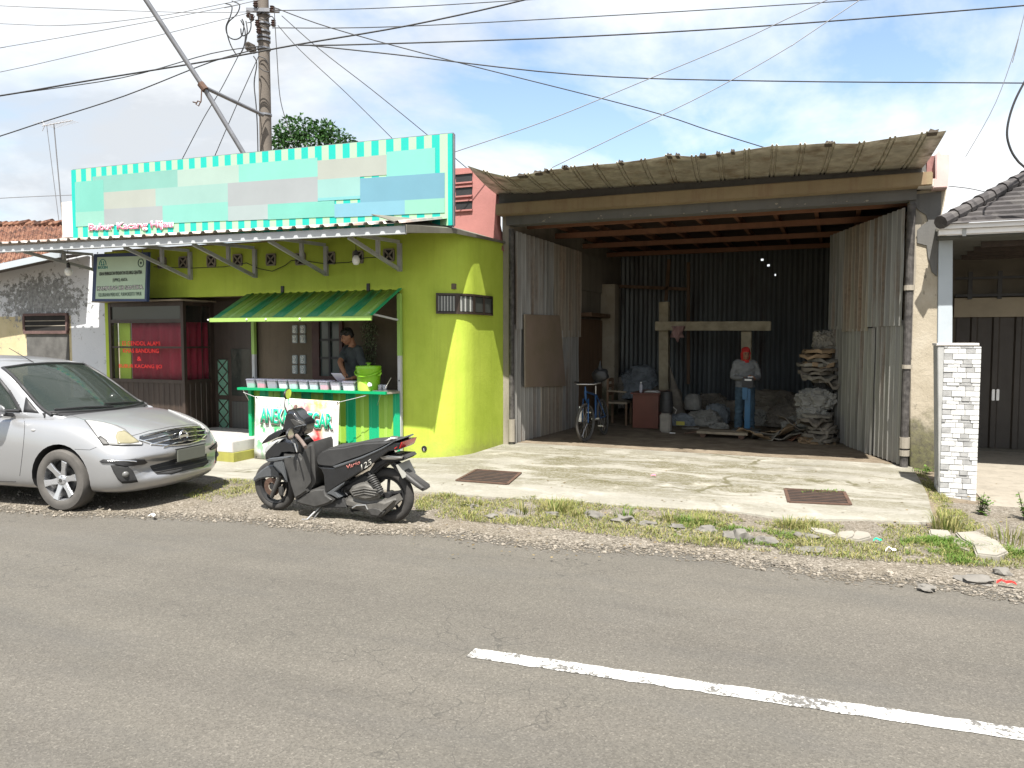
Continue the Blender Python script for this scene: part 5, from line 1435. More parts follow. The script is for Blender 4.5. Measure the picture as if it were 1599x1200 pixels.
for u, v, r_ in cl:
    c = PD(u, v, 19); rr = r_ * pxm
    for k in range(int(10 + r_ * 11)):
        d = Vector((rnd.gauss(0, 1), rnd.gauss(0, 1), rnd.gauss(0, 1))).normalized(); q = c + d * rr * (.35 + .8 * rnd.random() ** .7)
        L = rnd.uniform(.07, .14); t = (d + Vector((rnd.gauss(0, .6), rnd.gauss(0, .6), -.5 + rnd.gauss(0, .4)))).normalized(); s = t.cross(Vector((rnd.gauss(0, 1), rnd.gauss(0, 1), rnd.gauss(0, 1)))).normalized() * L * .24
        m.face([q, q + t * L * .5 + s, q + t * L, q + t * L * .5 - s])
m.build('crown', MT['leafdark'], TR, recalc=False)
# ------------------------------------------------------------------ food stall
ST = thing('food_stall', 'green and emerald sheet metal drinks stall with a striped awning', 'food stall', (-7.0, 9.4, PF))
AX0, AX1 = -8.74, -5.9
yb_, zb_, yf_, zf_ = 9.77, 2.44, 9.0, 2.03
aw = m_stripes('emerald_and_lime_stripes', [(0, (.012, .185, .075)), (.36, (.16, .29, .045)), (.62, (.21, .37, .085)), (.70, (.16, .29, .045))], .60, 0, .02, .4, .12)
m = MB(); sheet(m, (AX0, yf_, zf_ + .02), (AX1 - AX0, 0, 0), (0, yb_ - yf_, zb_ - zf_), (0, -.4, .9), .15, .014, 2, True)
awo = m.build('awning', aw, ST, smooth=30); md = awo.modifiers.new('t', 'SOLIDIFY'); md.thickness = .003; bake(awo)
m = MB(); m.box((AX0 - .02, yf_ - .03, zf_ - .035), (AX1 + .02, yf_ + .004, zf_ + .03), bev=.006); m.build('gutter_strip', MT['limepost'], awo)
m = MB(); m.bar((AX1 + .005, yf_, zf_ + .045), (AX1 + .005, yb_, zb_ + .04), .05, .012, (0, 0, 1)); m.build('end_flashing', MT['tealgreen'], awo)
m = MB()
for u in (325, 385, 415, 468): p = PY(u, 499, yf_ - .035); m.ball((p.x, yf_ - .034, zf_ + .0), .016, 1)
m.build('screws', MT['inkwhite'], awo)
cz = .965; cyf, cyb = 9.42, 9.78
CX0, CX1 = PY(370, 608, cyf).x, PY(602, 612, cyf).x
def cxz(x): return PY(370, 610, cyf).z + .0
m = MB(); m.box((CX0, cyf, cz - .02), (CX1, cyb, cz + .02), bev=.004); m.build('counter', MT['tealgreen'], ST)
m = MB(); m.prism([(CX1, cyf + .04, cz + .018), (CX1 + .06, cyf + .15, cz + .018), (CX1 + .06, cyb, cz + .018), (CX1, cyb, cz + .018)], (0, 0, -.03)); m.build('counter_end', MT['conc'], ST)
SX0, SX1 = PY(393, 610, 9.68).x, -5.88
pan = m_stripes('stall_front_stripes', [(0, (.005, .30, .14)), (.42, (.22, .38, .05)), (.62, (.27, .44, .08)), (.76, (.22, .38, .05))], .41, 0, .55, .4, .08)
m = MB(); sheet(m, (SX0, 9.70, -.1), (SX1 - SX0, 0, 0), (0, 0, cz + .08), (0, -1, 0), .14, .012, 1, True); m.build('front_panel', pan, ST, smooth=30)
m = MB(); sheet(m, (SX0, 9.72, PF), (0, .5, 0), (0, 0, cz - PF - .02), (-1, 0, 0), .14, .012, 1, True); m.build('side_panel', MT['tealgreen'], ST)
m = MB(); m.bar((SX0, 9.66, -.1), (SX0, 9.66, cz - .02), .06, .06, (0, 1, 0)); m.build('corner_post', MT['tealgreen'], ST)
px0 = PY(397, 560, 9.66).x; pxr = PY(624.5, 560, 9.74).x
for x, y in ((px0, 9.66), (pxr, 9.74)):
    zt_ = lerp(zf_, zb_, (y - yf_) / (yb_ - yf_)) - .02; zj = 1.0 + .5
    m = MB(); m.box((x - .028, y - .028, zj), (x + .028, y + .028, zt_)); po = m.build('post', MT['limepost'], ST)
    m = MB(); m.box((x - .026, y - .026, cz + .02 if x < -7 else -.1), (x + .026, y + .026, zj)); m.build('lower_sleeve', MT['greypost'], po)
    m = MB(); m.ball((x, y - .028, cz + .17), .012, 1); m.build('bolt', MT['black'], po)
m = MB(); a = PY(590, 476, 9.3); m.bar((pxr, 9.68, 2.02), (pxr - .1, 9.1, 2.1), .025, .025); m.build('stay', MT['greypost'], ST)
m = MB(); m.tube([(CX0 + .1, cyf + .03, cz - .02), (SX0 - .02, 9.64, cz - .2)], .007, 5); m.tube([(CX1 - .1, cyf + .03, cz - .02), (CX1 - .3, 9.66, cz - .2)], .004, 5); m.build('bracket_rod', MT['steel'], ST)
# printed banner hanging from the counter
YBN = 9.35
BN = thing('drinks_banner', 'white printed banner with green bubble letters hanging under the stall counter', 'banner', PY(465, 720, YBN))
def m_splash():
    n = N('fruit_splash_print')
    x, y, z = n.sep()
    w = (.56, .56, .545)
    lf = n.ramp(n.noise(5.5, 6, .7, n.mapv((1.6, 1, .7), rot=(0, .7, 0))), [(.5, 0), (.56, 1)])
    left = n.ramp(x, [(0, 1), (.02, 0)])
    lz = n.math('LESS_THAN', x, .04)
    gtop = n.math('MULTIPLY', n.ramp(n.math('ADD', n.math('MULTIPLY', n.math('ABSOLUTE', n.math('ADD', x, .2)), 1.8), n.math('ABSOLUTE', n.math('SUBTRACT', z, .86))), [(.2, 1), (.5, 0)]), 1)
    gbot = n.ramp(n.math('ADD', n.math('MULTIPLY', n.math('ABSOLUTE', n.math('ADD', x, .5)), 1.0), n.math('ABSOLUTE', n.math('SUBTRACT', z, .35))), [(.3, 1), (.6, 0)])
    k = n.math('MULTIPLY', n.math('MULTIPLY', lf, lz), n.math('MAXIMUM', gtop, gbot))
    c = n.mix(k, w, n.ramp(n.noise(9, 3), [(.35, (.03, .36, .14)), (.65, (.18, .48, .18))]))
    yl = n.math('MULTIPLY', n.ramp(n.math('ADD', n.math('MULTIPLY', n.math('ABSOLUTE', n.math('SUBTRACT', x, .42)), 1.2), n.math('ABSOLUTE', n.math('SUBTRACT', z, .82))), [(.2, 1), (.55, 0)]), n.ramp(n.noise(6, 3), [(.35, 0), (.6, .9)]))
    c = n.mix(yl, c, (.6, .38, .05))
    rd = n.math('MULTIPLY', n.ramp(n.math('ADD', n.math('MULTIPLY', n.math('ABSOLUTE', n.math('SUBTRACT', x, .36)), 2.2), n.math('MULTIPLY', n.math('ABSOLUTE', n.math('SUBTRACT', z, .12)), .9)), [(.3, 1), (.55, 0)]), n.ramp(n.noise(11, 4), [(.3, .4), (.5, 1)]))
    c = n.mix(rd, c, (.5, .025, .03))
    pk = n.math('MULTIPLY', n.ramp(n.math('ADD', n.math('MULTIPLY', n.math('ABSOLUTE', n.math('SUBTRACT', x, .14)), 2.6), n.math('ABSOLUTE', n.math('SUBTRACT', z, .78))), [(.15, 1), (.42, 0)]), n.ramp(n.noise(13, 4), [(.4, 0), (.55, .8)]))
    c = n.mix(pk, c, (.55, .14, .2))
    return n.done(c, .5, 0, n.bump(n.noise(3, 2), .15, .02))
q = [PY(u, v, YBN) for u, v in ((397, 716), (527, 722), (530, 627), (398.5, 619))]
m = MB(); rows = []
for j in range(9):
    t = j / 8; rows.append([q[3].lerp(q[0], t).lerp(q[2].lerp(q[1], t), i / 14) + Vector((0, .015 * nz(i * .3, t * 2, 1, 4), 0)) for i in range(15)])
m.grid(rows); bn = m.build('sheet', m_splash(), BN, smooth=60); md = bn.modifiers.new('t', 'SOLIDIFY'); md.thickness = .002; bake(bn)
ub = (q[2] - q[3]).normalized()
for s, u0, u1, v in (('ANEKA', 407, 451, 650), ('ES', 457, 469, 652.5), ('SEGAR', 474, 519, 657)):
    a, b = PY(u0, v - .8, YBN - .02), PY(u1, v + .8, YBN - .02); w = (b - a).length; c = (a + b) / 2
    k = len(s)
    text(s, c, .272, MT['maroonink'], bn, width=w * 1.08, ext=.0008, off=.085 if k > 2 else .07, xdir=ub)
    text(s, c + Vector((0, -.0015, 0)), .255, MT['inkwhite'], bn, width=w * 1.05, ext=.0008, off=.065 if k > 2 else .05, xdir=ub)
    text(s, c + Vector((0, -.003, 0)), .235, MT['inkgreen'], bn, width=w, ext=.0008, off=.038 if k > 2 else .035, xdir=ub)
for u, v, e in ((401, 621, (380, 613)), (527, 629, (572, 618))):
    m = MB(); p = PY(u, v, YBN - .01); m.tube([p, PY(e[0], e[1], cyf + .02)], .004, 5); m.build('cord', MT['greypost'], BN)
m = MB()
for u, v in ((401, 621), (527, 629), (400, 714)): p = PY(u, v, YBN - .012); m.tube([(p.x, p.y, p.z), (p.x, p.y - .004, p.z)], .012, 8)
m.build('eyelets', MT['black'], BN)

# ------------------------------------------------------------------ tubs, bottles, jug on the counter
TOPZ = cz + .021
def tub(u0, u1, fill, label, lid=True, open_=False):
    y = 9.55; a, b = PY(u0, 606, y - .09), PY(u1, 606, y - .09); cx = (a.x + b.x) / 2; w = (b.x - a.x) * .44; h = .125
    t = thing('plastic_tub', label, 'food tub', (cx, y, TOPZ), group='plastic tubs lined up on the stall counter')
    def rr(k, z, e=0):
        hw, hd = w * k - e, .10 * k - e
        return [(cx + sx * hw * f + 0, y + sy * hd * g, z) for sx, sy, f, g in ((-1, -1, .85, 1), (1, -1, .85, 1), (1, -1, 1, .8), (1, 1, 1, .8), (1, 1, .85, 1), (-1, 1, .85, 1), (-1, 1, 1, .8), (-1, -1, 1, .8))]
    m = MB(); m.grid([rr(.86, TOPZ), rr(.93, TOPZ + h * .5), rr(1, TOPZ + h)], True); m.face(rr(.86, TOPZ)[::-1]); tb = m.build('tub', MT['tub'], t)
    fz = h * .52
    m = MB(); m.grid([rr(.84, TOPZ + .004, .004), rr(.90, TOPZ + fz, .006)], True); m.face(rr(.90, TOPZ + fz, .006)); m.face(rr(.84, TOPZ + .004, .004)[::-1])
    rnd = random.Random(u0)
    for i in range(14): m.ball((cx + rnd.uniform(-.7, .7) * w, y + rnd.uniform(-.07, .07), TOPZ + fz), rnd.uniform(.012, .022), 1, (1, 1, .6), .3, i)
    m.build('filling', fill, t)
    if lid:
        m = MB(); m.grid([rr(1.03, TOPZ + h - .008), rr(1.03, TOPZ + h + .006), rr(.92, TOPZ + h + .014)], True); m.face(rr(.92, TOPZ + h + .014)); m.face(rr(1.03, TOPZ + h - .008)[::-1]); m.build('lid', MT['lidw'], t)
    if open_:
        m = MB(); Mx = Matrix.Translation((cx, y + .1, TOPZ + h)) @ Matrix.Rotation(R(-38), 4, 'X') ; m.box((-w, -.20, -.004), (w, 0, .006), Mx, .003); m.build('lid', MT['lidw'], t)
    return t
F = lambda n_, c: mat(n_, c, .4, var=.35, vs=20, bump=.3)
fg, fr_, fp_, fw_, fm_, fb_ = F('green_jelly', (.02, .36, .18)), F('red_jelly', (.55, .03, .09)), F('dark_berry_jelly', (.035, .035, .08)), F('milky_jelly', (.70, .71, .72)), F('mint_jelly', (.30, .62, .48)), F('pink_jelly', (.65, .16, .25))
tub(383, 399, fg, 'plastic tub of green jelly, leftmost on the counter')
tub(399, 415, fr_, 'plastic tub of bright red jelly beside the green one')
tub(415, 433, fp_, 'plastic tub of dark berry jelly')
tub(433, 449, fw_, 'plastic tub of white jelly in front of the left red capped bottle')
tub(449, 465, fm_, 'plastic tub of mint jelly with white lid in front of the middle red capped bottle')
tub(465, 481, fw_, 'plastic tub of white jelly just right of the mint one')
tub(481, 497, F('pale_aqua_jelly', (.42, .60, .64)), 'plastic tub of pale aqua jelly')
tub(497, 513.5, fb_, 'plastic tub of pink jelly left of the open tub')
tub(514, 532, F('pale_pink_jelly', (.62, .48, .52)), 'open plastic tub with raised lid under the vendor\'s hands', False, True)
tub(532, 555, F('white_coconut', (.78, .78, .76)), 'widest tub of white coconut beside the green jug')
def bottle(u, v, label):
    p = PY(u, v, 9.71); t = thing('bottle', label, 'bottle', (p.x, 9.71, TOPZ), group='red capped syrup bottles behind the tubs')
    Mt = Matrix.Translation((p.x, 9.71, TOPZ)); h = p.z - TOPZ
    m = MB(); m.lathe([(.038, 0), (.04, .02), (.04, h * .62), (.02, h * .82), (.018, h * .85)], 14, Mt); m.build('body', MT['redplastic'], t, smooth=40)
    m = MB(); m.lathe([(.032, h * .82), (.034, h * .86), (.032, h * 1.02), (.0, h * 1.04)], 14, Mt); m.build('cap', MT['redplastic'], t, smooth=40)
bottle(441.5, 592, 'red capped bottle behind the tubs, leftmost of three'); bottle(460.5, 593, 'red capped bottle behind the mint tub, middle of three'); bottle(542, 593, 'red capped bottle beside the green jug')
# water jug
jy = 9.59; a, b = PY(559, 610, jy), PY(593, 610, jy); jc = (a.x + b.x) / 2; jr = (b.x - a.x) / 2 * .97
J = thing('water_jug', 'large lime green insulated drinks jug on the stall counter', 'jug', (jc, jy, TOPZ)); Mt = Matrix.Translation((jc, jy, TOPZ))
m = MB(); m.lathe([(jr * .84, 0), (jr * .86, .01), (jr * .97, .28), (jr * 1.0, .30), (jr * 1.0, .325)], 30, Mt); jb = m.build('body', MT['jug'], J, smooth=40)
m = MB(); m.lathe([(jr * 1.02, .325), (jr * 1.02, .355), (jr * .98, .365), (jr * .3, .372), (jr * .15, .375)], 30, Mt); ld = m.build('lid', MT['jug'], J, smooth=40)
m = MB(); m.lathe([(.02, .37), (.02, .395), (.042, .40), (.042, .408), (0, .412)], 14, Mt); m.build('knob', MT['jug'], ld, smooth=40)
m = MB(); pts = []
for i in range(17):
    a_ = R(-180 * i / 16 + 8); pts.append((jc + jr * 1.08 * math.cos(a_), jy + jr * 1.08 * math.sin(a_), TOPZ + .30 - .085 * math.sin(math.pi * i / 16)))
m.tube(pts, .011, 6); m.tube([(jc + jr, jy, TOPZ + .29), (jc + jr * 1.28, jy - .03, TOPZ + .262), (jc + jr * 1.3, jy - .06, TOPZ + .24), (jc + jr, jy - .04, TOPZ + .225)], .013, 6); m.build('handle', MT['jug'], J, smooth=60)
m = MB(); rows = []
def jrad(z): return jr * lerp(.86, .97, z / .28) + .003
for j in range(9):
    t = j / 8; z = .004 + .16 * t; w0, w1 = R(-165), R(-165) + R(118) * math.sqrt(max(0, 1 - t ** 2.2))
    rows.append([(jc + jrad(z) * math.cos(lerp(w0, w1, k / 10)), jy + jrad(z) * math.sin(lerp(w0, w1, k / 10)), TOPZ + z) for k in range(11)])
m.grid(rows); m.build('painted_sun_patch', MT['jugsun'], jb, smooth=60)  # sunlight on the lower jug, painted as a paler lime patch
a_ = R(-52); c = Vector((jc + jr * .97 * math.cos(a_), jy + jr * .97 * math.sin(a_), TOPZ + .10)); n_ = Vector((math.cos(a_), math.sin(a_), 0))
m = MB(); m.tube([c, c + n_ * .014], .032, 14); m.tube([c + n_ * .014, c + n_ * .05 + Vector((0, 0, -.01))], .012, 8); m.build('tap', MT['inkwhite'], J)
# serving tray and cutlery at the right end
T_ = thing('serving_tray', 'steel tray with cups at the right end of the stall counter', 'tray', (-6.02, 9.6, TOPZ + .002))
m = MB(); m.box((-6.2, 9.47, TOPZ + .002), (-5.93, 9.72, TOPZ + .012), bev=.003); m.build('tray', MT['steel'], T_)
m = MB()
for x in (-6.15, -6.07): m.lathe([(.03, .012), (.036, .09), (.034, .09), (.028, .02)], 12, Matrix.Translation((x, 9.6, TOPZ)))
m.build('cup', MT['tub'], T_)
m = MB(); m.tube([(-6.05, 9.55, TOPZ + .02), (-5.93, 9.55, TOPZ + .2)], .005, 5); m.build('ladle', MT['steel'], T_)
# creeper hanging behind the vendor
HP = thing('hanging_creeper', 'dense small leaved creeper hanging behind the vendor', 'plant', PY(577, 590, 10.40))
m = MB(); rnd = random.Random(9)
for i in range(900):
    u, v = rnd.gauss(577, 7), rnd.uniform(503, 575)
    if abs(u - 577) > 13 - .12 * max(0, v - 545): continue
    q_ = PY(u, v, 10.42 - rnd.random() * .14); L = rnd.uniform(.02, .04); t = Vector((rnd.gauss(0, .6), rnd.gauss(0, .4), -1)).normalized(); s = t.cross(Vector((rnd.gauss(0, 1), rnd.gauss(0, 1), .2))).normalized() * L * .3
    m.face([q_, q_ + t * L * .5 + s, q_ + t * L, q_ + t * L * .5 - s])
m.build('leaves', m_leaf('pale_creeper_leaf', (.04, .07, .03), (.28, .32, .20)), HP, recalc=False)
m = MB()
for du in (-6, 0, 6): m.tube([PY(577 + du, 498, 10.42), PY(577 + du * .7, 540, 10.36), PY(577 + du * .5, 585, 10.4)], .005, 5)
m.build('stems', MT['bark'], HP)

# ------------------------------------------------------------------ people
def limb(m, pts, rs, seg=12, n=3):
    """tapered limb through joints, rounded at both ends"""
    pts = [Vector(p) for p in pts]; P_, R_ = [], []
    for i in range(len(pts) - 1):
        p0, p1, p2, p3 = pts[max(i-1, 0)], pts[i], pts[i+1], pts[min(i+2, len(pts)-1)]
        for k in range(n):
            t = k / n
            c = .5 * ((2 * p1) + (p2 - p0) * t + (2 * p0 - 5 * p1 + 4 * p2 - p3) * t * t + (3 * p1 - p0 - 3 * p2 + p3) * t ** 3)
            P_.append(p1.lerp(p2, t) * .6 + c * .4); R_.append(lerp(rs[i], rs[i+1], t))
    P_.append(pts[-1]); R_.append(rs[-1]); m.tube(P_, R_, seg)
    m.ball(pts[0], rs[0], 2); m.ball(pts[-1], rs[-1], 2)
def torso(m, secs, seg=20):
    """secs: (centre, half width, half depth, lateral axis) stacked upwards"""
    rows = []
    for c, w, d, ax in secs:
        c = Vector(c); ax = Vector(ax).normalized(); fw = Vector((0, 0, 1)).cross(ax)
        rows.append([c + ax * w * math.copysign(abs(math.cos(a)) ** .8, math.cos(a)) + fw * d * math.copysign(abs(math.sin(a)) ** .9, math.sin(a)) for a in [2 * math.pi * k / seg for k in range(seg)]])
    V = m.grid(rows, True); m._f(V[0][::-1]); m._f(V[-1])
def hand(m, wrist, tip_dir, palm_n, curl=.5, side=1, s=1.0):
    """palm, four fingers of unequal length and a thumb; tip_dir along the fingers, palm_n out of the palm"""
    w = Vector(wrist); f = Vector(tip_dir).normalized(); n = Vector(palm_n); n = (n - f * n.dot(f)).normalized(); x = f.cross(n) * side
    m.prism([w - x * .026 * s - n * .012, w + x * .026 * s - n * .012, w + f * .088 * s + x * .042 * s - n * .012, w + f * .09 * s - x * .038 * s - n * .012], n * .026, .008)
    for i, (o, L) in enumerate(((-.031, .072), (-.010, .082), (.011, .076), (.031, .060))):
        b = w + f * .082 * s + x * o * s; a1 = curl * (.7 + .12 * i); a2 = curl * 1.6 + .1 * i
        d1 = f * math.cos(a1) + n * math.sin(a1); d2 = f * math.cos(a2) + n * math.sin(a2)
        p1 = b + d1 * L * .5 * s; p2 = p1 + d2 * L * .5 * s
        m.tube([b - f * .012, b, p1, p2], [.0095 * s, .0095 * s, .0085 * s, .0065 * s], 8); m.ball(p2, .0066 * s, 1)
    b = w + f * .028 * s - x * .03 * s; d1 = (f * .75 - x * .6 + n * .35).normalized(); p1 = b + d1 * .036 * s; p2 = p1 + (f * .9 - x * .1 + n * .5).normalized() * .03 * s
    m.tube([b + x * .012 * s, b, p1, p2], [.012 * s, .0125 * s, .0105 * s, .008 * s], 8); m.ball(p2, .008 * s, 1)
def head(m, c, yaw, pitch, s=1.0):
    """head of about 0.23 m; c is the skull centre; faces -y before turning"""
    M = Matrix.Translation(c) @ Matrix.Rotation(yaw, 4, 'Z') @ Matrix.Rotation(pitch, 4, 'X') @ Matrix.Scale(s, 4)
    m.ball((0, 0, 0), 1, 3, (.076, .095, .098), M=M @ Matrix.Translation((0, .012, .022)))
    m.ball((0, 0, 0), 1, 3, (.066, .078, .092), M=M @ Matrix.Translation((0, -.022, -.03)))
    m.ball((0, 0, 0), 1, 2, (.045, .045, .038), M=M @ Matrix.Translation((0, -.045, -.085)))
    m.ball((0, 0, 0), 1, 2, (.052, .02, .014), M=M @ Matrix.Translation((0, -.082, .022)))       # brow
    m.tube([M @ Vector((0, -.092, .012)), M @ Vector((0, -.112, -.022)), M @ Vector((0, -.108, -.034))], [.010, .015, .016], 8); m.ball(M @ Vector((0, -.11, -.03)), .016, 1)
    for sx in (-1, 1):
        m.ball((0, 0, 0), 1, 2, (.012, .02, .032), M=M @ Matrix.Translation((sx * .077, .012, -.012)))
        m.ball((0, 0, 0), 1, 2, (.026, .02, .024), M=M @ Matrix.Translation((sx * .036, -.068, -.038)))
        m.ball(M @ Vector((sx * .013, -.1, -.034)), .009, 1)
    m.ball((0, 0, 0), 1, 2, (.026, .014, .008), M=M @ Matrix.Translation((0, -.092, -.060)))
    m.ball((0, 0, 0), 1, 2, (.022, .014, .009), M=M @ Matrix.Translation((0, -.088, -.073)))
    return M
def face_parts(M, parent, lids=True):
    m = MB()
    for sx in (-1, 1): m.ball((0, 0, 0), 1, 2, (.013, .008, .006), M=M @ Matrix.Translation((sx * .031, -.0935, .002)))
    m.build('eyes', MT['black'], parent, smooth=60)
    m = MB()
    for sx in (-1, 1): m.ball((0, 0, 0), 1, 2, (.022, .008, .005), M=M @ Matrix.Translation((sx * .032, -.097, .026)))
    m.build('eyebrows', MT['hair'], parent, smooth=60)
    m = MB(); m.ball((0, 0, 0), 1, 2, (.024, .008, .004), M=M @ Matrix.Translation((0, -.102, -.066))); m.build('lips', mat('lip_skin', (.2, .075, .055), .5, var=.1, bump=0), parent, smooth=60)
def remesh(m, name, mt, parent, vox=.009, sm=6, fold=0):
    o = m.build(name, mt, parent)
    r = o.modifiers.new('r', 'REMESH'); r.mode = 'VOXEL'; r.voxel_size = vox
    s = o.modifiers.new('s', 'SMOOTH'); s.iterations = sm; s.factor = .5
    bake(o)
    if fold:
        o.data.update(); nn = [v.normal.copy() for v in o.data.vertices]
        for v, q in zip(o.data.vertices, nn):
            p = v.co; k = abs(mnoise.noise(Vector((p.x * 7, p.y * 7, p.z * 11)))) - .25 + .5 * mnoise.noise(Vector((p.x * 16 + 3, p.y * 16, p.z * 22)))
            v.co = p + q * fold * k
    for p in o.data.polygons: p.use_smooth = True
    return o

# --- vendor: stands behind the counter, turned to his right, looking down at the tub
vb = PY(554, 600, 10.1); vx, vy = vb.x, 10.1
VN = thing('person', 'young man in a charcoal T-shirt looking down behind the stall counter', 'person', (vx, vy, PF))
zt_ = PY(548, 514, 10.0).z; H_ = zt_ - PF; k_ = H_ / 1.70
ya = R(-28); rt = Vector((math.cos(ya), math.sin(ya), 0)); fw = Vector((math.sin(ya), -math.cos(ya), 0))      # his left-right axis and forward
base = Vector((vx, vy, PF))
def L_(x, f, z): return base + rt * x * k_ + fw * f * k_ + Vector((0, 0, z * k_))
hL = PY(536, 588, 9.60) + Vector((0, 0, .0)); hR = PY(545, 592, 9.58)
def build_arms(mb, extra, upto=1.0):
    pass
shL, shR = L_(-.185, .03, 1.385), L_(.185, .03, 1.385)
wL = PY(538, 583, 9.69); wR = PY(550, 591, 9.66)
elL = PY(531, 566, 9.86); elR = PY(571, 584, 9.90)
m = MB()
ax = rt
torso(m, [(L_(0, 0, .86), .155, .10, ax), (L_(0, 0, .98), .15, .10, ax), (L_(0, .01, 1.12), .145, .095, ax), (L_(0, .02, 1.28), .165, .105, ax), (L_(0, .02, 1.38), .165, .085, ax), (L_(0, .02, 1.44), .09, .06, ax)])
limb(m, [L_(0, .015, 1.40), L_(0, .05, 1.50), L_(0, .075, 1.56)], [.062, .055, .058])
limb(m, [shL, elL, wL], [.055, .042, .028]); limb(m, [shR, elR, wR], [.055, .042, .028])
hand(m, wL, (hL - wL) + Vector((.02, -.03, -.02)), (.2, -.3, -1), .7, -1); hand(m, wR, Vector((-.8, -.5, -.15)), (.1, -.3, -1), .5, 1)
limb(m, [L_(-.09, 0, .9), L_(-.10, .02, .48), L_(-.10, 0, .07)], [.085, .058, .042]); limb(m, [L_(.09, 0, .9), L_(.10, .02, .48), L_(.10, 0, .07)], [.085, .058, .042])
for sx in (-.1, .1): limb(m, [L_(sx, -.03, .045), L_(sx, .14, .035)], [.042, .034])
HM = head(m, L_(-.0, .115, 1.585), ya + R(-14), R(24), .97 * k_)
vb_ = remesh(m, 'body', MT['skin'], VN, .0075, 4)
face_parts(HM, vb_)
m = MB()
m.ball((0, 0, 0), 1, 3, (.083, .096, .086), .10, 3, HM @ Matrix.Translation((0, .022, .045))); m.ball((0, 0, 0), 1, 3, (.068, .032, .036), .2, 5, HM @ Matrix.Translation((0, -.052, .085))); m.ball((0, 0, 0), 1, 3, (.08, .06, .06), .1, 6, HM @ Matrix.Translation((0, .05, -.0)))
rnd = random.Random(2)
for i in range(60):
    d = Vector((rnd.gauss(0, 1), rnd.gauss(0, 1), abs(rnd.gauss(0, 1)))).normalized(); m.ball(HM @ (Vector((0, .012, .05)) + Vector((d.x * .08, d.y * .095, d.z * .085))), .014, 1)
remesh(m, 'hair', MT['hair'], vb_, .006, 2)
m = MB()
torso(m, [(L_(0, 0, .90), .172, .118, ax), (L_(0, 0, 1.0), .168, .115, ax), (L_(0, .01, 1.14), .163, .112, ax), (L_(0, .02, 1.28), .182, .122, ax), (L_(0, .02, 1.38), .175, .10, ax), (L_(0, .02, 1.425), .10, .075, ax)])
limb(m, [L_(-.15, .02, 1.375), shL, shL.lerp(elL, .72)], [.07, .07, .067]); limb(m, [L_(.15, .02, 1.375), shR, shR.lerp(elR, .72)], [.07, .07, .067])
sh = remesh(m, 'tshirt', MT['tee'], VN, .011, 5, .016)
m = MB()
for sx in (-1, 1): limb(m, [L_(.085 * sx, 0, .92), L_(.095 * sx, .02, .5), L_(.10 * sx, 0, .1)], [.1, .078, .068])
torso(m, [(L_(0, 0, .8), .165, .115, ax), (L_(0, 0, .93), .165, .112, ax)])
remesh(m, 'trousers', MT['trousers'], VN, .012, 4)

# --- scrap worker: faces the road, both forearms raised to a small packet
wf = PZ(1162, 673, .045); base = Vector((wf.x, wf.y, .045))
WK = thing('person', 'worker in red head wrap, grey long sleeved shirt and blue jeans in the workshop', 'person', base)
zt_ = PY(1166, 543.5, wf.y).z; k_ = (zt_ - .045) / 1.68
ya = R(16); rt = Vector((math.cos(ya), math.sin(ya), 0)); fw = Vector((math.sin(ya), -math.cos(ya), 0)); ax = rt
shL, shR = L_(-.18, .01, 1.365), L_(.18, .01, 1.365)
elL, elR = L_(-.25, .02, 1.09), L_(.25, .04, 1.10); wL, wR = L_(-.05, .25, 1.08), L_(.13, .27, 1.07)
m = MB()
torso(m, [(L_(0, 0, .86), .155, .10, ax), (L_(0, 0, 1.0), .145, .10, ax), (L_(0, .0, 1.14), .15, .1, ax), (L_(0, .01, 1.28), .17, .11, ax), (L_(0, .01, 1.38), .165, .085, ax), (L_(0, .01, 1.44), .085, .06, ax)])
limb(m, [L_(0, 0, 1.4), L_(0, .02, 1.5), L_(0, .03, 1.56)], [.062, .055, .058])
limb(m, [shL, elL, wL], [.055, .045, .03]); limb(m, [shR, elR, wR], [.055, .045, .03])
hand(m, wL, rt * .6 + fw * .7, Vector((0, 0, 1)), .8, 1); hand(m, wR, -rt * .5 + fw * .8, Vector((0, 0, 1)), .8, -1)
limb(m, [L_(-.09, 0, .9), L_(-.11, .02, .48), L_(-.12, 0, .07)], [.085, .06, .045]); limb(m, [L_(.09, 0, .9), L_(.11, .02, .48), L_(.12, 0, .07)], [.085, .06, .045])
for sx in (-.12, .12): limb(m, [L_(sx, -.04, .045), L_(sx, .15, .035)], [.045, .036])
HM = head(m, L_(.0, .045, 1.56), ya + R(6), R(8), .95 * k_)
wb_ = remesh(m, 'body', MT['skin'], WK, .0075, 4); face_parts(HM, wb_)
m = MB()
m.ball((0, 0, 0), 1, 3, (.09, .10, .08), .06, 3, HM @ Matrix.Translation((0, .022, .068))); m.ball((0, 0, 0), 1, 3, (.095, .075, .12), .06, 5, HM @ Matrix.Translation((0, .045, -.03)))
for sx in (-1, 1): m.ball((0, 0, 0), 1, 3, (.024, .06, .10), .1, 4, HM @ Matrix.Translation((sx * .078, .02, -.03)))
m.ball((0, 0, 0), 1, 3, (.085, .085, .045), .15, 7, HM @ Matrix.Translation((0, -.0, -.145))); m.ball((0, 0, 0), 1, 2, (.07, .04, .055), .2, 9, HM @ Matrix.Translation((.01, -.06, -.175)))
remesh(m, 'head_wrap', MT['redcloth'], wb_, .007, 2, .010)
m = MB()
torso(m, [(L_(0, 0, .88), .182, .125, ax), (L_(0, 0, 1.0), .172, .12, ax), (L_(0, 0, 1.14), .17, .118, ax), (L_(0, .01, 1.28), .188, .125, ax), (L_(0, .01, 1.38), .178, .1, ax), (L_(0, .01, 1.43), .095, .075, ax)])
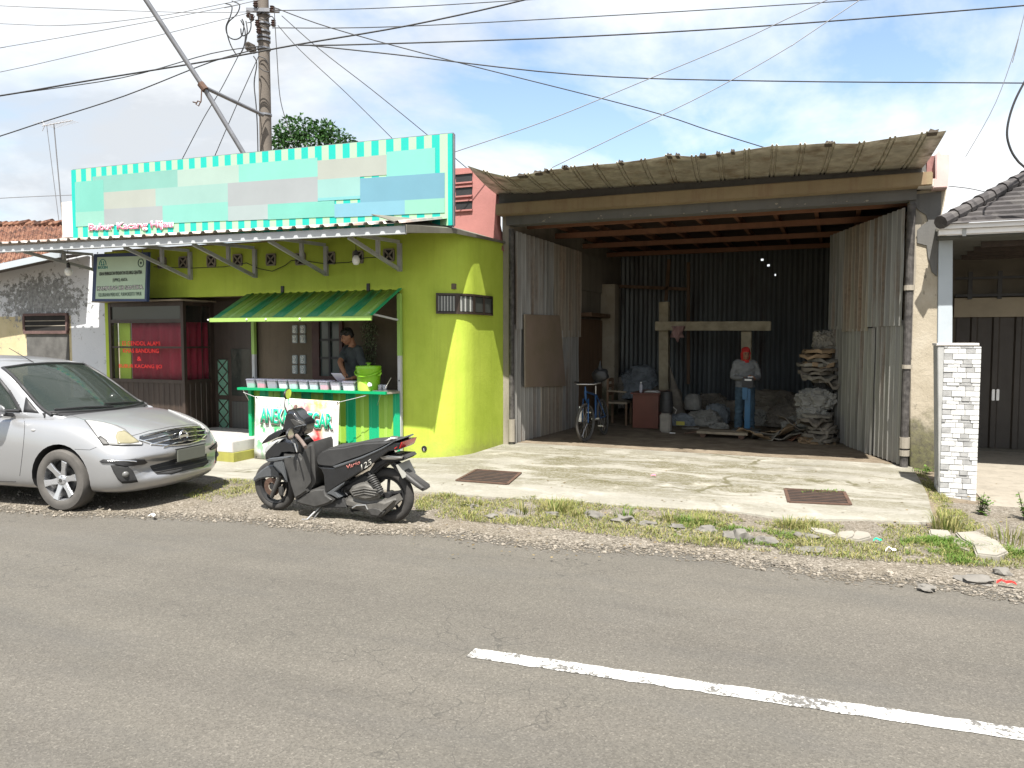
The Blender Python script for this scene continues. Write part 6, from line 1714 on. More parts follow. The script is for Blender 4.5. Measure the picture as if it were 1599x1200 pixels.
limb(m, [L_(-.13, .01, 1.375), shL, elL, wL.lerp(elL, .12)], [.06, .063, .056, .042]); limb(m, [L_(.13, .01, 1.375), shR, elR, wR.lerp(elR, .12)], [.06, .063, .056, .042])
remesh(m, 'shirt', MT['greyshirt'], WK, .011, 4, .024)
m = MB()
for sx in (-1, 1): limb(m, [L_(.085 * sx, 0, .9), L_(.105 * sx, .025, .5), L_(.12 * sx, 0, .09)], [.105, .085, .075])
torso(m, [(L_(0, 0, .8), .17, .118, ax), (L_(0, 0, .93), .168, .115, ax)])
remesh(m, 'jeans', MT['jeans'], WK, .012, 4, .022)
PK = MB(); c = L_(.04, .36, 1.10); PK.box(c + Vector((-.05, -.02, 0)), c + Vector((.05, .03, .018)), None, .004)
tag(PK.build('packet', MT['inkwhite']), 'small white packet held in the hands of the worker', 'packet')
# ------------------------------------------------------------------ parked silver car
CO = Vector((-7.20, 6.12, .012))
CAR = thing('parked_car', 'silver family car parked half on the gravel at the left edge', 'car', CO)
def bowed(x, y, k, x0, x1): return x - k * (abs(y) / .845) ** 2.3 * sstep(x0, x1, x)
def car_shell():
    S_ = [  # x, z centre, z at .6, shoulder z, shoulder width, z of widest, w, z lower, bottom
        (.90, .515, .515, .50, .58, .45, .64, .37, .34), (.885, .575, .572, .55, .64, .46, .72, .32, .26), (.83, .655, .65, .62, .70, .48, .785, .27, .20), (.77, .725, .718, .675, .73, .5, .81, .25, .18), (.66, .785, .776, .73, .75, .53, .828, .24, .175),
        (.40, .865, .855, .80, .765, .57, .84, .235, .175), (.05, .945, .932, .87, .765, .6, .845, .235, .175), (-.3, .955, .95, .91, .77, .62, .845, .235, .175), (-.7, .92, .92, .915, .79, .64, .845, .235, .175),
        (-1.6, .92, .92, .915, .80, .66, .845, .235, .175), (-2.6, .92, .92, .915, .80, .66, .845, .235, .175), (-3.05, .92, .92, .91, .78, .64, .82, .26, .2), (-3.28, 1.0, .99, .94, .72, .62, .76, .28, .24), (-3.36, .9, .9, .85, .6, .6, .65, .34, .3)]
    rows = []
    for x, z0, z1, zs, ws, zm, w, zl, zb in S_:
        half = [(0, z0), (.45 * ws, lerp(z0, z1, .6)), (.82 * ws, z1 - .01), (ws, zs), (lerp(ws, w, .75), lerp(zs, zm, .45)), (w, zm), (w - .004, lerp(zm, zl, .6)), (w - .02, zl), (w - .1, zb), (w * .5, zb - .005), (0, zb - .005)]
        full = half + [(-y, z) for y, z in half[-2:0:-1]]
        rows.append([(bowed(x, y, .30, .0, .9), -y, z) for y, z in full])
    m = MB(); V = m.grid(rows, True); m._f(V[0][::-1]); m._f(V[-1])
    m.xf(Matrix.Translation(CO)); return m.build('body', [MT['silver'], MT['softblack']], CAR)
body = subsurf(car_shell(), 2)
# wheel arches cut through the shell
cm = MB(); cm.mi = 1
for x in (0, -2.6):
    for s in (-1, 1):
        cm.tube([CO + Vector((x, s * .62, .315)), CO + Vector((x, s * 1.0, .315))], .362, 32)
cut = cm.build('arch_cutter', [MT['silver'], MT['softblack']], CAR)
md = body.modifiers.new('b', 'BOOLEAN'); md.object = cut; md.operation = 'DIFFERENCE'; md.solver = 'EXACT'
bake(body); bpy.data.objects.remove(cut)
smooth_mesh(body.data, 40)
def greenhouse():
    S_ = [(.06, .84, .60, .64), (-.14, .975, .625, .68), (-.37, 1.115, .635, .72), (-.64, 1.275, .625, .745), (-.97, 1.44, .60, .76), (-1.2, 1.515, .59, .765), (-1.9, 1.56, .585, .77), (-2.6, 1.535, .575, .765), (-3.0, 1.45, .55, .74), (-3.2, 1.25, .56, .70), (-3.3, .98, .58, .66)]
    rows = []
    for x, zr, wr, wb in S_:
        e = min(.06, (zr - .93) * .5)
        half = [(0, zr), (.5 * wr, zr - .008), (.88 * wr, zr - .025), (wr, zr - .03 - e * .5), (lerp(wr, wb, .5), lerp(zr - e, .95, .5)), (wb, .95 if zr > 1 else .93), (wb, .82), (0, .82)]
        full = half + [(-y, z) for y, z in half[-2:0:-1]]
        rows.append([(bowed(x, y, .17, -1.3, -.2), -y, z) for y, z in full])
    m = MB(); V = m.grid(rows, True); m._f(V[0][::-1]); m._f(V[-1]); m.xf(Matrix.Translation(CO)); return m.build('cabin', MT['silver'], CAR)
cab = subsurf(greenhouse(), 3)
bpy.context.view_layer.update()
def bvh_of(objs):
    vs, fs = [], []
    for o in objs:
        M = wmat(o); k = len(vs); vs += [M @ v.co for v in o.data.vertices]; fs += [[i + k for i in p.vertices] for p in o.data.polygons]
    return BVHTree.FromPolygons(vs, fs)
BV = bvh_of([body, cab]); BV_BODY = bvh_of([body]); BV_CAB = bvh_of([cab])
def hit(bv, o, d):
    h = bv.ray_cast(o, d)
    if h[0] is not None: return h[0], h[1]
    best = None
    for k in range(60, 130):
        p = o + d * (k * .1); q = bv.find_nearest(p)
        if q[0] is not None and (best is None or q[3] < best[2]): best = (q[0], q[1], q[3])
    return best[0], best[1]
def patch(bv, rays, name, mt, parent, off=.004, th=.006, cuts=5, mirror=False):
    """an outline laid onto the body: rays = list of (origin, direction) round the outline"""
    hs = [hit(bv, o, d)[0] for o, d in rays]
    bm = bmesh.new(); n = len(hs)
    c = sum(hs, Vector()) / n; nrm = Vector()
    for i in range(n): nrm += (hs[i] - c).cross(hs[(i+1) % n] - c)
    nrm.normalize(); f = bm.faces.new([bm.verts.new(h) for h in hs])
    bmesh.ops.triangulate(bm, faces=[f]); bmesh.ops.subdivide_edges(bm, edges=bm.edges[:], cuts=cuts, use_grid_fill=True)
    bmesh.ops.triangulate(bm, faces=bm.faces[:])
    od = rays[0][1].normalized()
    if nrm.dot(od) > 0: nrm = -nrm
    for v in bm.verts:
        q = bv.ray_cast(v.co + nrm * .4, -nrm)
        if q[0] is None: q = bv.find_nearest(v.co)
        nn = q[1] if q[1].dot(nrm) > 0 else -q[1]
        v.co = q[0] + nn * off
    for f in bm.faces:
        f.normal_update()
    bmesh.ops.recalc_face_normals(bm, faces=bm.faces[:])
    if sum((f.normal.dot(nrm) for f in bm.faces)) < 0: bmesh.ops.reverse_faces(bm, faces=bm.faces[:])
    me = bpy.data.meshes.new(name); bm.to_mesh(me); bm.free()
    outs = []
    for mir in ((False, True) if mirror else (False,)):
        me2 = me.copy()
        if mir:
            for v in me2.vertices: v.co.y = 2 * CO.y - v.co.y
            me2.flip_normals()
        o = link(name, me2, mt, parent); s = o.modifiers.new('t', 'SOLIDIFY'); s.thickness = th; s.offset = -1; bake(o)
        for p in o.data.polygons: p.use_smooth = True
        outs.append(o)
    return outs
def pxr(pts, k=3.9975, ox=0, oy=530): return [(CPOS.copy(), ray(ox + x / k, oy + y / k)) for x, y in pts]
def fr(pts): return [(CO + Vector((3, -y, z)), Vector((-1, 0, 0))) for y, z in pts]      # front view, y to the car's right... seen from the front
def sd(pts, s=-1): return [(CO + Vector((x, s * 3, z)), Vector((0, -s, 0))) for x, z in pts]
def line(bv, rays, r, name, mt, parent, off=0.0, seg=6):
    P_ = []
    for (o0, d0), (o1, d1) in zip(rays, rays[1:]):
        for k in range(5):
            t = k / 5; h = hit(bv, o0.lerp(o1, t), d0.lerp(d1, t).normalized()); P_.append(h[0] + h[1] * off)
    h = hit(bv, *rays[-1]); P_.append(h[0] + h[1] * off)
    m = MB(); m.tube(P_, r, seg); return m.build(name, mt, parent, smooth=60)
ws = fr([(-.665, .945), (-.33, .935), (0, .93), (.33, .935), (.665, .945), (.60, 1.22), (.535, 1.42), (.27, 1.445), (0, 1.45), (-.27, 1.445), (-.535, 1.42), (-.60, 1.22)])
patch(BV_CAB, ws, 'windscreen', MT['carglass'], CAR, .005, .004, 7)
hl = patch(BV_BODY, pxr([(518, 510), (560, 512), (640, 527), (705, 547), (750, 572), (775, 603), (815, 640), (852, 660), (845, 671), (700, 673), (602, 668), (575, 625), (545, 565)]), 'headlight', MT['lens'], CAR, .010, .012, 6, True)
for o in hl:
    pass
line(BV_BODY, pxr([(518, 510), (560, 512), (640, 527), (705, 547), (750, 572), (775, 603), (815, 640), (852, 660), (845, 671), (700, 673), (602, 668), (575, 625), (545, 565), (518, 510)]), .005, 'headlight_seal', MT['softblack'], CAR, .006)
hb = patch(BV_BODY, pxr([(682, 620), (700, 590), (745, 582), (790, 620), (830, 655), (770, 664), (690, 664)]), 'lamp_bowl', mat('yellowed_lamp_bowl', (.23, .21, .135), .12, .2, var=.2), hl[0], .0135, .004, 4, False)
hb = patch(BV_BODY, pxr([(575, 625), (602, 668), (640, 669), (625, 640), (590, 612)]), 'lamp_dark_trim', MT['dusty'], hl[0], .0132, .004, 3, False)  # dark grey corner of the headlamp
gr = patch(BV_BODY, fr([(-.50, .70), (-.46, .735), (-.25, .755), (0, .762), (.25, .755), (.46, .735), (.50, .70), (.40, .645), (.22, .615), (0, .605), (-.22, .615), (-.40, .645)]), 'grille', MT['gloss'], CAR, .004, .006, 6)[0]
for i, z in enumerate((.755, .715, .675, .635)):
    w = (.44, .48, .43, .32)[i]
    line(BV_BODY, fr([(-w, z - .028 * 1), (-w * .5, z - .008), (0, z), (w * .5, z - .008), (w, z - .028)]), .009, 'grille_bar', MT['chrome'], gr, .008)
line(BV_BODY, fr([(-.50, .70), (-.40, .645), (-.22, .612), (0, .602), (.22, .612), (.40, .645), (.50, .70)]), .010, 'chrome_trim', MT['chrome'], gr, .006)
h0 = hit(BV_BODY, *fr([(0, .69)])[0]); ec = h0[0] + Vector((.02, 0, 0))
m = MB(); m.tube([ec + Vector((-.01 * math.sin(a) * 0, .058 * math.cos(a), .058 * math.sin(a) * .95)) for a in [2 * math.pi * k / 24 for k in range(24)]], .009, 8, closed=True); m.box(ec + Vector((-.006, -.072, -.014)), ec + Vector((.010, .072, .014)), None, .004); m.build('emblem', MT['chrome'], gr, smooth=40)
patch(BV_BODY, fr([(-.44, .43), (-.2, .445), (.2, .445), (.44, .43), (.40, .335), (.25, .315), (-.25, .315), (-.40, .335)]), 'lower_grille', MT['softblack'], CAR, .003, .006, 5)
for z in (.40, .362): line(BV_BODY, fr([(-.41, z - .008), (0, z), (.41, z - .008)]), .006, 'lower_grille_bar', MT['dusty'], CAR, .006)
pr_ = hit(BV_BODY, *fr([(-.03, .50)])[0])[0]
m = MB(); m.box((pr_.x + .012, pr_.y - .22, CO.z + .435), (pr_.x + .026, pr_.y + .22, CO.z + .565), None, .006); npl = m.build('number_plate', MT['plate'], CAR)
m = MB()
for lo, hi in (((pr_.x + .008, pr_.y - .235, CO.z + .425), (pr_.x + .02, pr_.y + .235, CO.z + .434)), ((pr_.x + .008, pr_.y - .235, CO.z + .566), (pr_.x + .02, pr_.y + .235, CO.z + .576))): m.box(lo, hi)
m.build('plate_frame', MT['black'], npl)
fo = patch(BV_BODY, pxr([(640, 795), (690, 792), (742, 797), (782, 832), (815, 903), (770, 910), (715, 912), (685, 885), (658, 838)]), 'fog_lamp_recess', MT['softblack'], CAR, .004, .006, 5, True)
for o in fo:
    c = sum((v.co for v in o.data.vertices), Vector()) / len(o.data.vertices); c = wmat(o) @ c
    s = 1 if c.y > CO.y else -1
    d = Vector((.82, s * .55, 0)).normalized(); c = c + Vector((.0, s * -.02, -.01))
    m = MB(); m.tube([c - d * .01, c + d * .014], .045, 18); m.build('fog_lamp', MT['dusty'], o, smooth=40)
    m = MB(); m.ball(c + d * .012, .036, 2, (1, 1, 1)); m.build('fog_lens', MT['foglens'], o, smooth=60)
patch(BV_BODY, pxr([(578, 768), (600, 756), (800, 756), (862, 763), (878, 777), (862, 789), (640, 783), (592, 781)]), 'bumper_strip', MT['black'], CAR, .012, .014, 4, True)
line(BV_BODY, pxr([(625, 768), (720, 769), (800, 771)]), .006, 'strip_chrome', MT['chrome'], CAR, .014)
# shut lines
ln = lambda pts, r=.0035, mt='softblack': line(BV_BODY, pxr(pts), r, 'panel_gap', MT[mt], CAR, -.001, 5)
ln([(390, 445), (450, 475), (520, 508)]); ln([(172, 478), (165, 560), (152, 700), (138, 850)]); ln([(415, 690), (520, 697), (560, 680)], .003)
line(BV_BODY, fr([(-.52, .745), (-.3, .772), (0, .782), (.3, .772), (.52, .745)]), .004, 'panel_gap', MT['softblack'], CAR, -.001)
ln([(0, 878), (120, 884)], .006, 'dusty')
m = MB(); c = hit(BV_BODY, CPOS, ray(53, 672)); m.ball(c[0], .02, 2, (1.4, .5, .8)); m.build('side_indicator', MT['lens'], CAR, smooth=60)
# cabin glass at the sides
for s in (-1, 1):
    patch(BV_CAB, sd([(-.62, .985), (-.80, 1.16), (-1.05, 1.345), (-1.25, 1.42), (-1.62, 1.455), (-1.62, .985)], s), 'front_window', MT['carglass'], CAR, .004, .004, 5)
    patch(BV_CAB, sd([(-1.70, .985), (-1.70, 1.455), (-2.2, 1.455), (-2.5, 1.42), (-2.5, .99)], s), 'rear_window', MT['carglass'], CAR, .004, .004, 5)
    patch(BV_CAB, sd([(-.40, .965), (-.62, 1.13), (-.58, .975)], s), 'corner_trim', MT['black'], CAR, .004, .004, 3)
    mp = CO + Vector((-.72 if s < 0 else -.95, s * .92, .995))
    m = MB(); m.ball(mp, .1, 3, (.75, 1.15, .78)); mr = m.build('door_mirror', MT['silver'], CAR, smooth=60)
    m = MB(); m.bar(mp + Vector((.0, -s * .06, -.03)), mp + Vector((.04, -s * .18, -.05)), .06, .04, bev=.01); m.build('mirror_arm', MT['black'], mr)
    m = MB(); m.ball(mp + Vector((.05, s * .02, .004)), .045, 2, (.5, 1.7, .25)); m.build('indicator', MT['amber'], mr, smooth=60)
# open the cabin behind the glass and furnish it
gl_objs = [o for o in CAR.children if o.name.split('.')[0] in ('windscreen', 'front_window', 'rear_window')]
BVG = bvh_of(gl_objs); Mi = wmat(cab); b_ = bmesh.new(); b_.from_mesh(cab.data); kill = []
for f in b_.faces:
    c = Mi @ f.calc_center_median(); q = BVG.find_nearest(c)
    if q[0] is not None and q[3] < .011: kill.append(f)
bmesh.ops.delete(b_, geom=kill, context='FACES'); b_.to_mesh(cab.data); b_.free()
cg = m_glass('clear_car_glass', (.03, .04, .034), .02, .52)
for o in gl_objs: o.data.materials[0] = cg
m = MB(); m.box(CO + Vector((-3.0, -.66, .925)), CO + Vector((-.3, .66, .935))); m.build('cabin_floor', MT['softblack'], CAR)
m = MB(); m.prism([CO + Vector((x, -.64, z)) for x, z in ((-.20, .936), (-.25, .975), (-.55, 1.03), (-.72, 1.01), (-.74, .936))], (0, 1.28, 0), .02); db = m.build('dashboard', MT['black'], CAR)
m = MB(); c = CO + Vector((-.86, -.36, 1.06)); m.tube([c + Vector((.10 * math.sin(a), .18 * math.cos(a), .15 * math.sin(a))) for a in [2 * math.pi * k / 24 for k in range(24)]], .014, 8, closed=True); m.bar(c + Vector((0, -.17, 0)), c + Vector((0, .17, 0)), .03, .03); m.build('steering_wheel', MT['black'], CAR)
for x in (-1.45, -2.3):
    for s in (-.36, .36):
        m = MB(); m.prism([CO + Vector((a, s - .22, z)) for a, z in ((x + .1, .936), (x + .14, .98), (x - .06, 1.30), (x - .14, 1.30), (x - .08, .936))], (0, .44, 0), .035); st_ = m.build('seat', MT['seatcloth'], CAR, smooth=50)
        m = MB(); m.box(CO + Vector((x - .16, s - .12, 1.32)), CO + Vector((x - .07, s + .12, 1.46)), None, .03); m.build('headrest', MT['seatcloth'], st_, smooth=50)
m = MB(); m.box(CO + Vector((-.98, -.10, 1.36)), CO + Vector((-.955, .10, 1.41)), None, .01); m.build('rear_view_mirror', MT['black'], CAR)
line(BV_CAB, fr([(-.665, .945), (-.60, 1.22), (-.535, 1.42), (-.27, 1.445), (0, 1.45), (.27, 1.445), (.535, 1.42), (.60, 1.22), (.665, .945)]), .018, 'windscreen_seal', MT['black'], CAR, .004)
patch(BV_CAB, fr([(-.69, .89), (-.35, .87), (0, .86), (.35, .87), (.69, .89), (.68, .962), (.33, .95), (0, .945), (-.33, .95), (-.68, .962)]), 'cowl_panel', MT['black'], CAR, .007, .006, 6)
for s in (-1, 1):
    line(BV_CAB, sd([(-.62, .985), (-.80, 1.16), (-1.05, 1.345), (-1.25, 1.42), (-1.62, 1.455), (-1.66, .985), (-.62, .985)], s), .017, 'window_seal', MT['black'], CAR, .002)
    line(BV_CAB, sd([(-1.66, .985), (-1.66, 1.455), (-2.2, 1.455), (-2.5, 1.42), (-2.5, .985), (-1.66, .985)], s), .017, 'window_seal', MT['black'], CAR, .002)
line(BV_CAB, fr([(-.60, .965), (-.3, .99), (.05, 1.0)]), .010, 'wiper', MT['black'], CAR, .02)
line(BV_CAB, fr([(-.02, .968), (.3, .985), (.6, .985)]), .010, 'wiper', MT['black'], CAR, .02)
line(BV_CAB, fr([(-.66, .968), (-.33, .957), (0, .952), (.33, .957), (.66, .968)]), .016, 'cowl', MT['black'], CAR, .004)
a = hit(BV_CAB, CPOS, ray(72, 566))[0]
m = MB(); m.tube([a, a + Vector((-.35, 0, .16))], [.006, .003], 6); m.build('aerial', MT['black'], CAR)
# green air freshener hanging inside is seen only as a tint; wheels
def car_wheel(x, s):
    c = CO + Vector((x, s * .745, .308)); T = Matrix.Translation(c) @ Matrix.Rotation(R(-90) * s, 4, 'X')
    m = MB(); m.lathe([(.20, -.085), (.29, -.095), (.312, -.07), (.315, 0), (.312, .07), (.296, .092), (.262, .100), (.222, .098), (.205, .085)], 48, T, False); w = m.build('wheel', MT['tyredust'], CAR, smooth=40)
    w.name = 'wheel'
    m = MB(); m.lathe([(.208, -.08), (.20, -.02), (.195, .03), (.206, .085), (.214, .088), (.214, .08)], 40, T, False); rim = m.build('rim', MT['alloy'], w, smooth=40)
    m = MB(); m.lathe([(.0, .018), (.19, .012)], 32, T); m.lathe([(0.0, -.02), (.14, -.02), (.14, .025), (.0, .025)], 24, T); m.build('brake', MT['dusty'], w)
    m = MB()
    for k in range(6):
        Mk = T @ Matrix.Rotation(R(60 * k + 12), 4, 'Z')
        m.prism([Mk @ Vector(p) for p in ((.03, -.036, .045), (.12, -.027, .060), (.205, -.036, .074), (.205, .036, .074), (.12, .027, .060), (.03, .036, .045))], (Mk.to_3x3() @ Vector((0, 0, .022))), .005)
    m.lathe([(.0, .05), (.052, .05), (.05, .076), (.03, .083), (0, .084)], 20, T); m.build('spokes', MT['alloy'], rim, smooth=30)
    m = MB()
    for k in range(5):
        Mk = T @ Matrix.Rotation(R(72 * k), 4, 'Z'); m.tube([Mk @ Vector((.04, 0, .07)), Mk @ Vector((.04, 0, .082))], .006, 6)
    m.tube([T @ Vector((0, 0, .083)), T @ Vector((0, 0, .088))], .02, 14); m.build('hub_cap', MT['dusty'], rim)
for x in (0, -2.6):
    for s in (-1, 1): car_wheel(x, s)
m = MB(); m.box(CO + Vector((-2.3, -.6, .16)), CO + Vector((-.35, .6, .3))); m.build('underbody', MT['softblack'], CAR)

CAR.rotation_euler = (0, 0, R(6.5)); CAR.location = CO + Vector((-.085, .02, 0))
# ------------------------------------------------------------------ scooter
SY = 6.2
fx = PY(432, 772, SY).x; rxx = PY(609.5, 781, SY).x
SCO = thing('motor_scooter', 'black motor scooter on its side stand parked on the gravel', 'scooter', ((fx + rxx) / 2, SY, .01))
def z4(*p): return [(390 + x / 5.457, 590 + y / 5.457) for x, y in p]
def z5(*p): return [(370 + x / 4.997, 580 + y / 4.997) for x, y in p]
def pan(poly, w, mt, name, bev=.02, parent=None, dy=0.0, seg=3):
    y = SY - w / 2 + dy; pts = [PY(u, v, y) for u, v in poly]
    m = MB(); m.prism(pts, (0, w, 0), min(bev, w * .45), seg)
    o = m.build(name, MT[mt] if isinstance(mt, str) else mt, parent or SCO, smooth=50); return o
def bike_wheel(x, r, tw, spokes, nm):
    c = Vector((x, SY, r + .012)); T = Matrix.Translation(c) @ Matrix.Rotation(R(90), 4, 'X')
    m = MB(); prof = []
    for i in range(13):
        a = 2 * math.pi * i / 12; prof.append((r - tw * .55 + tw * .55 * math.cos(a), tw * .5 * math.sin(a)))
    m.lathe(prof, 44, T, False); w = m.build('wheel', MT['tyre'], SCO, smooth=50)
    m = MB(); ri = r - tw * 1.02
    m.lathe([(ri, -.03), (ri - .022, -.022), (ri - .028, 0), (ri - .022, .022), (ri, .03)], 40, T, False); rim = m.build('rim', MT['black'], w, smooth=40)
    m = MB()
    for k in range(spokes):
        Mk = T @ Matrix.Rotation(R(360 / spokes * k + 20), 4, 'Z'); m.bar(Mk @ Vector((.02, .012, 0)), Mk @ Vector((ri - .01, -.012, 0)), .026, .026, Mk.to_3x3() @ Vector((0, 0, 1)), .006)
    m.lathe([(.0, -.05), (.035, -.05), (.035, .05), (0, .05)], 18, T); m.build('spokes', MT['black'], rim, smooth=30)
    return w, T
FW, FT = bike_wheel(fx, .252, .075, 5, 'f'); RW, RT = bike_wheel(rxx, .264, .085, 5, 'r')
m = MB(); m.lathe([(.045, .052), (.095, .052), (.095, .056), (.045, .056), (.045, .052)], 28, FT, False)
for k in range(12): 
    a = k * math.pi / 6; m.tube([FT @ Vector((.07 * math.cos(a), .07 * math.sin(a), .0505)), FT @ Vector((.07 * math.cos(a), .07 * math.sin(a), .0575))], .007, 6)
m.build('brake_disc', MT['iron'], FW)
for s in (-1, 1):
    m = MB(); a, b = PY(449, 738, SY), PY(433, 773, SY)
    m.tube([(a.x, SY + s * .075, a.z), (b.x, SY + s * .075, b.z)], [.028, .022], 10); m.build('fork_leg', MT['dusty'], SCO, smooth=50)
m = MB(); a = PY(441, 766, SY - .07); m.box((a.x - .04, SY - .075, a.z - .05), (a.x + .02, SY - .052, a.z + .05), None, .01); m.build('brake_caliper', MT['dusty'], SCO)
pan(z4((32, 880), (34, 855), (60, 822), (100, 785), (150, 750), (185, 735), (215, 735), (245, 775), (300, 830), (325, 880), (312, 890), (270, 862), (215, 845), (150, 848), (90, 862), (55, 884)), .13, 'greygloss', 'front_mudguard', .03)
pan(z4((295, 640), (330, 645), (400, 640), (445, 660), (470, 600), (490, 575), (520, 545), (545, 535), (557, 565), (557, 880), (545, 905), (500, 960), (420, 1020), (385, 1040), (370, 1000), (352, 930), (335, 860), (310, 770), (290, 700)), .36, 'dusty', 'leg_shield', .05)
pan(z4((330, 690), (400, 655), (440, 690), (445, 760), (470, 850), (500, 960), (440, 1000), (385, 1030), (350, 900), (325, 780)), .385, 'dusty', 'inner_leg_panel', .02)
pan(z4((128, 690), (126, 655), (138, 605), (165, 555), (215, 520), (270, 500), (330, 495), (390, 515), (432, 565), (440, 640), (420, 668), (360, 655), (310, 660), (290, 690), (235, 700), (165, 708)), .30, 'gloss', 'front_cowl', .07)
pan(z4((215, 730), (225, 695), (300, 690), (330, 870), (325, 880), (280, 800)), .32, 'greygloss', 'cowl_lower_trim', .02)
pan(z4((150, 690), (190, 672), (310, 660), (370, 652), (380, 662), (300, 690), (230, 702), (170, 708)), .335, 'greygloss', 'cowl_strip', .012)
pan(z4((136, 628), (148, 582), (190, 545), (255, 515), (296, 512), (240, 562), (200, 600), (170, 632)), .31, mat('scooter_lamp_glass', (.42, .43, .42), .1, .2, var=.2, bump=0), 'headlamp', .02)
pan(z4((120, 558), (130, 536), (180, 485), (240, 450), (290, 432), (300, 455), (268, 492), (230, 512), (180, 535)), .22, 'gloss', 'visor', .02)
pan(z4((330, 292), (345, 268), (385, 262), (418, 282), (440, 320), (492, 368), (498, 400), (470, 475), (440, 492), (400, 500), (352, 480), (305, 452), (290, 432), (305, 385), (318, 330)), .20, 'gloss', 'handlebar_cover', .05)
pan(z4((366, 338), (400, 335), (470, 372), (478, 388), (415, 410), (395, 385)), .215, 'dusty', 'instrument_panel', .01)
pan(z4((405, 412), (425, 398), (480, 388), (486, 398), (430, 412), (412, 418)), .22, 'greygloss', 'panel_rim', .006)
m = MB(); m.tube([PY(468, 678, SY - .12), PY(476, 686, SY - .26), PY(482, 694, SY - .34)], .018, 10); m.build('handle_grip', mat('worn_brown_grip', (.13, .10, .085), .8, var=.3), SCO)
m = MB(); m.tube([PY(466, 640, SY + .12), PY(468, 636, SY + .26)], .018, 10); m.build('handle_grip', mat('worn_red_brown_grip', (.13, .07, .06), .8, var=.3), SCO)
m = MB(); m.tube([PY(460, 686, SY - .14), PY(465, 690, SY - .25), PY(468, 702, SY - .32)], .007, 6); m.build('brake_lever', MT['steel'], SCO)
def mirror(u, v, y, stalk):
    c = PY(u, v, y); n_ = Vector((.945, .32, -.05)).normalized(); n_ = Vector((.90, -.43, .0)).normalized() if False else n_
    x = n_.cross(Vector((0, 0, 1))).normalized(); up = x.cross(n_)
    def ring(r, d): return [c + n_ * d + x * (.082 * r * math.cos(a) * (1 + .15 * math.sin(a))) + up * (.052 * r * math.sin(a)) for a in [2 * math.pi * k / 24 for k in range(24)]]
    m = MB(); m.tube([c - n_ * .02] + [PY(a, b, SY + (y - SY) * t) for a, b, t in stalk], .007, 6); st = m.build('mirror_stalk', MT['black'], SCO)
    m = MB(); m.grid([ring(1.06, .003), ring(1.06, -.012), ring(.6, -.03)], True); m.face(ring(.6, -.03)); m.build('mirror_shell', MT['black'], st, smooth=40)
    m = MB(); m.face(ring(1.0, .004)); m.build('mirror_glass', mat('mirror_silvering', (.85, .87, .85), .02, 1, var=.02, bump=0), st)
mirror(457, 617, SY + .25, [(452, 622, 1), (451, 636, .8), (454, 645, .5)])
mirror(459.5, 674, SY - .28, [(460, 680, .9), (463, 676, .6), (462, 668, .4)])
pan(z4((380, 1050), (392, 1028), (470, 968), (560, 935), (640, 930), (655, 985), (722, 1030), (690, 1062), (640, 1082), (560, 1105), (430, 1072)), .34, 'dusty', 'footboard', .025)
pan(z5((450, 1010), (560, 1025), (700, 1000), (830, 985), (860, 1060), (780, 1060), (690, 1062), (600, 1045), (520, 1035)), .24, 'softblack', 'underframe', .02)
pan(z5((630, 690), (640, 648), (680, 612), (730, 590), (850, 578), (1000, 545), (1100, 538), (1190, 534), (1240, 535), (1180, 575), (1100, 615), (980, 662), (860, 702), (765, 742), (700, 738), (645, 728)), .27, 'softblack', 'seat', .05)
pan(z5((640, 735), (700, 742), (765, 745), (860, 705), (1000, 652), (1240, 548), (1296, 545), (1275, 600), (1200, 612), (1110, 680), (990, 765), (850, 850), (770, 900), (700, 945), (692, 930), (688, 800), (668, 752)), .30, 'gloss', 'side_panel', .05)
pan(z5((760, 730), (870, 695), (985, 655), (1130, 592), (1250, 530), (1262, 518), (1268, 528), (1150, 598), (1000, 668), (880, 712), (780, 745)), .318, 'greygloss', 'side_trim', .012)
pan(z5((700, 945), (770, 900), (850, 852), (840, 872), (775, 930), (810, 975), (790, 985), (745, 958)), .31, 'greygloss', 'side_trim', .012)
m = MB(); m.tube([PY(*z5((1165, 545))[0], SY - .10), PY(*z5((1225, 516))[0], SY - .10), PY(*z5((1270, 514))[0], SY - .05), PY(*z5((1272, 514))[0], SY + .05), PY(*z5((1228, 516))[0], SY + .1)], .014, 8); m.build('grab_rail', MT['steel'], SCO, smooth=50)
pan(z5((1040, 770), (1095, 690), (1190, 650), (1320, 648), (1336, 668), (1300, 692), (1190, 702), (1105, 765), (1050, 815)), .22, 'softblack', 'tail_underside', .03)
pan(z5((1212, 596), (1250, 566), (1301, 541), (1282, 590), (1255, 609)), .312, 'redlens', 'tail_light', .02)
pan(z5((1128, 664), (1190, 648), (1260, 652), (1310, 655), (1300, 672), (1240, 680), (1150, 679)), .25, 'steel', 'rear_indicator', .015)
pan(z5((1190, 712), (1232, 704), (1300, 760), (1400, 842), (1470, 895), (1474, 918), (1448, 936), (1400, 905), (1330, 850), (1255, 785)), .13, 'dusty', 'rear_mudguard', .025)
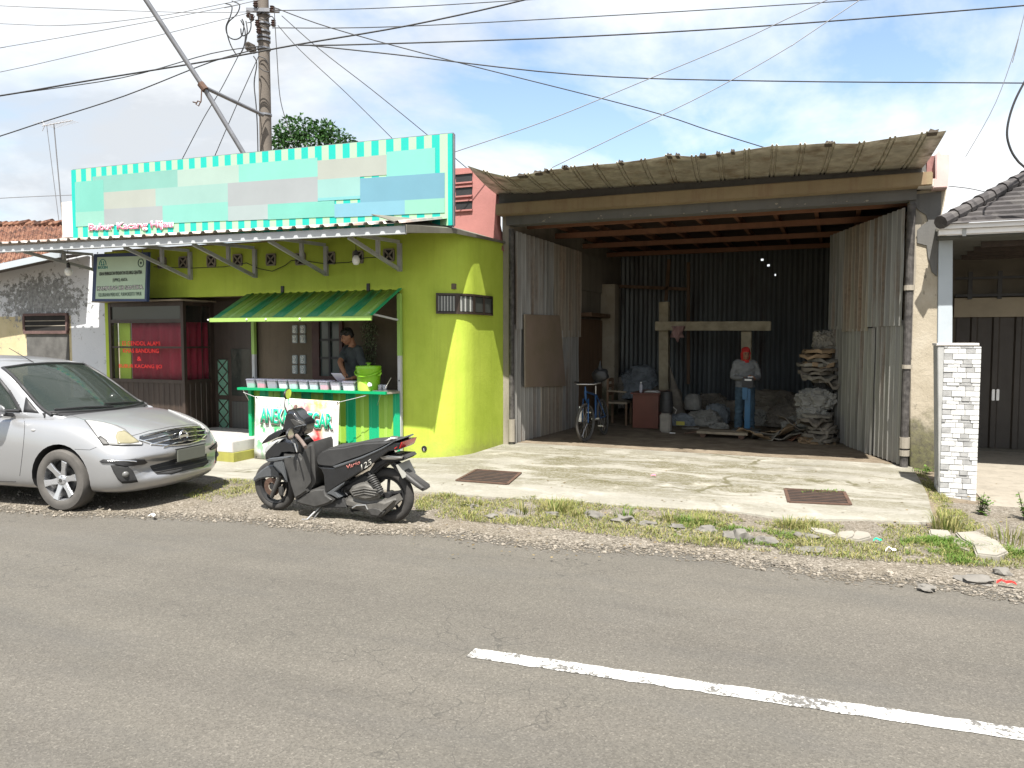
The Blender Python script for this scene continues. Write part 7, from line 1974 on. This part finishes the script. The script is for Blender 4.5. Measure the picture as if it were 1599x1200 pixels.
# rear plate fixed across the mudguard
pc = PY(*z5((1330, 760))[0], SY); m = MB(); M_ = Matrix.Translation(pc) @ Matrix.Rotation(R(-28), 4, 'Y'); m.box((.0, -.12, -.07), (.010, .12, .07), M_, .004); m.build('number_plate', MT['plategrey'], SCO)
pan(z5((872, 930), (900, 890), (950, 868), (1000, 858), (1060, 880), (1112, 912), (1130, 950), (1100, 992), (1010, 1008), (905, 985)), .10, 'engine', 'air_filter_cover', .03, None, -.09)
m = MB()
for k in range(3):
    a, b = PY(*z5((905 + 8 * k, 925 + 18 * k))[0], SY - .145), PY(*z5((1105 - 8 * k, 918 + 20 * k))[0], SY - .145); m.tube([a, (a + b) / 2 + Vector((0, 0, .02)), b], .006, 6)
m.build('cover_ribs', MT['engine'], SCO)
pan(z5((820, 1000), (862, 972), (1000, 1008), (1110, 992), (1150, 1000), (1235, 962), (1262, 1010), (1230, 1040), (1180, 1085), (1110, 1140), (1040, 1130), (985, 1092), (850, 1062)), .13, 'engine', 'crankcase', .035, None, -.06)
pan(z5((1005, 1062), (1060, 1045), (1120, 1060), (1150, 1090), (1108, 1136), (1042, 1126)), .155, 'dusty', 'clutch_cover', .02, None, -.06)
pan(z5((820, 880), (870, 860), (1010, 780), (1060, 800), (1100, 870), (1060, 900), (960, 900), (880, 940), (820, 985)), .18, 'softblack', 'engine_block', .03)
m = MB(); a, b = PY(*z5((1042, 778))[0], SY - .10), PY(*z5((1140, 955))[0], SY - .10)
d = (b - a); L_s = d.length; d.normalize(); x_ = d.cross(Vector((0, 1, 0))).normalized(); pts = []
for i in range(121):
    t = i / 120; an = t * 2 * math.pi * 9; pts.append(a + d * L_s * lerp(.12, .88, t) + x_ * .034 * math.cos(an) + Vector((0, 1, 0)) * .034 * math.sin(an))
m.tube(pts, .0075, 6); m.build('shock_spring', MT['dusty'], SCO, smooth=60)
m = MB(); m.tube([a, b], .018, 8); m.build('shock_damper', MT['black'], SCO)
m = MB(); m.tube([PY(*p, SY + .11) for p in z5((900, 1080), (1050, 1040), (1180, 1000), (1330, 960))], [.03, .04, .055, .05], 12); m.build('exhaust', MT['dusty'], SCO, smooth=50)
pts = [PY(*p, SY - .1) for p in z5((820, 940), (835, 905), (858, 905), (850, 935), (870, 960))]
m = MB(); m.tube(pts, .006, 5); m.build('hose', MT['black'], SCO)
m = MB(); a = PY(*z5((905, 1060))[0], SY - .13); b = PY(*z5((1010, 1035))[0], SY - .14); m.tube([a, a + Vector((.05, 0, .03)), b, b + Vector((.02, 0, -.04))], .008, 6); m.build('kick_starter', MT['steel'], SCO)
ss0 = PY(*z5((650, 1055))[0], SY - .08); ss1 = Vector((ss0.x - .05, SY - .22, .022)); m = MB(); m.tube([ss0, ss1, ss1 + Vector((-.05, -.01, -.004))], [.011, .010, .012], 8); m.tube([PY(*z5((668, 1060))[0], SY - .08), Vector((ss0.x + .01, SY - .2, .03))], .006, 6); m.build('side_stand', MT['steel'], SCO)
s_ = PY(*z5((925, 716))[0], SY - .158); text('Vario', s_, .035, mat('reddish_decal', (.35, .12, .10), .4, var=.05, bump=0), SCO, width=.16, ext=.002, off=.01, xdir=Vector((1, 0, .40)), up=(-.2, 0, 1), shear=.3, name='decal')
s_ = PY(*z5((1025, 716))[0], SY - .158); text('125', s_, .05, MT['plategrey'], SCO, width=.15, ext=.002, off=.01, xdir=Vector((1, 0, .58)), up=(-.5, 0, 1), shear=.3, name='decal')
for o_ in SCO.children: pass
SCO.rotation_euler = (R(3.5), 0, 0)

# ------------------------------------------------------------------ bicycle beside the left door
b0 = PZ(914, 690, .045); b1 = PZ(938, 682, .045); dirb = Vector((.0, 1.0, 0)).normalized()
BF = Vector((b0.x, b0.y, .045)); BR_ = BF + dirb * 1.02
BK = thing('bicycle', 'blue bicycle leaning beside the left zinc door', 'bicycle', (BF + BR_) / 2)
def cyc_wheel(c, ax, r):
    T = Matrix.Translation(c) @ ax.to_track_quat('Z', 'Y').to_matrix().to_4x4()
    m = MB(); m.tube([T @ Vector((r * math.cos(a), r * math.sin(a), 0)) for a in [2 * math.pi * k / 40 for k in range(40)]], .021, 8, closed=True); w = m.build('wheel', MT['tyredust'], BK, smooth=60)
    m = MB(); m.tube([T @ Vector(((r - .03) * math.cos(a), (r - .03) * math.sin(a), 0)) for a in [2 * math.pi * k / 36 for k in range(36)]], .011, 6, closed=True); m.tube([T @ Vector((0, 0, -.045)), T @ Vector((0, 0, .045))], .02, 10); rim = m.build('rim', MT['dusty'], w, smooth=60)
    m = MB()
    for k in range(24):
        a = 2 * math.pi * k / 24; m.tube([T @ Vector((.018 * math.cos(a + .5), .018 * math.sin(a + .5), .03 * (-1) ** k)), T @ Vector(((r - .03) * math.cos(a), (r - .03) * math.sin(a), 0))], .0022, 4)
    m.build('spokes', MT['steel'], rim)
r_ = .30; ax_f = Vector((.985, -.17, 0)).normalized(); ax_r = Vector((dirb.y, -dirb.x, .10)).normalized()
cF, cR = BF + Vector((0, 0, r_ + .02)), BR_ + Vector((0, 0, r_ + .02))
cyc_wheel(cF, ax_f, r_); cyc_wheel(cR, ax_r, r_)
lean = Vector((-.06, 0, 0))
hd = cF + dirb * .17 + Vector((0, 0, .50)) + lean; hd2 = hd + dirb * .04 + Vector((0, 0, -.13)); bb = cF + dirb * .58 + Vector((0, 0, .0)); stp = cF + dirb * .78 + Vector((0, 0, .40)) + lean
m = MB(); m.tube([hd, hd2], .022, 10); m.tube([hd2, bb], .019, 10); m.tube([hd, stp], .017, 10); m.tube([bb, stp], .017, 10)
for s in (-1, 1): o = ax_r * s * .05; m.tube([bb + o * .5, cR + o], .011, 8); m.tube([stp + o * .3, cR + o], .009, 8)
m.build('frame', MT['bikeblue'], BK, smooth=60)
m = MB()
for s in (-1, 1): o = ax_f * s * .05; m.tube([hd2 + o, cF + o + Vector((0, 0, .28)), cF + o], .012, 8)
m.tube([hd2, hd + Vector((0, 0, .08))], .014, 8); m.build('fork', MT['bikeblue'], BK, smooth=60)
hc = hd + Vector((0, 0, .12)); m = MB(); hx = Vector((.93, .32, 0)).normalized()
m.tube([hc - hx * .22 + dirb * .12 + Vector((0, 0, .02)), hc - hx * .14, hc, hc + hx * .14, hc + hx * .22 + dirb * .12 + Vector((0, 0, .02))], .012, 8); m.build('handlebar', MT['steel'], BK, smooth=60)
for s in (-1, 1):
    m = MB(); e = hc + hx * s * .22 + dirb * .12 + Vector((0, 0, .02)); m.tube([e - hx * s * .08 - dirb * .035, e + dirb * .015], .018, 8); m.build('grip', MT['black'], BK)
m = MB(); m.tube([stp, stp + Vector((0, 0, .16))], .012, 8); m.build('seat_post', MT['steel'], BK)
sp_ = stp + Vector((0, 0, .19)); m = MB(); m.prism([sp_ + dirb * a + ax_r * b for a, b in ((-.15, 0), (-.1, .025), (.02, .05), (.10, .09), (.13, .05), (.13, -.05), (.10, -.09), (.02, -.05), (-.1, -.025))], (0, 0, .05), .02); m.build('saddle', MT['black'], BK, smooth=50)
m = MB(); m.tube([bb - ax_r * .07, bb + ax_r * .07], .03, 10); m.tube([bb + ax_r * .07, bb + ax_r * .07 + Vector((0, .1, -.13))], .01, 6); m.tube([bb - ax_r * .07, bb - ax_r * .07 - Vector((0, .1, -.13))], .01, 6)
for s in (-1, 1): q_ = bb + ax_r * s * .07 + Vector((0, .1 * s, -.13 * s)); m.box(q_ + Vector((-.05, -.03, -.01)), q_ + Vector((.05, .03, .01)))
m.build('cranks', MT['steel'], BK)
wb = cF + Vector((-.07, -.05, .02)); m = MB(); m.prism([wb + Vector((x, -.04, z)) for x, z in ((-.02, 0), (.025, -.01), (.03, .24), (-.015, .25))], (0, .02, 0), .005); m.build('white_tag', MT['inkwhite'], BK)
bg = PY(946, 580, 13.9); BGT = thing('plastic_bag', 'black plastic bag perched on the bicycle saddle', 'bag', sp_ + Vector((0, 0, .05)))
m = MB(); c = sp_ + Vector((.08, .0, .16)); m.ball(c, .15, 3, (1.0, .7, .85), .22, 4); m.tube([c + Vector((0, 0, .09)), c + Vector((-.01, 0, .17)), c + Vector((.0, 0, .25))], [.06, .025, .012], 8)
m.build('bag', MT['black'], BGT, smooth=50)
# ------------------------------------------------------------------ scrap inside the workshop
WF = .045
def at(u, v): return PZ(u, v, WF)
# post and beam frame
yT = 16.6
TF = thing('timber_frame', 'pale rough timber post and beam frame behind the worker', 'timber frame', (PY(1037, 600, yT).x, yT, WF))
def tb(u0, v0, u1, v1, y, w, d, nm, mt='woodcream', z0=None):
    a, b = PY(u0, v0, y), PY(u1, v1, y)
    if z0 is not None: a.z = z0
    m = MB(); m.bar(a, b, w, d, (0, 1, 0), .008); return m.build(nm, MT[mt], TF)
tb(1037.5, 640, 1037.5, 472, yT, .2, .2, 'post', z0=WF); tb(1166, 640, 1166, 518, yT, .2, .2, 'post', z0=WF)
tb(1024, 509.5, 1204, 509.5, yT - .19, .19, .16, 'beam')
tb(1008, 540, 1005, 600, yT + .6, .08, .08, 'prop', 'woodbrown', WF)
RG = MB(); c = PY(1058, 517, yT - .3)
rows = []
for j in range(8):
    t = j / 7; rows.append([c + Vector((-.13 + .26 * i / 8 + .03 * math.sin(t * 5 + i), -.03 + .05 * math.sin(i * 1.6 + t * 2), .10 - t * (.34 if 2 < i < 6 else .24))) for i in range(9)])
RG.grid(rows); o = RG.build('hanging_rag', MT['cloth'], None, smooth=60); md = o.modifiers.new('t', 'SOLIDIFY'); md.thickness = .006; bake(o); tag(o, 'dusty pink rag hung over the pale timber beam', 'rag')
# desk
dz = PY(1008, 614, 14.45).z; a, b = PY(988, 640, 14.45), PY(1028, 640, 14.45)
DK = thing('desk', 'red brown laminate desk in the workshop', 'desk', ((a.x + b.x) / 2, 14.8, WF))
m = MB(); m.box((a.x, 14.45, WF), (b.x, 14.49, dz - .025)); m.build('side_panel', MT['desk'], DK)
m = MB(); m.box((a.x, 15.3, WF), (b.x, 15.34, dz - .025)); m.build('side_panel', MT['desk'], DK)
m = MB(); m.box((b.x - .04, 14.49, .3), (b.x - .02, 15.3, dz - .025)); m.build('modesty_panel', MT['desk'], DK)
m = MB(); m.box((a.x - .04, 14.40, dz - .025), (b.x + .03, 15.4, dz), bev=.004); m.build('desk_top', MT['desk'], DK)
p = Vector((a.x + .12, 14.6, dz)); BT = thing('water_bottle', 'small clear water bottle standing on the red brown desk', 'bottle', p)
m = MB(); m.lathe([(.032, 0), (.034, .02), (.033, .13), (.014, .17), (.014, .18)], 14, Matrix.Translation(p)); m.build('body', MT['tub'], BT, smooth=40)
m = MB(); m.lathe([(.017, .18), (.017, .2), (0, .2)], 12, Matrix.Translation(p)); m.build('cap', MT['inkwhite'], BT)
m = MB(); p = Vector((b.x - .17, 14.7, dz + .002))
for i in range(5): m.box(p + Vector((-.14 + .01 * i, -.1 - .012 * i, .006 * i)), p + Vector((.13 - .012 * i, .1, .006 * i + .005)))
tag(m.build('papers', MT['inkwhite']), 'loose pile of papers on the red brown desk', 'papers')
# chair
cx, cy = at(962, 664).x, at(962, 664).y + .2
CH = thing('wooden_chair', 'brown wooden chair with pale seat left of the desk', 'chair', (cx, cy, WF))
m = MB(); m.box((cx - .2, cy - .2, .46), (cx + .22, cy + .2, .50), bev=.01); m.build('seat', MT['wood'], CH)
for sx, sy in ((-.18, -.18), (.2, -.18), (-.18, .18), (.2, .18)):
    m = MB(); m.box((cx + sx - .02, cy + sy - .02, WF), (cx + sx + .02, cy + sy + .02, .46 if sx > 0 else .95)); m.build('leg', MT['woodbrown'], CH)
m = MB()
for z in (.62, .78, .9): m.box((cx - .2, cy - .16, z), (cx - .165, cy + .16, z + .06))
m.build('backrest', MT['woodbrown'], CH)
m = MB(); m.bar((cx - .18, cy - .19, .72), (cx + .2, cy - .19, .70), .04, .03); m.build('armrest', MT['wood'], CH)
# jerrycan and black bucket
p = at(1038, 676); x0, x1 = at(1029, 676).x, at(1047, 676).x; zt = PY(1038, 645, p.y).z
JC = thing('jerrycan', 'grey plastic jerrycan beside the red brown desk', 'jerrycan', p)
m = MB(); m.box((x0, p.y, WF), (x1, p.y + .2, zt - .01), bev=.025); m.build('body', mat('dirty_grey_plastic', (.22, .20, .17), .6, var=.25, vs=6), JC, smooth=50)
m = MB(); m.tube([(x1 - .05, p.y + .06, zt - .02), (x1 - .05, p.y + .06, zt + .0)], .022, 10); m.build('cap', MT['black'], JC)
q = Vector((lerp(x0, x1, .5), p.y + .12, zt)); zt2 = PY(1038, 611, p.y).z
BB = thing('black_bucket', 'upturned black plastic bucket on top of the jerrycan', 'bucket', q)
m = MB(); h = zt2 - zt; m.lathe([(.125, 0), (.13, .02), (.118, h * .55), (.112, h * .56), (.105, h * .95), (.0, h)], 22, Matrix.Translation(q)); m.build('body', MT['black'], BB, smooth=40)
m = MB(); m.tube([q + Vector((.12, 0, .1)), q + Vector((.19, -.02, .05)), q + Vector((.16, -.02, -.02))], .008, 6); m.build('handle', MT['steel'], BB)
# platform scale
p = at(1171, 672); PS = thing('platform_scale', 'blue column platform scale with black display head in front of the worker', 'scale', p)
x, y = p.x, p.y - .5; zt = PY(1168, 588, y).z
m = MB(); m.box((x - .24, y - .42, WF + .03), (x + .24, y + .02, WF + .09), bev=.01); m.build('platform', MT['engine'], PS)
m = MB(); m.box((x - .05, y - .01, WF + .03), (x + .05, y + .07, zt - .22), bev=.01); m.build('column', MT['bluepaint'], PS)
m = MB(); m.box((x - .09, y - .05, zt - .42), (x + .0, y + .0, zt - .18), bev=.01); m.build('junction_cover', MT['bluepaint'], PS)
m = MB(); m.box((x - .10, y - .07, zt - .2), (x + .10, y + .03, zt - .02), bev=.015); dh = m.build('display_head', MT['black'], PS)
m = MB(); m.box((x - .05, y - .075, zt - .075), (x + .07, y - .072, zt - .045)); m.build('display', MT['inkwhite'], dh)
m = MB()
for s in (-1, 1):
    for t in (-.38, -.02): m.tube([(x + s * .2, y + t, WF), (x + s * .2, y + t, WF + .032)], .02, 8)
m.build('feet', MT['black'], PS)
# low roller board
a, b = at(1098, 683), at(1158, 686)
RB = thing('roller_board', 'low plank on small wheels lying on the workshop floor', 'roller board', (a + b) / 2)
m = MB(); m.bar(a + Vector((-.1, .1, .09)), b + Vector((.1, .1, .09)), .34, .04); m.build('plank', MT['wood'], RB)
for q in (a, b):
    m = MB(); m.tube([q + Vector((0, -.06, .045)), q + Vector((0, -.02, .045))], .05, 14); m.tube([q + Vector((0, .22, .045)), q + Vector((0, .26, .045))], .05, 14); m.build('wheel', MT['iron'], RB)
m = MB(); m.tube([a + Vector((-.1, .1, .08)), a + Vector((-.32, .0, .05))], .015, 8); m.build('handle', MT['iron'], RB)
# sacks and bundles: crumpled bodies
def lump(c, s, seed, mt, name, label, cat, group, crease=.35, fl=.55):
    m = MB(); rnd = random.Random(seed); off = Vector((seed * 1.37, seed * .71, seed * 2.3))
    m.ball((0, 0, 0), 1, 5)
    for v in m.bm.verts:
        d = v.co.normalized(); k = 1 + crease * .6 * mnoise.noise(d * 1.6 + off) + crease * .55 * abs(mnoise.noise(d * 3.1 + off)) - crease * .5 * abs(mnoise.noise(d * 6.5 + off)) + crease * .3 * mnoise.noise(d * 13 + off)
        q = Vector((math.copysign(abs(d.x) ** .7, d.x), math.copysign(abs(d.y) ** .7, d.y), math.copysign(abs(d.z) ** .75, d.z))) * k
        v.co = Vector((q.x * s[0], q.y * s[1], max(-fl, q.z) * s[2]))
    m.xf(Matrix.Translation(Vector(c)) @ Matrix.Rotation(rnd.uniform(-.4, .4), 4, 'Z'))
    return tag(m.build(name, MT[mt], smooth=45), label, cat, group)
def lump_px(u, v, w, h, y, seed, mt, name, label, cat, group, crease=.35, depth=.8):
    c = PY(u, v, y); k = (c - CPOS).dot(FWD) / FPX
    return lump(c, (w * k / 2, w * k / 2 * depth, h * k / 2), seed, mt, name, label, cat, group, crease)
g1 = 'sacks of scrap heaped left of the worker'
lump_px(1082, 631, 26, 32, 15.9, 1, 'sack', 'sack', 'boxy white sack with a red mark, highest of the heap left of the worker', 'sack', g1, .12)
lump_px(1067, 660, 42, 26, 15.3, 2, 'sackblue', 'sack', 'grey plastic sack beside the jerrycan', 'sack', g1)
lump_px(1100, 657, 46, 32, 15.4, 3, 'sack', 'sack', 'large white woven sack with blue folds left of the worker', 'sack', g1)
lump_px(1120, 652, 34, 40, 15.9, 4, 'sackblue', 'sack', 'blue grey sack behind the large white woven sack', 'sack', g1)
lump_px(1052, 625, 26, 34, 16.2, 5, 'sackbrown', 'sack', 'grey brown sack leaning on the left timber post', 'sack', g1)
lump_px(1000, 605, 64, 60, 17.4, 6, 'sackblue', 'sack', 'big dim blue grey sack behind the desk', 'sack', g1)
lump_px(962, 620, 34, 60, 17.2, 7, 'sackbrown', 'sack', 'tall dim brown sack behind the chair', 'sack', g1)
g2 = 'tarpaulin covered scrap behind the worker'
lump_px(1205, 640, 90, 58, 16.3, 8, 'sackbrown', 'tarpaulin_heap', 'broad grey brown tarpaulin heap right of the worker', 'heap', g2, .3)
lump_px(1228, 655, 60, 40, 15.6, 9, 'sackbrown', 'tarpaulin_heap', 'lower grey brown heap near the right bundles', 'heap', g2, .4)
lump_px(1140, 648, 40, 44, 16.4, 10, 'sackbrown', 'tarpaulin_heap', 'dark brown heap behind the left leg of the worker', 'heap', g2, .3)
def bale(u, v, w, h, y, seed, mt, label, group):
    # flattened sacks and card pressed into a bundle: a pile of limp, ragged layers
    c = PY(u, v, y); k = (c - CPOS).dot(FWD) / FPX; W_, H_, D_ = w * k / 2, h * k, .34; rnd = random.Random(seed)
    m = MB(); n = max(3, int(H_ / .06)); alt = {'sack': 'cardgrey', 'cardgrey': 'card', 'sackbrown': 'cardgrey'}.get(mt, mt)
    for j in range(n):
        z0 = c.z - H_ / 2 + H_ * (j + .3) / n; m.mi = 1 if rnd.random() < .35 else 0; N_ = 26; ph = rnd.uniform(0, 6)
        dx, dy, rot = rnd.gauss(0, .055), rnd.gauss(0, .05), rnd.gauss(0, .3); top, bot, ctr = [], [], []
        for i in range(N_):
            a = 2 * math.pi * i / N_; q = (abs(math.cos(a)) ** 3 + abs(math.sin(a)) ** 3) ** (-1 / 3)
            r = q * (1 + .13 * mnoise.noise(Vector((math.cos(a) * 2.2, math.sin(a) * 2.2, seed + j * 1.7))) + rnd.gauss(0, .03))
            x, yy = W_ * r * math.cos(a + rot) + dx, D_ * r * math.sin(a + rot) + dy
            droop = -.09 * max(0, mnoise.noise(Vector((a * 1.3, j, seed)))) * 2 + .018 * mnoise.noise(Vector((math.cos(a) * 4, math.sin(a) * 4, j + seed * 3)))
            zz = max(WF + .004, z0 + droop); th = H_ / n * rnd.uniform(.5, .95)
            bot.append((c.x + x, c.y + yy, zz)); top.append((c.x + x * 1.01, c.y + yy, zz + th)); ctr.append((c.x + x * .45, c.y + yy * .45, z0 + th * 1.1))
        V = m.grid([bot, top, ctr], True); m._f(V[0][::-1]); m._f(V[-1])
    return tag(m.build('bundle', [MT[mt], MT[alt]], smooth=35), label, 'bundle', group)
g3 = 'crumpled bundles stacked against the right door'
for i, (u, v, w, h, mt, lb) in enumerate([(1290, 536, 36, 34, 'cardgrey', 'topmost crumpled bundle of the right stack'), (1282, 560, 46, 26, 'cardgrey', 'second bundle from the top of the right stack'),
        (1276, 583, 50, 30, 'sackbrown', 'third bundle from the top, widest of the right stack'), (1290, 604, 30, 22, 'softblack', 'dark bundle in the middle of the right stack'), (1274, 627, 46, 34, 'sack', 'whitish bundle just below the dark one in the right stack'),
        (1268, 655, 42, 34, 'sack', 'white bundle with a black opening low in the right stack'), (1281, 670, 44, 46, 'sackbrown', 'pinkish grey bundle at the foot of the right stack'), (1275, 692, 50, 20, 'card', 'brown bundle lowest in front of the right stack')]):
    if i in (1, 2, 6): bale(u, v, w * 1.0, h * 1.05, 14.0 - .07 * i, 20 + i, mt, lb, g3)
    else: lump_px(u, v, w * 1.08, h * 1.15, 14.0 - .07 * i, 20 + i, mt, 'bundle', lb, 'bundle', g3, .5)
for i, (u, v, w, h, y, mt, nm, lb) in enumerate([(1245, 668, 44, 30, 14.6, 'sack', 'sack', 'pale sack at the left foot of the right stack'), (1222, 634, 40, 30, 16.6, 'sack', 'sack', 'pale sack lying on top of the broad tarpaulin heap'), (1255, 640, 36, 44, 15.6, 'sackbrown', 'sack', 'upright grey brown sack between the heap and the right stack'),
        (1125, 668, 26, 14, 15.0, 'sack', 'sack', 'small flat pale sack in front of the large woven one'), (1078, 674, 30, 12, 14.7, 'cardgrey', 'sack', 'flat grey sack lowest at the front of the left heap'), (1020, 640, 30, 60, 16.9, 'sackbrown', 'sack', 'tall brown sack behind the left timber post'), (1110, 630, 40, 30, 17.0, 'sackbrown', 'sack', 'brown sack at the back of the left heap'), (1186, 655, 40, 34, 15.9, 'sack', 'sack', 'pale sack just right of the legs of the worker')]):
    lump_px(u, v, w, h, y, 50 + i, mt, nm, lb, 'sack', 'loose sacks of scrap on the workshop floor', .45)
# flattened cardboard heap
g4 = 'flattened cardboard strewn by the right bundles'
rnd = random.Random(31)
cards = [(1182, 692, 'card', 'card sheet at the left end of the cardboard heap'), (1200, 683, 'cardgrey', 'grey folded card in the cardboard heap'), (1215, 676, 'card', 'brown curled card standing in the cardboard heap'), (1226, 669, 'card', 'topmost curled card of the cardboard heap'), (1238, 688, 'cardgrey', 'crumpled grey card at the right of the cardboard heap'), (1212, 696, 'cardgrey', 'front grey card of the cardboard heap'), (1250, 697, 'rustwood', 'rust brown sheet beside the cardboard heap'), (1240, 664, 'sackbrown', 'dark crumpled sheet at the back of the cardboard heap')]
for i, (u, v, mt, lb) in enumerate(cards):
    p = PY(u, v, 13.6 + .09 * (i % 4)); p.z = max(p.z, WF + .05); m = MB(); rows = []
    T = Matrix.Translation(p) @ Matrix.Rotation(rnd.uniform(-.7, .7), 4, 'Z') @ Matrix.Rotation(rnd.uniform(-.5, .1), 4, 'X') @ Matrix.Rotation(rnd.uniform(-.35, .35), 4, 'Y')
    for j in range(7): rows.append([T @ Vector(((k / 10 - .5) * .58, (j / 6 - .5) * .42, .05 * math.sin(k * .55 + i) + .05 * nz(k * .4, j * .5, 1, i))) for k in range(11)])
    for r0 in rows:
        for q in r0: q.z = max(q.z, WF + .004)
    m.grid(rows); o = m.build('cardboard_sheet', MT[mt], None, smooth=40); md = o.modifiers.new('t', 'SOLIDIFY'); md.thickness = .008; md.offset = 1; bake(o); tag(o, lb, 'cardboard', g4)
p = at(1063, 667) + Vector((0, 0, .07)); m = MB(); m.box(p + Vector((-.08, -.05, -.03)), p + Vector((.08, -.02, .04)), None, .004)
tag(m.build('yellow_box', MT['yellow']), 'small yellow box lying among the left sacks', 'box')
p = at(1050, 677); m = MB(); m.box(p + Vector((-.05, -.02, 0)), p + Vector((.05, .03, .012)), None, .003); tag(m.build('paper_scrap', MT['inkwhite']), 'white paper scrap on the workshop floor by the jerrycan', 'litter')
m = MB(); m.tube([PY(1083, 640, 15.75), PY(1083, 628, 15.75)], .05, 8); 
m.bm.free()
# leaning prop and cone of white cloth behind the bucket
c0 = PY(1057, 628, 16.1); m = MB(); m.lathe([(.16, -.25), (.12, .05), (.05, .45), (.012, .75)], 14, Matrix.Translation(c0) @ Matrix.Rotation(R(-12), 4, 'Y')); tag(m.build('draped_cloth', MT['sackbrown'], smooth=50), 'cone of dusty cloth hanging beside the left timber post', 'cloth')
# board wired to the left door
uvd = (DF - DH).normalized(); nd = Vector((uvd.y, -uvd.x, 0))
if nd.dot(CPOS - DH) < 0: nd = -nd

def on_door(u, v):
    r = ray(u, v); n_ = nd; t = (DH + nd * .06 - CPOS).dot(n_) / r.dot(n_); return CPOS + r * t
NBp = [on_door(u, v) for u, v in ((819, 605), (883, 603), (873, 493), (818, 491))]
NB = thing('notice_board', 'faded brown banner board wired to the left zinc door', 'board', (NBp[0] + NBp[1]) / 2)
m = MB(); m.prism(NBp, nd * .012, .003); m.build('panel', MT['brownboard'], NB)
m = MB(); e0, e1 = NBp[3] + nd * .014, NBp[0] + nd * .014; m.bar(e0, e1, .03, .02, nd); m.build('edge_strip', MT['wood'], NB)
